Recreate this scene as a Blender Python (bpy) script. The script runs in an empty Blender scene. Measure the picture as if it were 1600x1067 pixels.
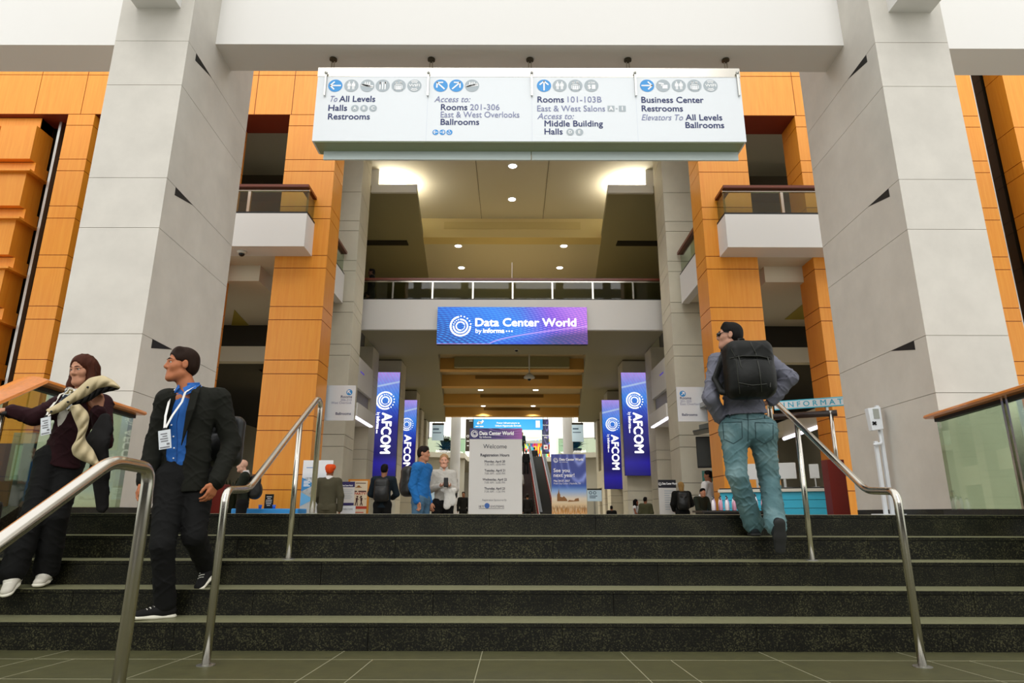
import bpy, bmesh, math, random
import numpy as np
from mathutils import Vector, Matrix
S = bpy.context.scene
COL = S.collection
random.seed(4)

# ------------------------------------------------------------------ camera
F_PX, PITCH, ROLL = 1000.0, math.radians(15.06), math.radians(0.12)
CAM = Vector((0.0, 0.0, 0.004))
_R, _U, _F = Vector((1, 0, 0)), Vector((0, -math.sin(PITCH), math.cos(PITCH))), Vector((0, math.cos(PITCH), math.sin(PITCH)))
_r = _R * math.cos(ROLL) + _U * math.sin(ROLL)
_u = _U * math.cos(ROLL) - _R * math.sin(ROLL)
cam = bpy.data.cameras.new('camera')
cam.sensor_width = 36.0
cam.lens = F_PX / 1600 * 36
cam.clip_start = 0.05
cam.clip_end = 400
camo = bpy.data.objects.new('camera', cam)
COL.objects.link(camo)
camo.matrix_world = Matrix(((_r.x, _u.x, -_F.x, CAM.x), (_r.y, _u.y, -_F.y, CAM.y), (_r.z, _u.z, -_F.z, CAM.z), (0, 0, 0, 1)))
S.camera = camo

# ------------------------------------------------------------------ world, sun, big lights, exposure
S.view_settings.view_transform = 'Standard'
S.view_settings.look = 'None'
S.view_settings.gamma = 1
S.view_settings.use_curve_mapping = False
S.view_settings.exposure = 0.0
w = bpy.data.worlds.new('overcast_sky')
S.world = w
w.use_nodes = True
nt = w.node_tree
bg = nt.nodes['Background']
tc = nt.nodes.new('ShaderNodeTexCoord')
sep = nt.nodes.new('ShaderNodeSeparateXYZ')
nt.links.new(tc.outputs['Generated'], sep.inputs[0])
rmp = nt.nodes.new('ShaderNodeValToRGB')
rmp.color_ramp.elements[0].position = 0.0
rmp.color_ramp.elements.new(.12).color = (.93, .93, .91, 1)
rmp.color_ramp.elements[0].color = (.50, .52, .48, 1)
rmp.color_ramp.elements[2].position = 0.65
rmp.color_ramp.elements[2].color = (1.0, 1.0, 1.0, 1)
nt.links.new(sep.outputs[2], rmp.inputs[0])
nt.links.new(rmp.outputs[0], bg.inputs[0])
bg.inputs[1].default_value = 1.45

def lamp(name, kind, loc, energy, color=(1, 1, 1), rot=None, target=None, **kw):
    l = bpy.data.lights.new(name, kind)
    l.energy = energy
    l.color = color
    for k, v in kw.items():
        setattr(l, k, v)
    o = bpy.data.objects.new(name, l)
    o.location = loc
    if target is not None:
        o.rotation_euler = (Vector(target) - Vector(loc)).to_track_quat('-Z', 'Y').to_euler()
    elif rot:
        o.rotation_euler = rot
    COL.objects.link(o)
    return o
# broad soft daylight falling through the glazed front of the atrium
lamp('daylight', 'SUN', (0, -10, 20), 1.35, (1.0, .99, .965), target=(0.15, 6, 17.3), angle=math.radians(48))

# and through the glass roof over the front hall
lamp('roof_daylight', 'SUN', (0, -10, 24), 1.1, (1.0, .99, .965), target=(0.1, 6, 10), angle=math.radians(30))

# ------------------------------------------------------------------ pixel -> place
def ray(x, y):
    u, v = (x - 800) / F_PX, (533.5 - y) / F_PX
    return _F + _r * u + _u * v
def at(x, y, Y):
    """the point that stands Y metres ahead and shows at photograph pixel x, y"""
    d = ray(x, y)
    return CAM + d * (Y / d.y)
def atz(x, y, z):
    d = ray(x, y)
    return CAM + d * ((z - CAM.z) / d.z)

# ------------------------------------------------------------------ colours and materials
def lin(c):
    if isinstance(c, str):
        c = c.lstrip('#')
        c = [int(c[i:i + 2], 16) / 255 for i in (0, 2, 4)]
    return tuple(x / 12.92 if x <= .04045 else ((x + .055) / 1.055) ** 2.4 for x in c)
MATS = {}
def mat(name, color, rough=.6, metal=0.0, spec=.5, emit=0.0, var=0.0, scale=4.0, stretch=(1, 1, 1), bump=0.0, coat=0.0, ecol=None, var2=None, detail=5):
    if name in MATS:
        return MATS[name]
    m = bpy.data.materials.new(name)
    m.use_nodes = True
    n, l = m.node_tree.nodes, m.node_tree.links
    b = n['Principled BSDF']
    c = lin(color)
    b.inputs['Base Color'].default_value = (*c, 1)
    b.inputs['Roughness'].default_value = rough
    b.inputs['Metallic'].default_value = metal
    b.inputs['Specular IOR Level'].default_value = spec
    b.inputs['Coat Weight'].default_value = coat
    if emit:
        b.inputs['Emission Color'].default_value = (*(lin(ecol) if ecol else c), 1)
        b.inputs['Emission Strength'].default_value = emit
    if var or bump:
        t = n.new('ShaderNodeTexCoord')
        mp = n.new('ShaderNodeMapping')
        mp.inputs['Scale'].default_value = stretch
        nz = n.new('ShaderNodeTexNoise')
        nz.inputs['Scale'].default_value = scale
        nz.inputs['Detail'].default_value = detail
        nz.inputs['Roughness'].default_value = .6
        l.new(t.outputs['Object'], mp.inputs[0])
        l.new(mp.outputs[0], nz.inputs['Vector'])
        if var:
            r = n.new('ShaderNodeValToRGB')
            c2 = lin(var2) if var2 else tuple(x * (1 - var) for x in c)
            r.color_ramp.elements[0].position = .3
            r.color_ramp.elements[1].position = .7
            r.color_ramp.elements[0].color = (*c2, 1)
            r.color_ramp.elements[1].color = (*c, 1)
            l.new(nz.outputs[0], r.inputs[0])
            l.new(r.outputs[0], b.inputs['Base Color'])
            if emit and not ecol:
                l.new(r.outputs[0], b.inputs['Emission Color'])
        if bump:
            bp = n.new('ShaderNodeBump')
            bp.inputs['Strength'].default_value = bump
            bp.inputs['Distance'].default_value = .02
            l.new(nz.outputs[0], bp.inputs['Height'])
            l.new(bp.outputs[0], b.inputs['Normal'])
    MATS[name] = m
    return m
def glass_mat(name, tint, refl_rough=.02, clear=.92, base=.0):
    """clear sheet glass: see-through with a tint, mirror-like at a slant"""
    if name in MATS:
        return MATS[name]
    m = bpy.data.materials.new(name)
    m.use_nodes = True
    n, l = m.node_tree.nodes, m.node_tree.links
    n.remove(n['Principled BSDF'])
    out = n['Material Output']
    tr = n.new('ShaderNodeBsdfTransparent')
    tr.inputs[0].default_value = (*(x * clear for x in lin(tint)), 1)
    gl = n.new('ShaderNodeBsdfGlossy')
    gl.inputs['Roughness'].default_value = refl_rough
    fr = n.new('ShaderNodeFresnel')
    fr.inputs[0].default_value = 1.5
    mx = n.new('ShaderNodeMixShader')
    gm = n.new('ShaderNodeNewGeometry')
    iv = n.new('ShaderNodeMath')
    iv.operation = 'SUBTRACT'
    iv.inputs[0].default_value = 1.0
    l.new(gm.outputs['Backfacing'], iv.inputs[1])
    mu = n.new('ShaderNodeMath')
    mu.operation = 'MULTIPLY'
    l.new(fr.outputs[0], mu.inputs[0])
    l.new(iv.outputs[0], mu.inputs[1])
    fr = mu
    if base:
        ad = n.new('ShaderNodeMath')
        ad.operation = 'ADD'
        ad.use_clamp = True
        ad.inputs[1].default_value = base
        l.new(fr.outputs[0], ad.inputs[0])
        l.new(ad.outputs[0], mx.inputs[0])
    else:
        l.new(fr.outputs[0], mx.inputs[0])
    l.new(tr.outputs[0], mx.inputs[1])
    l.new(gl.outputs[0], mx.inputs[2])
    l.new(mx.outputs[0], out.inputs[0])
    MATS[name] = m
    return m
def granite(name, dark, fleck, amount=.62, rough=.25, scale=140, spec=.5):
    if name in MATS:
        return MATS[name]
    m = mat(name, dark, rough, spec=spec)
    n, l = m.node_tree.nodes, m.node_tree.links
    b = n['Principled BSDF']
    t = n.new('ShaderNodeTexCoord')
    nz = n.new('ShaderNodeTexNoise')
    nz.inputs['Scale'].default_value = scale
    nz.inputs['Detail'].default_value = 3
    big = n.new('ShaderNodeTexNoise')
    big.inputs['Scale'].default_value = 6
    r = n.new('ShaderNodeValToRGB')
    r.color_ramp.elements[0].position = amount - .12
    r.color_ramp.elements[1].position = amount + .14
    r.color_ramp.elements[0].color = (*lin(dark), 1)
    r.color_ramp.elements[1].color = (*lin(fleck), 1)
    mx = n.new('ShaderNodeMath')
    mx.operation = 'MULTIPLY_ADD'
    mx.inputs[1].default_value = .22
    l.new(t.outputs['Object'], nz.inputs['Vector'])
    l.new(t.outputs['Object'], big.inputs['Vector'])
    l.new(big.outputs[0], mx.inputs[0])
    l.new(nz.outputs[0], mx.inputs[2])
    l.new(mx.outputs[0], r.inputs[0])
    r.color_ramp.elements[0].position += .1
    r.color_ramp.elements[1].position += .1
    l.new(r.outputs[0], b.inputs['Base Color'])
    return m

M_STONE = mat('limestone', '#d3cec4', .75, var=.12, scale=2.2, stretch=(1, 1, 1), bump=.05)
M_STONE2 = mat('grey_stone', '#d6d0bb', .7, var=.10, scale=2.0)
M_WHITE = mat('white_plaster', '#e1dfdb', .8)
M_PLASTER = mat('warm_grey_plaster', '#d4cdb8', .85)
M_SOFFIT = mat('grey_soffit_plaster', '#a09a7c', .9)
M_BEAMY = mat('ochre_paint', '#d8a856', .8)
M_ORANGE = mat('orange_wood_veneer', '#e89a2e', .42, var=.1, scale=3.0, stretch=(9, 9, .4), var2='#e08a1c')
M_ORANGE_GAP = mat('dark_red_wood_edge', '#7a2a0a', .6)
M_REDWOOD = mat('red_stained_veneer', '#a8380c', .5, var=.2, scale=3.0, stretch=(7, 7, .5))
M_BLACK = mat('black_paint', '#0d0d0c', .6)
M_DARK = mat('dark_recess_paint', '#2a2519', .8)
M_STEEL = mat('brushed_steel', '#d2cdc2', .18, 1.0)
M_STEEL2 = mat('satin_steel', '#b9b9b4', .38, 1.0)
M_CAP = mat('wooden_handrail', '#d97f28', .3, var=.25, scale=6, stretch=(8, .6, 8), coat=.4)
M_CAPD = mat('dark_wood_handrail', '#6e2f16', .35)
M_GRAN = granite('black_granite', '#0b0b05', '#56543a', .65, .34, 125, spec=.3)
M_GRANT = mat('honed_granite_tread', '#848362', .4, var=.3, scale=30)
M_PAVE = mat('slate_paving', '#4c4b2a', .5, var=.28, scale=9, bump=.1)
M_JOINT = mat('pale_joint', '#8f8c70', .8)
M_FLOOR = mat('polished_terrazzo', '#9a9282', .3, var=.15, scale=20)
M_GLASS = glass_mat('clear_glass', '#dfe8dc', clear=.9)
M_GLASSG = glass_mat('green_glass', '#dfebd9', clear=.93, base=.05)

# ------------------------------------------------------------------ object helpers
def tag(o, label=None, cat=None, group=None, kind=None):
    if label: o['label'] = label
    if cat: o['category'] = cat
    if group: o['group'] = group
    if kind: o['kind'] = kind
    return o
def wloc(o):
    v = Vector((0, 0, 0))
    while o is not None:
        v += o.location
        o = o.parent
    return v
def thing(name, label, cat, loc=(0, 0, 0), group=None):
    o = bpy.data.objects.new(name, None)
    o.empty_display_size = .2
    COL.objects.link(o)
    o.location = loc
    return tag(o, label, cat, group)
def copy_tree(o, parent=None):
    c = o.copy()
    COL.objects.link(c)
    if parent is not None:
        c.parent = parent
    for ch in list(o.children):
        copy_tree(ch, c)
    return c
def dup(o, loc=None, rz=None, label=None):
    c = copy_tree(o)
    if loc is not None: c.location = loc
    if rz is not None: c.rotation_euler = (0, 0, rz)
    if label: c['label'] = label
    return c
class MB:
    def __init__(s):
        s.b = bmesh.new()
        s.sub = []          # lines of writing and single symbols, each built as a part of its own
    def poly(s, pts):
        vs = [s.b.verts.new(p) for p in pts]
        try:
            return s.b.faces.new(vs)
        except ValueError:
            return None
    def prism(s, base, top):
        """closed solid between two rings of equal length"""
        n = len(base)
        a = [s.b.verts.new(p) for p in base]
        c = [s.b.verts.new(p) for p in top]
        s.b.faces.new(a[::-1])
        s.b.faces.new(c)
        for i in range(n):
            s.b.faces.new((a[i], a[(i + 1) % n], c[(i + 1) % n], c[i]))
        return s
    def box(s, x0, x1, y0, y1, z0, z1):
        if x0 > x1: x0, x1 = x1, x0
        if y0 > y1: y0, y1 = y1, y0
        if z0 > z1: z0, z1 = z1, z0
        return s.prism([(x0, y0, z0), (x1, y0, z0), (x1, y1, z0), (x0, y1, z0)], [(x0, y0, z1), (x1, y0, z1), (x1, y1, z1), (x0, y1, z1)])
    def plan(s, pts, z0, z1):
        """vertical extrusion of a plan polygon (counter-clockwise x,y)"""
        ar = sum(pts[i][0] * pts[(i + 1) % len(pts)][1] - pts[(i + 1) % len(pts)][0] * pts[i][1] for i in range(len(pts)))
        if ar < 0: pts = pts[::-1]
        return s.prism([(p[0], p[1], z0) for p in pts], [(p[0], p[1], z1) for p in pts])
    def elev(s, pts, y0, y1):
        """extrusion along y of an elevation polygon (x,z)"""
        ar = sum(pts[i][0] * pts[(i + 1) % len(pts)][1] - pts[(i + 1) % len(pts)][0] * pts[i][1] for i in range(len(pts)))
        if ar < 0: pts = pts[::-1]
        return s.prism([(p[0], y1, p[1]) for p in pts][::-1][::-1], [(p[0], y0, p[1]) for p in pts])
    def obox(s, c, ax, ay, az):
        """oriented box: centre and three half-axis vectors"""
        c, ax, ay, az = map(Vector, (c, ax, ay, az))
        return s.prism([c - ax - ay - az, c + ax - ay - az, c + ax + ay - az, c - ax + ay - az], [c - ax - ay + az, c + ax - ay + az, c + ax + ay + az, c - ax + ay + az])
    def tube(s, path, r, seg=12, cap=True, radii=None):
        path = [Vector(p) for p in path]
        rings = []
        up = None
        for i, p in enumerate(path):
            t = (path[min(i + 1, len(path) - 1)] - path[max(i - 1, 0)]).normalized()
            if up is None:
                up = Vector((0, 0, 1)) if abs(t.z) < .9 else Vector((1, 0, 0))
            a = t.cross(up).normalized()
            up = a.cross(t).normalized()
            rr = radii[i] if radii else r
            rings.append([s.b.verts.new(p + a * math.cos(k * 2 * math.pi / seg) * rr + up * math.sin(k * 2 * math.pi / seg) * rr) for k in range(seg)])
        for i in range(len(rings) - 1):
            for k in range(seg):
                s.b.faces.new((rings[i][k], rings[i][(k + 1) % seg], rings[i + 1][(k + 1) % seg], rings[i + 1][k]))
        if cap:
            s.b.faces.new(rings[0][::-1])
            s.b.faces.new(rings[-1])
        return s
    def lathe(s, c, prof, seg=16):
        """surface of revolution about z: prof = [(r,z)...]"""
        c = Vector(c)
        rings = []
        for r, z in prof:
            rings.append([s.b.verts.new(c + Vector((math.cos(k * 2 * math.pi / seg) * r, math.sin(k * 2 * math.pi / seg) * r, z))) for k in range(seg)])
        for i in range(len(rings) - 1):
            for k in range(seg):
                s.b.faces.new((rings[i][k], rings[i][(k + 1) % seg], rings[i + 1][(k + 1) % seg], rings[i + 1][k]))
        s.b.faces.new(rings[0][::-1])
        s.b.faces.new(rings[-1])
        return s
    def ball(s, c, r, seg=12, sc=(1, 1, 1)):
        m = Matrix.Translation(Vector(c)) @ Matrix.Diagonal((sc[0], sc[1], sc[2], 1))
        bmesh.ops.create_uvsphere(s.b, u_segments=seg, v_segments=max(6, seg // 2 + 2), radius=r, matrix=m)
        return s
    def build(s, name, m, parent=None, smooth=False, bevel=0.0, local=False, fix=True):
        first = None
        for k in s.sub:
            o = k.build(name, m, parent, smooth, bevel, local, fix)
            first = first or o
        if first and not len(s.b.verts):
            s.b.free()
            return first
        if fix:
            bmesh.ops.recalc_face_normals(s.b, faces=s.b.faces[:])
        me = bpy.data.meshes.new(name)
        if parent is not None and not local:
            o_ = wloc(parent)
            for v in s.b.verts: v.co -= o_
        s.b.to_mesh(me)
        s.b.free()
        ms = m if isinstance(m, (list, tuple)) else [m]
        for k in ms: me.materials.append(k)
        o = bpy.data.objects.new(name, me)
        COL.objects.link(o)
        if parent is not None: o.parent = parent
        if smooth:
            for p in me.polygons: p.use_smooth = True
        if bevel:
            b = o.modifiers.new('bevel', 'BEVEL')
            b.width = bevel
            b.segments = 2
            b.limit_method = 'ANGLE'
        return o
def struct(name, mb, m, **kw):
    o = mb.build(name, m, **kw)
    if o.parent is None: o['kind'] = 'structure'
    return o
def fillet(path, r, n=6):
    """round the corners of a polyline"""
    path = [Vector(p) for p in path]
    out = [path[0]]
    for i in range(1, len(path) - 1):
        a, b, c = path[i - 1], path[i], path[i + 1]
        d1, d2 = (a - b), (c - b)
        rr = min(r, d1.length * .45, d2.length * .45)
        p, q = b + d1.normalized() * rr, b + d2.normalized() * rr
        for k in range(n + 1):
            t = k / n
            out.append(p * (1 - t) ** 2 + b * 2 * t * (1 - t) + q * t * t)
    out.append(path[-1])
    return out
def panelled(plan, joints, gap, inset):
    """mesh of stacked blocks on one plan polygon, with an inset core showing as joints"""
    mb = MB()
    c = Vector((sum(p[0] for p in plan) / len(plan), sum(p[1] for p in plan) / len(plan)))
    for a, b in zip(joints[:-1], joints[1:]):
        mb.plan(plan, a + gap / 2, b - gap / 2)
    return mb
def shrink(plan, d):
    cx, cy = sum(p[0] for p in plan) / len(plan), sum(p[1] for p in plan) / len(plan)
    out = []
    for x, y in plan:
        out.append((x - d if x > cx else x + d, y - d if y > cy else y + d))
    return out
# ================================================================== STRUCTURE
RISE, TREAD, D0 = .165, .277, 4.355
ZL = -5 * RISE
DT = D0 + 4 * TREAD            # edge of the upper floor
# lower landing, rising very gently towards the entrance
SL = .045
def zfloor(y): return ZL + SL * (D0 - y)
mb = MB()
YE = 2.15
mb.prism([(-7, YE, zfloor(YE) - .2), (7, YE, zfloor(YE) - .2), (7, D0 + .05, ZL - .2), (-7, D0 + .05, ZL - .2)], [(-7, YE, zfloor(YE)), (7, YE, zfloor(YE)), (7, D0 + .05, zfloor(D0 + .05)), (-7, D0 + .05, zfloor(D0 + .05))])
lf = struct('floor_landing', mb, M_PAVE)
mb = MB()
def strip(a, b, wd):
    a, b = Vector(a), Vector(b)
    n = Vector((-(b - a).y, (b - a).x, 0)).normalized() * wd / 2
    mb.prism([a - n - Vector((0, 0, .003)), b - n - Vector((0, 0, .003)), b + n - Vector((0, 0, .003)), a + n - Vector((0, 0, .003))], [a - n + Vector((0, 0, .0012)), b - n + Vector((0, 0, .0012)), b + n + Vector((0, 0, .0012)), a + n + Vector((0, 0, .0012))])
def onfloor(x, y):
    d = ray(x, y)
    # plane z = ZL + SL*(D0-Y)
    t = (ZL + SL * D0 - CAM.z) / (d.z + SL * d.y)
    return CAM + d * t
yb = onfloor(800, 1031).y
yc = onfloor(800, 1062.5).y
yd = yc - (yb - yc) * 1.3
ya = onfloor(800, 1019).y
for yy in (yb, yc, yd):
    strip((-7, yy, zfloor(yy)), (7, yy, zfloor(yy)), .0035)
for i in range(-12, 13):          # first row of slabs, then the rows nearer the door
    x0 = -.18 + i * .86
    strip((x0, D0, ZL), (x0, YE, zfloor(YE)), .005)
    x1 = x0 + .24
    strip((x1 + .0, yb, zfloor(yb)), (x1, YE, zfloor(YE)), .005) if i % 2 else None
struct('floor_landing_joints', mb, M_JOINT).parent = lf
# a flight going down towards the street doors, in front of the landing
mb = MB()
for k in range(8):
    mb.box(-7, 7, YE - (k + 1) * .28, YE - k * .28 + (.02 if k else 0), zfloor(YE) - (k + 2) * RISE - .2, zfloor(YE) - (k + 1) * RISE)
struct('floor_lower_flight', mb, M_PAVE)
mb = MB()
mb.box(-16, 16, -14, YE - 8 * .28, zfloor(YE) - 9 * RISE - .2, zfloor(YE) - 9 * RISE)
struct('floor_entrance', mb, mat('dark_slate_floor', '#3c3b30', .5))
# glazed street front behind the viewer: dark doors below, piers and spandrels with open daylight between
mb = MB()
zb_ = zfloor(YE) - 9 * RISE
mb.box(-20, 20, -14.2, -13.8, zb_, 2.6)
struct('wall_entrance', mb, mat('dark_door_glass', '#1d1f1c', .25))
mb = MB()
for z0, z1 in ((2.6, 3.3), (7.6, 8.3), (12.6, 13.3), (17.6, 18.3), (22.6, 23.6)): mb.box(-20, 20, -14.2, -13.8, z0, z1)
for k in range(-5, 6): mb.box(k * 4 - .3, k * 4 + .3, -14.3, -13.7, 2.6, 23.6)
struct('wall_entrance_frame', mb, mat('frame_grey', '#6f6d64', .6))
# five risers of speckled black granite; slabs with a thin nosing course
stairs = thing('granite_steps', 'wide flight of black speckled granite steps rising to the upper hall', 'stairs', (0, D0, ZL))
stairs['kind'] = 'structure'
mb_r, mb_t, mb_n = MB(), MB(), MB()
for k in range(5):
    z0, z1 = ZL + k * RISE, ZL + (k + 1) * RISE
    y0 = D0 + k * TREAD
    y1 = y0 + TREAD if k < 4 else y0 + .45
    edges = [-7.0]
    x = -7.0 + .37 * (k % 3)
    while x < 7:
        x += 1.22
        edges.append(min(x, 7.0))
    for a, b in zip(edges[:-1], edges[1:]):
        if b - a < .02: continue
        mb_r.box(a + .0015, b - .0015, y0 + .005, y1 + .03, z0 - (.05 if k else .2), z1 - .028)
        mb_n.box(a + .0015, b - .0015, y0, y0 + .045, z1 - .025, z1 - .002)
    mb_t.box(-7, 7, y0 + .003, y1 + .003, z1 - .006, z1)
mb_r.build('riser', M_GRAN, stairs)
mb_n.build('nosing', M_GRAN, stairs)
mb_t.build('tread', M_GRANT, stairs)
# upper floor
mb = MB()
mb.box(-18, 18, DT + .40, 9.3, -.3, 0)
struct('floor_crest', mb, M_FLOOR)
# beyond the crest five steps lead down into the long hall
ZF = -.75
mb = MB()
for k in range(4):
    mb.box(-18, 18, 9.3 + k * .3, 9.3 + (k + 1) * .3, ZF - .3, -.15 * (k + 1))
struct('floor_inner_steps', mb, M_FLOOR)
mb = MB()
mb.box(-18, 18, 10.5, 90, ZF - .3, ZF)
struct('floor', mb, M_FLOOR)

# ---- near stone pillars -------------------------------------------------
JZ = [.0, .06, 1.31, 1.97, 3.28, 3.94, 5.25, 5.91, 7.22, 7.9, 9.2]
PL = [(-5.15, 7.0), (-4.20, 7.0), (-4.285, 9.07), (-5.40, 9.07)]
PR = [(4.70, 7.0), (5.64, 7.0), (5.85, 9.07), (4.745, 9.07)]
for plan, sx, nm in ((PL, -1, 'left'), (PR, 1, 'right')):
    mb = MB()
    for a, b in zip(JZ[1:-1], JZ[2:]):
        mb.plan(plan, a + .003, b - .003)
    # two stones to a side above the break, upright joints near the corner
    root = struct('pillar_' + nm, mb, M_STONE)
    root['kind'] = 'structure'
    mb = MB()
    mb.plan(shrink(plan, .012), .05, 9.2)
    mb.build('joint_core', mat('stone_joint', '#8d8672', .9), root)
    mb = MB()
    mb.plan(shrink(plan, -.004), 0.0, .062)
    mb.build('plinth', M_GRAN, root)
    # wedge-shaped light slots cut at the courses of the inner face
    xi = plan[1][0] if sx < 0 else plan[0][0]
    xb = plan[2][0] if sx < 0 else plan[3][0]
    for zz in (5.91, 3.94, 1.97):
        mb = MB()
        def px(y): return xi + (xb - xi) * (y - 7.0) / 2.07
        e = .003 * (-sx)
        a = [(px(7.23) + e, 7.23, zz), (px(7.23) + e, 7.23, zz - .11), (px(7.72) + e, 7.72, zz)]
        b = [(p[0] + .05 * sx, p[1], p[2]) for p in a]
        mb.prism(a, b)
        mb.build('wedge_slot', M_BLACK, root)
# ---- white beams between and beside them ---------------------------------
mb = MB(); mb.box(-4.26, 4.74, 7.7, 8.27, 6.45, 9.2); struct('beam_centre', mb, M_WHITE)
mb = MB(); mb.box(-16, -5.16, 7.7, 8.27, 6.43, 9.2); struct('beam_left', mb, M_WHITE)
mb = MB(); mb.box(5.66, 16, 7.7, 8.27, 6.40, 9.2); struct('beam_right', mb, M_WHITE)
mb = MB(); mb.box(-4.95, -4.37, 6.1, 7.0, 6.42, 9.0); struct('bracket_left', mb, M_WHITE)
mb = MB(); mb.box(4.94, 5.50, 6.1, 7.0, 6.38, 9.0); struct('bracket_right', mb, M_WHITE)

# ---- orange veneered front of the building --------------------------------
JO = sorted([.46 + 1.19 * k for k in range(0, 9)] + [.76 + 1.19 * k for k in range(0, 9)])
JO = [ZF] + [-.43, -.13] + [z for z in JO if z < 9.2] 
YF, YB = 13.2, 13.95
def veneer_column(nm, x0, x1, y0=YF, y1=YB, ztop=9.09, sidemat=None):
    js = [z for z in JO if z < ztop - .05] + [ztop]
    mb = MB()
    for a, b in zip(js[:-1], js[1:]):
        mb.box(x0, x1, y0, y1, a + .008, b - .008)
    o = struct('wall_' + nm, mb, M_ORANGE)
    mb = MB(); mb.box(x0 + .012, x1 - .012, y0 + .012, y1, 0, ztop)
    mb.build('joint_core', M_ORANGE_GAP, o)
    return o
def header(nm, xs, z0=9.09, z1=12.2):
    mb = MB()
    for a, b in zip(xs[:-1], xs[1:]):
        for c, d in ((z0, 10.17), (10.17, 11.2), (11.2, z1)):
            mb.box(a + .008, b - .008, YF, YB, c + .008, d - .008)
    o = struct('wall_header_' + nm, mb, M_ORANGE)
    mb = MB(); mb.box(xs[0] + .02, xs[-1] - .02, YF + .012, YB + .02, z0, z1)
    mb.build('joint_core', M_ORANGE_GAP, o)
header('left', [-18, -16.5, -15.2, -14, -12.6, -11.3, -10.2, -9.1, -8.2, -7.2, -6.1, -5.22, -4.10])
header('right', [4.29, 5.43, 6.7, 7.8, 8.9])
veneer_column('left_inner', -5.25, -4.10)
veneer_column('right_inner', 4.29, 5.43)
veneer_column('left_middle', -7.4, -6.55)
veneer_column('right_middle', 6.66, 7.5)
veneer_column('left_outer', -10.48, -9.85)
veneer_column('right_outer', 10.30, 11.0, ztop=12.3)
# stepped veneer block at the far left: tall boards, recessed bands, thin shelves
mb, mc, ms = MB(), MB(), MB()
for k in range(-1, 7):
    z = .46 + 1.19 * k
    for a, b in ((-18, -14.02), (-14, -12.62), (-12.6, -12.02), (-12.0, -11.15)):
        mb.box(a, b - .012, 13.2, 13.75, z + .31, z + 1.18)
        mc.box(a, b - .012 + (.05 if b == -11.15 else 0), 13.34, 13.75, z + .008, z + .29)
    ms.box(-18, -11.02, 13.1, 13.75, z - .05, z - .005)
mc.box(-18, -11.2, 13.34, 13.75, 8.80, 9.07)
o = struct('wall_left_block', mb, M_ORANGE)
mc.build('recessed_band', M_ORANGE, o)
ms.build('shelf', M_ORANGE, o)
mb = MB(); mb.box(-18, -11.2, 13.36, 13.76, ZF, 9.09); mb.build('joint_core', M_ORANGE_GAP, o)
mb = MB()
js = [z for z in JO] + [9.09, 10.28, 10.58, 12.3]
for a, b in zip(js[:-1], js[1:]):
    mb.box(11.78, 13.1, 13.2, 13.75, a + .008, b - .008)
o = struct('wall_right_block', mb, M_ORANGE)
mb = MB(); mb.box(11.80, 13.1, 13.22, 13.74, ZF, 12.3); mb.build('joint_core', M_ORANGE_GAP, o)
for s_, x_, zt in ((-1, -10.86, 9.09), (1, 11.24, 12.3)):
    mb = MB(); mb.box(x_ - .03, x_ + .03, 13.50, 13.62, ZF, zt)
    struct('trim_mullion_' + ('left' if s_ < 0 else 'right'), mb, M_STEEL2)
    mb = MB(); mb.box(x_ - .55, x_ + .7, 13.80, 13.95, ZF, zt)
    o = struct('wall_slot_' + ('left' if s_ < 0 else 'right'), mb, mat('slot_glass', '#1a1710', .15))
# ---- level-two gallery: slabs, balconies, lower dropped soffits -----------
Z2, ZP, ZR = 5.5, 6.27, 6.94
def balcony(nm, x0, x1, xe, s):
    """white fronted balcony; xe = the end that shows"""
    mb = MB(); mb.box(x0, x1, 12.65, 13.2, Z2, ZP)
    o = struct('wall_balcony_' + nm, mb, M_WHITE)
    g = thing('balcony_railing', 'glass balcony railing with wooden rail on the white balcony at the ' + nm, 'railing', (xe, 12.7, ZP))
    g['group'] = 'balcony railings'
    mb = MB(); mb.box(x0, x1, 12.67, 13.2, ZP, ZP + .05); mb.build('base_shoe', M_BLACK, g)
    mb = MB()
    mb.box(x0, x1, 12.70, 12.715, ZP + .05, ZR - .12)
    xi = xe - s * .04
    mb.box(xi, xi - s * .015, 12.72, 13.2, ZP + .05, ZR - .12)
    mb.build('glass_pane', M_GLASSG, g)
    mb = MB(); mb.box(x0, x1, 12.68, 12.73, ZR - .12, ZR - .075); mb.build('top_bar', M_STEEL, g)
    mb = MB(); mb.box(x0, x1, 12.60, 12.80, ZR - .06, ZR); mb.box(xe, xe - s * .2, 12.80, 13.2, ZR - .06, ZR)
    mb.build('hand_rail', M_CAPD, g)
    for xp in (at(390, 310, 12.72).x, at(1221, 310, 12.72).x):
        if x0 < xp < x1:
            mb = MB(); mb.box(xp - .03, xp + .03, 12.69, 12.75, ZP + .05, ZR - .07); mb.build('post', M_STEEL, g)
    return g
balcony('left', -7.3, -4.44, -4.44, 1)
balcony('right', 4.60, 7.4, 4.60, -1)
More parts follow.
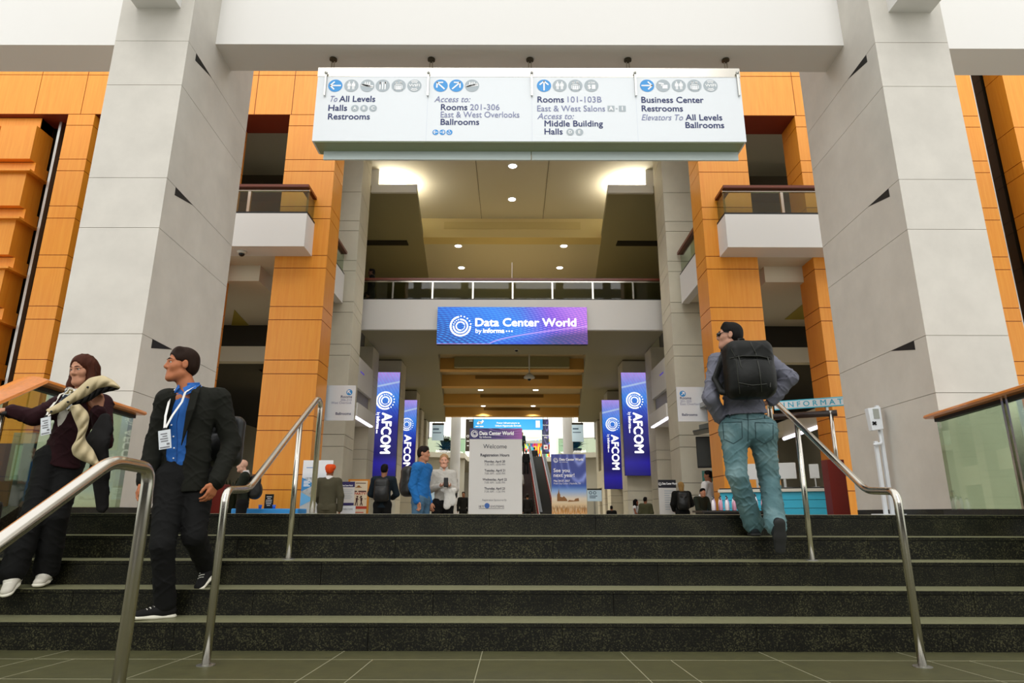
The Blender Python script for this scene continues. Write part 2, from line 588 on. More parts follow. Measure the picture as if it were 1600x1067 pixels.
for s in (-1, 1):
    nm = 'left' if s < 0 else 'right'
    def bx(a, b, y0, y1, z0, z1, name, m):
        mb = MB(); mb.box(s * a, s * b, y0, y1, z0, z1)
        return struct(name + '_' + nm, mb, m)
    bx(4.65, 8.5, 13.2, 16.35, Z2, ZP - .1, 'ceiling_gallery_slab', M_PLASTER)
    bx(5.78, 8.5, 13.75, 17.3, 5.12, Z2, 'ceiling_dropped_box', M_PLASTER)
    bx(4.4, 8.5, 17.2, 17.5, 4.05, 4.48, 'trim_cross_beam', M_PLASTER)
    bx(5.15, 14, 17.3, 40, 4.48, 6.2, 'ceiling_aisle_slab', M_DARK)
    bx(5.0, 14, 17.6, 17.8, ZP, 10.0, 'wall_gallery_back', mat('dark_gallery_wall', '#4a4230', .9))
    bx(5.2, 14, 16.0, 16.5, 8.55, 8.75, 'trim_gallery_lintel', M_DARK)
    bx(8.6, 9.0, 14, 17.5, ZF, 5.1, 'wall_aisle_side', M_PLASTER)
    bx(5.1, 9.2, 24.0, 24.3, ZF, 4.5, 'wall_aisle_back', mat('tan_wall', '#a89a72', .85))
    # slanting underside of the stairs in the aisle
    mb = MB()
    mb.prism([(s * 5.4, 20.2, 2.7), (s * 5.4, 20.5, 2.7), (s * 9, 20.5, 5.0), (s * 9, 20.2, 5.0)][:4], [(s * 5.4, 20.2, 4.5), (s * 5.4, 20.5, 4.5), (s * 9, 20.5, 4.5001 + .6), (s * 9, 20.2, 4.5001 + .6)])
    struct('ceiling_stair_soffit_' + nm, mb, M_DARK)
    # three-cornered ochre sheet, its colour standing for a patch of light
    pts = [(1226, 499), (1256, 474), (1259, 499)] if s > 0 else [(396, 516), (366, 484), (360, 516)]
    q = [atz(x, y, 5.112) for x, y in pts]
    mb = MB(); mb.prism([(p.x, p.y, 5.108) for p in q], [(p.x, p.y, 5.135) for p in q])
    struct('trim_soffit_light_patch_' + nm, mb, mat('ochre_light_patch', '#a8963a', .8))
    # gallery parapet between veneer column and stone column
    mb = MB(); mb.box(s * 4.55, s * 4.75, 13.95, 16.32, 5.45, 6.25)
    struct('wall_side_parapet_' + nm, mb, M_WHITE)
    g = thing('gallery_railing', 'short glass railing with dark rail beside the %s stone column' % nm, 'railing', (s * 4.62, 15, 6.25))
    g['group'] = 'side gallery railings'
    mb = MB(); mb.box(s * 4.56, s * 4.70, 13.96, 16.32, 6.25, 6.30); mb.build('base_shoe', M_BLACK, g)
    mb = MB(); mb.box(s * 4.60, s * 4.615, 13.96, 16.3, 6.30, 6.85); mb.build('glass_pane', M_GLASSG, g)
    mb = MB(); mb.box(s * 4.52, s * 4.70, 13.96, 16.32, 6.86, 6.93); mb.build('hand_rail', M_CAPD, g)
    # grey stone columns of the hall
    js = [z for z in JO] + [9.09, 9.98, 10.28, 10.9]
    mb = MB()
    for a, b in zip(js[:-1], js[1:]):
        mb.plan([(s * 4.27, 16.4), (s * 5.3, 16.4), (s * 5.3, 17.7), (s * 4.34, 17.7)], a + .007, b - .007)
    o = struct('pillar_hall_' + nm, mb, M_STONE2)
    mb = MB(); mb.plan([(s * 4.29, 16.42), (s * 5.28, 16.42), (s * 5.28, 17.68), (s * 4.36, 17.68)], ZF, 10.9)
    mb.build('joint_core', mat('grey_joint', '#6d6654', .9), o)
    # booth front: upper panel, recessed panel, canopy with a lit strip, stone wall below
    bx(4.50, 5.2, 17.72, 20.3, 3.55, 4.47, 'wall_booth_panel', M_WHITE)
    bx(4.60, 5.2, 17.72, 20.3, 3.0, 3.55, 'wall_booth_recess', mat('grey_panel', '#8d8a86', .5))
    bx(4.30, 5.2, 17.72, 20.0, 2.62, 3.0, 'wall_booth_canopy', M_WHITE)
    bx(4.33, 4.42, 17.75, 19.9, 2.585, 2.625, 'trim_canopy_light', mat('violet_white_strip', '#efeaff', .4, emit=3.0))
    bx(4.499, 4.52, 18.6, 19.1, 4.05, 4.10, 'trim_booth_mark', mat('violet_mark', '#5a4ad0', .4, emit=.4))
    bx(5.0, 5.2, 17.72, 24, ZF, 2.62, 'wall_booth_stone', M_STONE2)
    js2 = [ZF, -.43, -.13, .46, .76, 1.65, 1.95, 2.84, 3.14, 4.03, 4.33, 5.3]
    mb = MB()
    for a, b in zip(js2[:-1], js2[1:]): mb.box(s * 4.55, s * 5.3, 20.35, 21.3, a + .006, b - .006)
    o = struct('pillar_booth_' + nm, mb, M_STONE2)
    mb = MB(); mb.box(s * 4.57, s * 5.28, 20.37, 21.28, ZF, 5.3); mb.build('joint_core', mat('grey_joint', '#6d6654', .9), o)
    bx(13.9, 14.1, 13.95, 64, ZF, 12, 'wall_side', M_PLASTER)
    # deep level-two floor with its opening that widens away from us
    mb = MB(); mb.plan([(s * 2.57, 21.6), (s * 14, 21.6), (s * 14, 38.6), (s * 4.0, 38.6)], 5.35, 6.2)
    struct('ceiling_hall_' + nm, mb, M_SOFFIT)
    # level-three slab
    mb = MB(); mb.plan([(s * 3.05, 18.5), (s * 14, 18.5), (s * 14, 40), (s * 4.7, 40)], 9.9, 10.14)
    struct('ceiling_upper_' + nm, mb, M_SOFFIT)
    mb = MB(); mb.plan([(s * 3.05, 18.45), (s * 4.5, 18.45), (s * 4.5, 18.55), (s * 3.05, 18.55)], 9.88, 10.16)
    struct('trim_cove_front_' + nm, mb, M_WHITE)
    mb = MB(); mb.box(s * 4.28, s * 4.6, 18.45, 18.55, 10.16, 10.7); struct('trim_cove_side_' + nm, mb, M_WHITE)
    lamp('aisle_added_fill_' + nm, 'AREA', (s * 6.9, 21.3, 4.4), 240, (1, .93, .8), target=(s * 6.9, 22.5, 0), shape='RECTANGLE', size=1.6, size_y=.5)  # added fill lamp, unseen, brightens the dark aisle
    # recesses in the soffits
    mb = MB(); mb.box(s * 3.95, s * 5.6, 22.2, 22.6, 9.86, 9.91); struct('trim_soffit_slot_' + nm, mb, M_DARK)
    # dark piers along both sides of the hall
    for i, (yy, hw, xin) in enumerate(((22.35, .95, 3.95), (28.2, .9, 4.25), (33.5, .9, 4.75), (37.4, .9, 5.0))):
        mb = MB()
        for a, b in zip(js2[:-1], js2[1:]): mb.box(s * xin, s * (xin + hw), yy, yy + 1.0, a + .006, b - .006)
        o = struct('pillar_pier_%s_%d' % (nm, i + 1), mb, M_STONE2)
        mb = MB(); mb.box(s * (xin + .02), s * (xin + hw - .02), yy + .02, yy + .98, ZF, 5.34); mb.build('joint_core', mat('grey_joint', '#6d6654', .9), o)
    for i, (yy, z0, z1) in enumerate(((24.5, 1.9, 2.7), (30.0, 1.9, 2.75), (35.0, 1.4, 2.3))):
        bx(4.9, 6.5, yy, yy + 2.6, z0, z1, 'wall_side_gallery_%d' % (i + 1), M_PLASTER)
    bx(7.2, 7.4, 24.3, 40, ZF, 5.35, 'wall_hall', mat('tan_wall', '#a89a72', .85))

# ---- bridge across the hall ---------------------------------------------
mb = MB(); mb.box(-4.6, 4.6, 18.5, 18.62, 5.35, 6.30); struct('wall_bridge_front', mb, M_WHITE)
mb = MB(); mb.box(-4.6, 4.6, 18.62, 21.6, 5.35, 5.75); struct('floor_bridge', mb, M_SOFFIT)
g = thing('bridge_railing', 'long glass railing with dark red rail on the white bridge', 'railing', (0, 18.6, 6.3))
mb = MB(); mb.box(-4.6, 4.6, 18.53, 18.60, 6.30, 6.34); mb.build('base_shoe', M_BLACK, g)
mb = MB(); mb.box(-4.6, 4.6, 18.55, 18.565, 6.34, 6.88); mb.build('glass_pane', M_GLASS, g)
mb = MB(); mb.box(-4.6, 4.6, 18.5, 18.66, 6.93, 7.0); mb.build('hand_rail', M_CAPD, g)
mb = MB(); mb.box(-4.6, 4.6, 18.54, 18.58, 6.88, 6.925); mb.build('top_bar', M_STEEL, g)
for xp in (614, 676, 739, 801, 863, 926, 989):
    X = at(xp, 455, 18.56).x
    mb = MB(); mb.box(X - .025, X + .025, 18.53, 18.58, 6.34, 6.89); mb.build('post', M_STEEL, g)
# ---- high ceilings --------------------------------------------------------
mb = MB(); mb.box(-14, 14, 13.95, 22.0, 10.7, 10.9); struct('ceiling_high', mb, M_PLASTER)
mb = MB(); mb.box(-14, 14, 13.95, 14.2, 10.72, 12.2); struct('wall_upper_front', mb, M_PLASTER)
mb = MB()
for x_ in (-1.15, 1.15): mb.box(x_ - .008, x_ + .008, 16.4, 22, 10.694, 10.701)
struct('trim_ceiling_joint', mb, mat('ceiling_joint', '#6f6850', .9))
mb = MB(); mb.box(-3.5, 3.5, 22.0, 22.62, 9.93, 10.7)
o = struct('trim_cross_beam_high', mb, mat('cream_paint', '#d8c48a', .85))
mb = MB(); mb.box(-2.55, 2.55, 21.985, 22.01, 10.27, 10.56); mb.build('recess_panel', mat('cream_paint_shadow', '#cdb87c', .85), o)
mb = MB(); mb.box(-5, 5, 22.6, 40, 9.96, 10.1); struct('ceiling_beyond', mb, M_PLASTER)
mb = MB(); mb.box(-14, 14, 39.9, 40.2, 6.2, 10.2); struct('wall_upper_end', mb, M_PLASTER)
mb = MB(); mb.box(-14, 14, 22.75, 40, 10.1, 10.3); struct('ceiling_roof', mb, M_PLASTER)
# ---- stepped ochre ceiling over the long hall -----------------------------
mb = MB(); mb.box(-5, 5, 21.6, 38.6, 5.86, 6.2); struct('ceiling_hall_centre', mb, mat('warm_ceiling', '#b9a67c', .9))
mb = MB(); mb.box(-2.22, 2.22, 24.0, 24.25, 5.45, 6.05); struct('trim_hung_panel', mb, mat('olive_panel', '#a09a70', .85))
for i, (yy, x_) in enumerate(((24.3, 3.2), (27.4, 3.4), (32.0, 3.7), (36.2, 4.0))):
    mb = MB(); mb.box(-x_, x_, yy, yy + .5, 5.42 if i == 0 else 5.36, 5.88)
    o = struct('trim_ochre_beam_%d' % (i + 1), mb, M_BEAMY)
    if i:
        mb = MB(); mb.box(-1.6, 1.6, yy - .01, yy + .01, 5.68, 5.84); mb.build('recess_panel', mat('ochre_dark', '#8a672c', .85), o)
# ---- bright atrium at the far end ------------------------------------------
mb = MB(); mb.box(-14, 14, 64, 64.3, ZF, 14); struct('wall_far', mb, M_WHITE)
for i, (x_, yy) in enumerate(((-3.75, 43), (3.75, 43))):
    mb = MB(); mb.lathe((x_, yy, 0), [(.33, ZF), (.33, 8)], 20); struct('pillar_round_%d' % (i + 1), mb, M_WHITE, smooth=False)
for s in (-1, 1):
    nm = 'left' if s < 0 else 'right'
    mb = MB(); mb.plan([(s * 3.4, 47.0), (s * 9, 45.0), (s * 9, 64), (s * 3.4, 64)], 3.9, 4.25); struct('floor_mezzanine_' + nm, mb, M_PLASTER)
    mb = MB(); mb.plan([(s * 3.5, 48), (s * 9, 46), (s * 9, 46.3), (s * 3.5, 48.3)], ZF, 3.9); struct('wall_mezzanine_' + nm, mb, M_PLASTER)
    g = thing('mezzanine_railing', 'frameless glass railing along the %s mezzanine edge far back' % nm, 'railing', (s * 5, 46, 4.25))
    g['group'] = 'mezzanine railings'
    mb = MB(); mb.plan([(s * 3.4, 47.0), (s * 9, 45.0), (s * 9, 45.03), (s * 3.4, 47.03)], 4.25, 5.25); mb.build('glass_pane', M_GLASS, g)
    mb = MB(); mb.plan([(s * 3.4, 46.98), (s * 9, 44.98), (s * 9, 45.05), (s * 3.4, 47.05)], 5.25, 5.30); mb.build('top_bar', M_STEEL2, g)
mb = MB(); mb.box(-3.4, 3.4, 50.05, 64, 3.9, 4.25); struct('floor_mezzanine_back', mb, M_PLASTER)
# windows of the far wall
for i, (x0, x1, z0, z1) in enumerate(((-6.9, -4.6, 5.2, 7.4), (4.4, 6.9, 5.2, 7.4), (-3.6, 3.6, 7.3, 8.2))):
    mb = MB(); mb.box(x0, x1, 63.95, 64.02, z0, z1); struct('window_%d' % (i + 1), mb, mat('pale_green_glass', '#b9cdbb', .2))

# ---- lamps of the place, and one added fill -----------------------------------------------------
lamp('cove_light_left', 'AREA', (-3.95, 19.3, 10.25), 80, (1, .95, .85), target=(-3.94, 19.31, 10.7), shape='RECTANGLE', size=.9, size_y=.9)
lamp('cove_light_right', 'AREA', (3.95, 19.3, 10.25), 80, (1, .95, .85), target=(3.94, 19.31, 10.7), shape='RECTANGLE', size=.9, size_y=.9)
lamp('far_skylight', 'AREA', (0, 53, 13.5), 2000, (1, 1, .97), target=(0, 53, 0), shape='RECTANGLE', size=16, size_y=16)
lamp('hall_end_added_fill', 'AREA', (0, 37.6, 5.2), 160, (1, .97, .9), target=(0, 41, 5.0), shape='RECTANGLE', size=6, size_y=.4)  # added unseen fill that lights the overhead banner
def downlight(x, y, z, energy, label):
    g = thing('downlight', label, 'light', (x, y, z), 'recessed ceiling downlights')
    mb = MB(); mb.lathe((x, y, z - .012), [(.16, 0), (.16, .02)], 20); mb.build('trim_ring', M_WHITE, g)
    mb = MB(); mb.lathe((x, y, z - .018), [(.125, 0), (.125, .01)], 20); mb.build('lens', mat('lit_lens', '#ffffff', .4, emit=8.0), g)
    l = bpy.data.lights.new('downlight_lamp', 'SPOT')
    l.energy = energy; l.spot_size = math.radians(120); l.spot_blend = .6; l.color = (1, .92, .78); l.shadow_soft_size = .1
    o = bpy.data.objects.new('downlight_lamp', l); COL.objects.link(o); o.parent = g; o.location = (0, 0, -.04)
DL = []
for (x, y, z, side) in ((801, 259, 10.7, 'nearer of two in the high front ceiling, just below the hanging sign'), (800, 311, 10.7, 'farther of two in the high front ceiling'),
                  (716, 384, 9.96, 'upper left of four behind the cream cross beam'), (881, 384, 9.96, 'upper right of four behind the cream cross beam'), (721, 418, 9.96, 'lower left of four above the bridge railing'), (874.5, 418, 9.96, 'lower right of four above the bridge railing'),
                  (746, 579, 5.86, 'left one before the first ochre beam'), (843, 579, 5.86, 'right one before the first ochre beam'), (751, 609, 5.86, 'left one between first and second ochre beams'), (837, 609, 5.86, 'right one between first and second ochre beams'), (755, 634, 5.86, 'left one before the last ochre beam'), (833, 634, 5.86, 'right one before the last ochre beam')):
    p = atz(x, y, z)
    downlight(p.x, p.y, z, 420 if z > 8 else 800, 'lit ceiling downlight, ' + side)
# ================================================================== SIGNS AND WRITING
_TC = {}
def glyphs(s, bold=0.0):
    """flat mesh of a line of text, scaled so that a capital is 1 high"""
    k = (s, bold)
    if k in _TC: return _TC[k]
    c = bpy.data.curves.new('lettering', 'FONT')
    c.body = s
    c.size = 1
    c.offset = bold
    c.resolution_u = 3
    o = bpy.data.objects.new('lettering', c)
    COL.objects.link(o)
    me = bpy.data.meshes.new_from_object(o.evaluated_get(bpy.context.evaluated_depsgraph_get()))
    vs = [tuple(v.co) for v in me.vertices]
    fs = [tuple(p.vertices) for p in me.polygons]
    bpy.data.objects.remove(o); bpy.data.curves.remove(c); bpy.data.meshes.remove(me)
    _TC[k] = (vs, fs)
    return _TC[k]
_cap = max(v[1] for v in glyphs('H')[0])
class Plane:
    """a sign face: origin, direction along the writing, direction up, outward normal"""
    def __init__(s, O, ux=(1, 0, 0), uz=(0, 0, 1)):
        s.O, s.ux, s.uz = Vector(O), Vector(ux).normalized(), Vector(uz).normalized()
        s.n = s.ux.cross(s.uz).normalized()
    def p(s, u, v, off=.003):
        return s.O + s.ux * u + s.uz * v + s.n * off
    def hit(s, x, y):
        """(u,v) of the spot on this face that the photograph shows at x, y"""
        d = ray(x, y)
        t = (s.O - CAM).dot(s.n) / d.dot(s.n)
        q = CAM + d * t - s.O
        return q.dot(s.ux), q.dot(s.uz)
def facing(D, X=0, Z=0): return Plane((X, D, Z))
def txt(mb, P, s, u, v, cap, width=None, bold=0.0, italic=False, align='L', off=.003):
    vs, fs = glyphs(s)
    top_ = mb
    mb = MB()
    top_.sub.append(mb)
    k = cap / _cap
    x0, x1 = min(a[0] for a in vs), max(a[0] for a in vs)
    kx = (width / (x1 - x0)) if width else k
    w_ = (x1 - x0) * kx
    sh = {'L': 0, 'C': -w_ / 2, 'R': -w_}[align]
    # heavier weights: the line is printed again a hair to either side
    e = bold * k * 1.1
    for j, (ox, oy) in enumerate(((0, 0), (-e, 0), (e, 0), (0, -e), (0, e)) if bold else ((0, 0),)):
        ids = [mb.b.verts.new(P.p(u + sh + (a[0] - x0) * kx + ox + (a[1] * k * .25 if italic else 0), v + a[1] * k + oy, off + j * .0002)) for a in vs]
        for f in fs:
            try: mb.b.faces.new([ids[i] for i in f])
            except ValueError: pass
def ptxt(mb, P, s, x, y, cap, w=None, **kw):
    """text whose baseline starts at pixel x, y with capitals cap pixels high and w pixels long"""
    u, v = P.hit(x, y)
    v2 = P.hit(x, y - cap)[1]
    width = abs(P.hit(x + w, y)[0] - u) if w else None
    txt(mb, P, s, u, v, v2 - v, width, **kw)
def disc(mb, P, u, v, r, off=.003, n=28):
    mb.poly([P.p(u + r * math.cos(2 * math.pi * i / n), v + r * math.sin(2 * math.pi * i / n), off) for i in range(n)])
def arc(mb, P, u, v, r0, r1, a0, a1, off=.003, n=40):
    m = max(3, int(n * abs(a1 - a0) / 360))
    for i in range(m):
        t0, t1 = (math.radians(a0 + (a1 - a0) * j / m) for j in (i, i + 1))
        mb.poly([P.p(u + r * math.cos(t), v + r * math.sin(t), off) for r, t in ((r0, t0), (r1, t0), (r1, t1), (r0, t1))])
def quadp(mb, P, pts, off=.003):
    mb.poly([P.p(u, v, off) for u, v in pts])
def rectp(mb, P, u0, v0, u1, v1, off=.003):
    quadp(mb, P, [(u0, v0), (u1, v0), (u1, v1), (u0, v1)], off)
def bar(mb, P, u0, v0, u1, v1, w_, off=.003):
    d = Vector((u1 - u0, v1 - v0)); n = Vector((-d.y, d.x)).normalized() * w_ / 2
    quadp(mb, P, [(u0 - n.x, v0 - n.y), (u1 - n.x, v1 - n.y), (u1 + n.x, v1 + n.y), (u0 + n.x, v0 + n.y)], off)
def slab(P, u0, v0, u1, v1, th, mb=None, back=0.0):
    mb = mb or MB()
    mb.prism([P.p(u0, v0, -th - back), P.p(u1, v0, -th - back), P.p(u1, v1, -th - back), P.p(u0, v1, -th - back)],
             [P.p(u0, v0, -back), P.p(u1, v0, -back), P.p(u1, v1, -back), P.p(u0, v1, -back)])
    return mb
def swirl(mb, P, u, v, R, off=.004, turn=0):
    """ring emblem: open outer ring, open middle ring, inner ring, dots in the openings"""
    t = turn
    arc(mb, P, u, v, R * .84, R, 100 + t, 360 + t, off)
    for k in range(5):
        a = math.radians(12 + t + k * 19)
        disc(mb, P, u + R * .97 * math.cos(a), v + R * .97 * math.sin(a), R * .075, off, 10)
    arc(mb, P, u, v, R * .58, R * .72, -95 + t, 95 + t, off); arc(mb, P, u, v, R * .58, R * .72, 178 + t, 265 + t, off)
    for k in range(4):
        a = math.radians(108 + t + k * 18)
        disc(mb, P, u + R * .65 * math.cos(a), v + R * .65 * math.sin(a), R * .06, off, 10)
    arc(mb, P, u, v, R * .34, R * .46, 20 + t, 285 + t, off)
    for k in range(4):
        a = math.radians(300 + t + k * 20)
        disc(mb, P, u + R * .4 * math.cos(a), v + R * .4 * math.sin(a), R * .05, off, 10)

def uv_sheet(name, P, u0, v0, u1, v1, m, parent, off=.002):
    """printed or lit face carrying a 0..1 UV map"""
    me = bpy.data.meshes.new(name)
    o_ = wloc(parent)
    me.from_pydata([P.p(u, v, off) - o_ for u, v in ((u0, v0), (u1, v0), (u1, v1), (u0, v1))], [], [(0, 1, 2, 3)])
    uv = me.uv_layers.new(name='UVMap')
    for i, c in enumerate(((0, 0), (1, 0), (1, 1), (0, 1))): uv.data[i].uv = c
    me.materials.append(m)
    o = bpy.data.objects.new(name, me)
    COL.objects.link(o)
    o.parent = parent
    return o
class G:
    """tiny node-graph helper for printed and lit artwork"""
    def __init__(s, name):
        s.m = bpy.data.materials.new(name); s.m.use_nodes = True
        s.n, s.l = s.m.node_tree.nodes, s.m.node_tree.links
        s.b = s.n['Principled BSDF']
        t = s.n.new('ShaderNodeUVMap'); sp = s.n.new('ShaderNodeSeparateXYZ')
        s.l.new(t.outputs[0], sp.inputs[0])
        s.x, s.y = sp.outputs[0], sp.outputs[1]
    def f(s, op, a, b=None, c=None, clamp=False):
        k = s.n.new('ShaderNodeMath'); k.operation = op; k.use_clamp = clamp
        for i, v in enumerate((a, b, c)):
            if v is None: continue
            if isinstance(v, (int, float)): k.inputs[i].default_value = v
            else: s.l.new(v, k.inputs[i])
        return k.outputs[0]
    def ramp(s, v, stops):
        r = s.n.new('ShaderNodeValToRGB')
        e = r.color_ramp.elements
        while len(e) < len(stops): e.new(.5)
        for i, (p, c) in enumerate(stops):
            e[i].position = p; e[i].color = (*lin(c), 1)
        s.l.new(v, r.inputs[0])
        return r.outputs[0]
    def mix(s, f, a, b):
        k = s.n.new('ShaderNodeMix'); k.data_type = 'RGBA'
        if isinstance(f, (int, float)): k.inputs[0].default_value = f
        else: s.l.new(f, k.inputs[0])
        for i, v in ((6, a), (7, b)):
            if isinstance(v, str): k.inputs[i].default_value = (*lin(v), 1)
            else: s.l.new(v, k.inputs[i])
        return k.outputs[2]
    def noise(s, sx, sy, sc=1, det=3):
        cb = s.n.new('ShaderNodeCombineXYZ')
        s.l.new(s.f('MULTIPLY', s.x, sx), cb.inputs[0]); s.l.new(s.f('MULTIPLY', s.y, sy), cb.inputs[1])
        k = s.n.new('ShaderNodeTexNoise'); k.inputs['Scale'].default_value = sc; k.inputs['Detail'].default_value = det
        s.l.new(cb.outputs[0], k.inputs['Vector'])
        return k.outputs[0]
    def done(s, col, emit=0.0, rough=.5):
        s.b.inputs['Roughness'].default_value = rough
        if emit:
            s.b.inputs['Base Color'].default_value = (.01, .01, .012, 1)
            s.l.new(col, s.b.inputs['Emission Color']); s.b.inputs['Emission Strength'].default_value = emit
        else:
            s.l.new(col, s.b.inputs['Base Color'])
        return s.m
M_SIGNW = mat('sign_white', '#dfe4e8', .5)
M_NAVY = mat('navy_print', '#1c2a62', .6)
M_LILAC = mat('lilac_grey_print', '#7c82a8', .6)
M_GREYP = mat('grey_print', '#a8b2b8', .6)
M_BLUEP = mat('sky_blue_print', '#2b90d6', .5)
M_WHITEP = mat('white_print', '#ffffff', .6)
M_TEXTD = mat('charcoal_print', '#2c2c3c', .6)
M_TEXTG = mat('mid_grey_print', '#7c7c80', .6)
M_LITW = mat('lit_white', '#ffffff', .6, emit=1.0)

# ---------------------------------------------------------------- overhead wayfinding sign
sg = thing('hanging_sign', 'long white wayfinding sign with four direction panels hanging under the beam', 'sign', (.3, 7.9, 5.0))
P = facing(7.85)
x0, z1 = P.hit(498, 107); x1, z0 = P.hit(1166.5, 221.5)
slab(P, x0, z0, x1, z1, .34).build('cabinet', M_SIGNW, sg)
mb = MB()
for a in (668, 831, 994):
    u = P.hit(a, 160)[0]; rectp(mb, P, u - .002, z0, u + .002, z1, .001)
mb.build('panel_seam', mat('pale_seam', '#c9d0dc', .6), sg)
slab(Plane((0, 7.845, 0)), x0 - .005, z1 - .135, x1 + .005, z1 + .012, .35).build('top_frame', M_STEEL, sg)
mb = MB(); mb.box(x0 + .03, x1 - .03, 7.86, 8.18, z0 - .012, z0); mb.build('bottom_plate', mat('olive_plate', '#8d9a78', .4), sg)
gx0, gz1 = Plane((0, 8.12, 0)).hit(508, 226); gx1, gz0 = Plane((0, 8.12, 0)).hit(1153, 252)
xm = Plane((0, 8.12, 0)).hit(830, 240)[0]
for a, b in ((gx0, xm - .006), (xm + .006, gx1)):
    mb = MB(); mb.box(a, b, 8.09, 8.12, gz0, z0 - .012); mb.build('frosted_strip', mat('frosted_glass', '#cfdcdc', .25), sg)
for xp in (507.5, 668.5, 831, 993.5, 1154.5):
    u, va = P.hit(xp, 151); vb = P.hit(xp, 116)[1]
    mb = MB(); mb.box(u - .012, u + .012, 7.815, 7.835, va, vb); mb.ball((u, 7.82, vb), .025, 8); mb.build('clip', M_STEEL2, sg)
for xp in (521, 674, 828, 981, 1134):
    q = atz(xp, 92, 6.45)
    for dx in (-.018, .018):
        mb = MB(); mb.tube([(q.x + dx, 8.0, 6.44), (q.x + dx, 8.0, z1 - .1)], .011, 8); mb.build('hanger_rod', M_STEEL, sg)
    mb = MB(); mb.lathe((q.x, 8.0, 6.425), [(.055, 0), (.055, .022)], 14); mb.build('ceiling_rose', mat('dark_bronze', '#4b4536', .4, .6), sg)
navy, lil, gry, blu, wht = MB(), MB(), MB(), MB(), MB()
K = dict(bold=.016)
def N(s, x, y, w_=None, cap=9): ptxt(navy, P, s, x, y, cap, w_, **K)
def Li(s, x, y, w_=None, cap=9, it=False): ptxt(lil, P, s, x, y, cap, w_, italic=it, bold=.004)
Li('To', 514, 159, 12, it=True); N('All Levels', 530, 159, 56)
N('Halls', 513, 173, 29); N('Restrooms', 512.5, 186.5, 65)
Li('Access to:', 678.5, 159.5, 55, it=True); N('Rooms', 689, 172, 41); Li('201-306', 734.5, 172, 46)
Li('East & West Overlooks', 688.5, 183.5, 123); N('Ballrooms', 688.5, 195, 60)
N('Rooms', 840, 160, 41); Li('101-103B', 887, 160, 53); Li('East & West Salons', 839.5, 174, 106)
Li('Access to:', 839.5, 186, 56, it=True); N('Middle Building', 851, 197.5, 91); N('Halls', 851, 210, 28)
N('Business Center', 1002.5, 160.5, 97); N('Restrooms', 1003, 174, 64); Li('Elevators To', 1002.5, 188, 64, it=True)
N('All Levels', 1071.5, 188, 57); N('Ballrooms', 1071.5, 200, 60)
PW = lambda a: P.hit(800 + a, 150)[0] - P.hit(800, 150)[0]
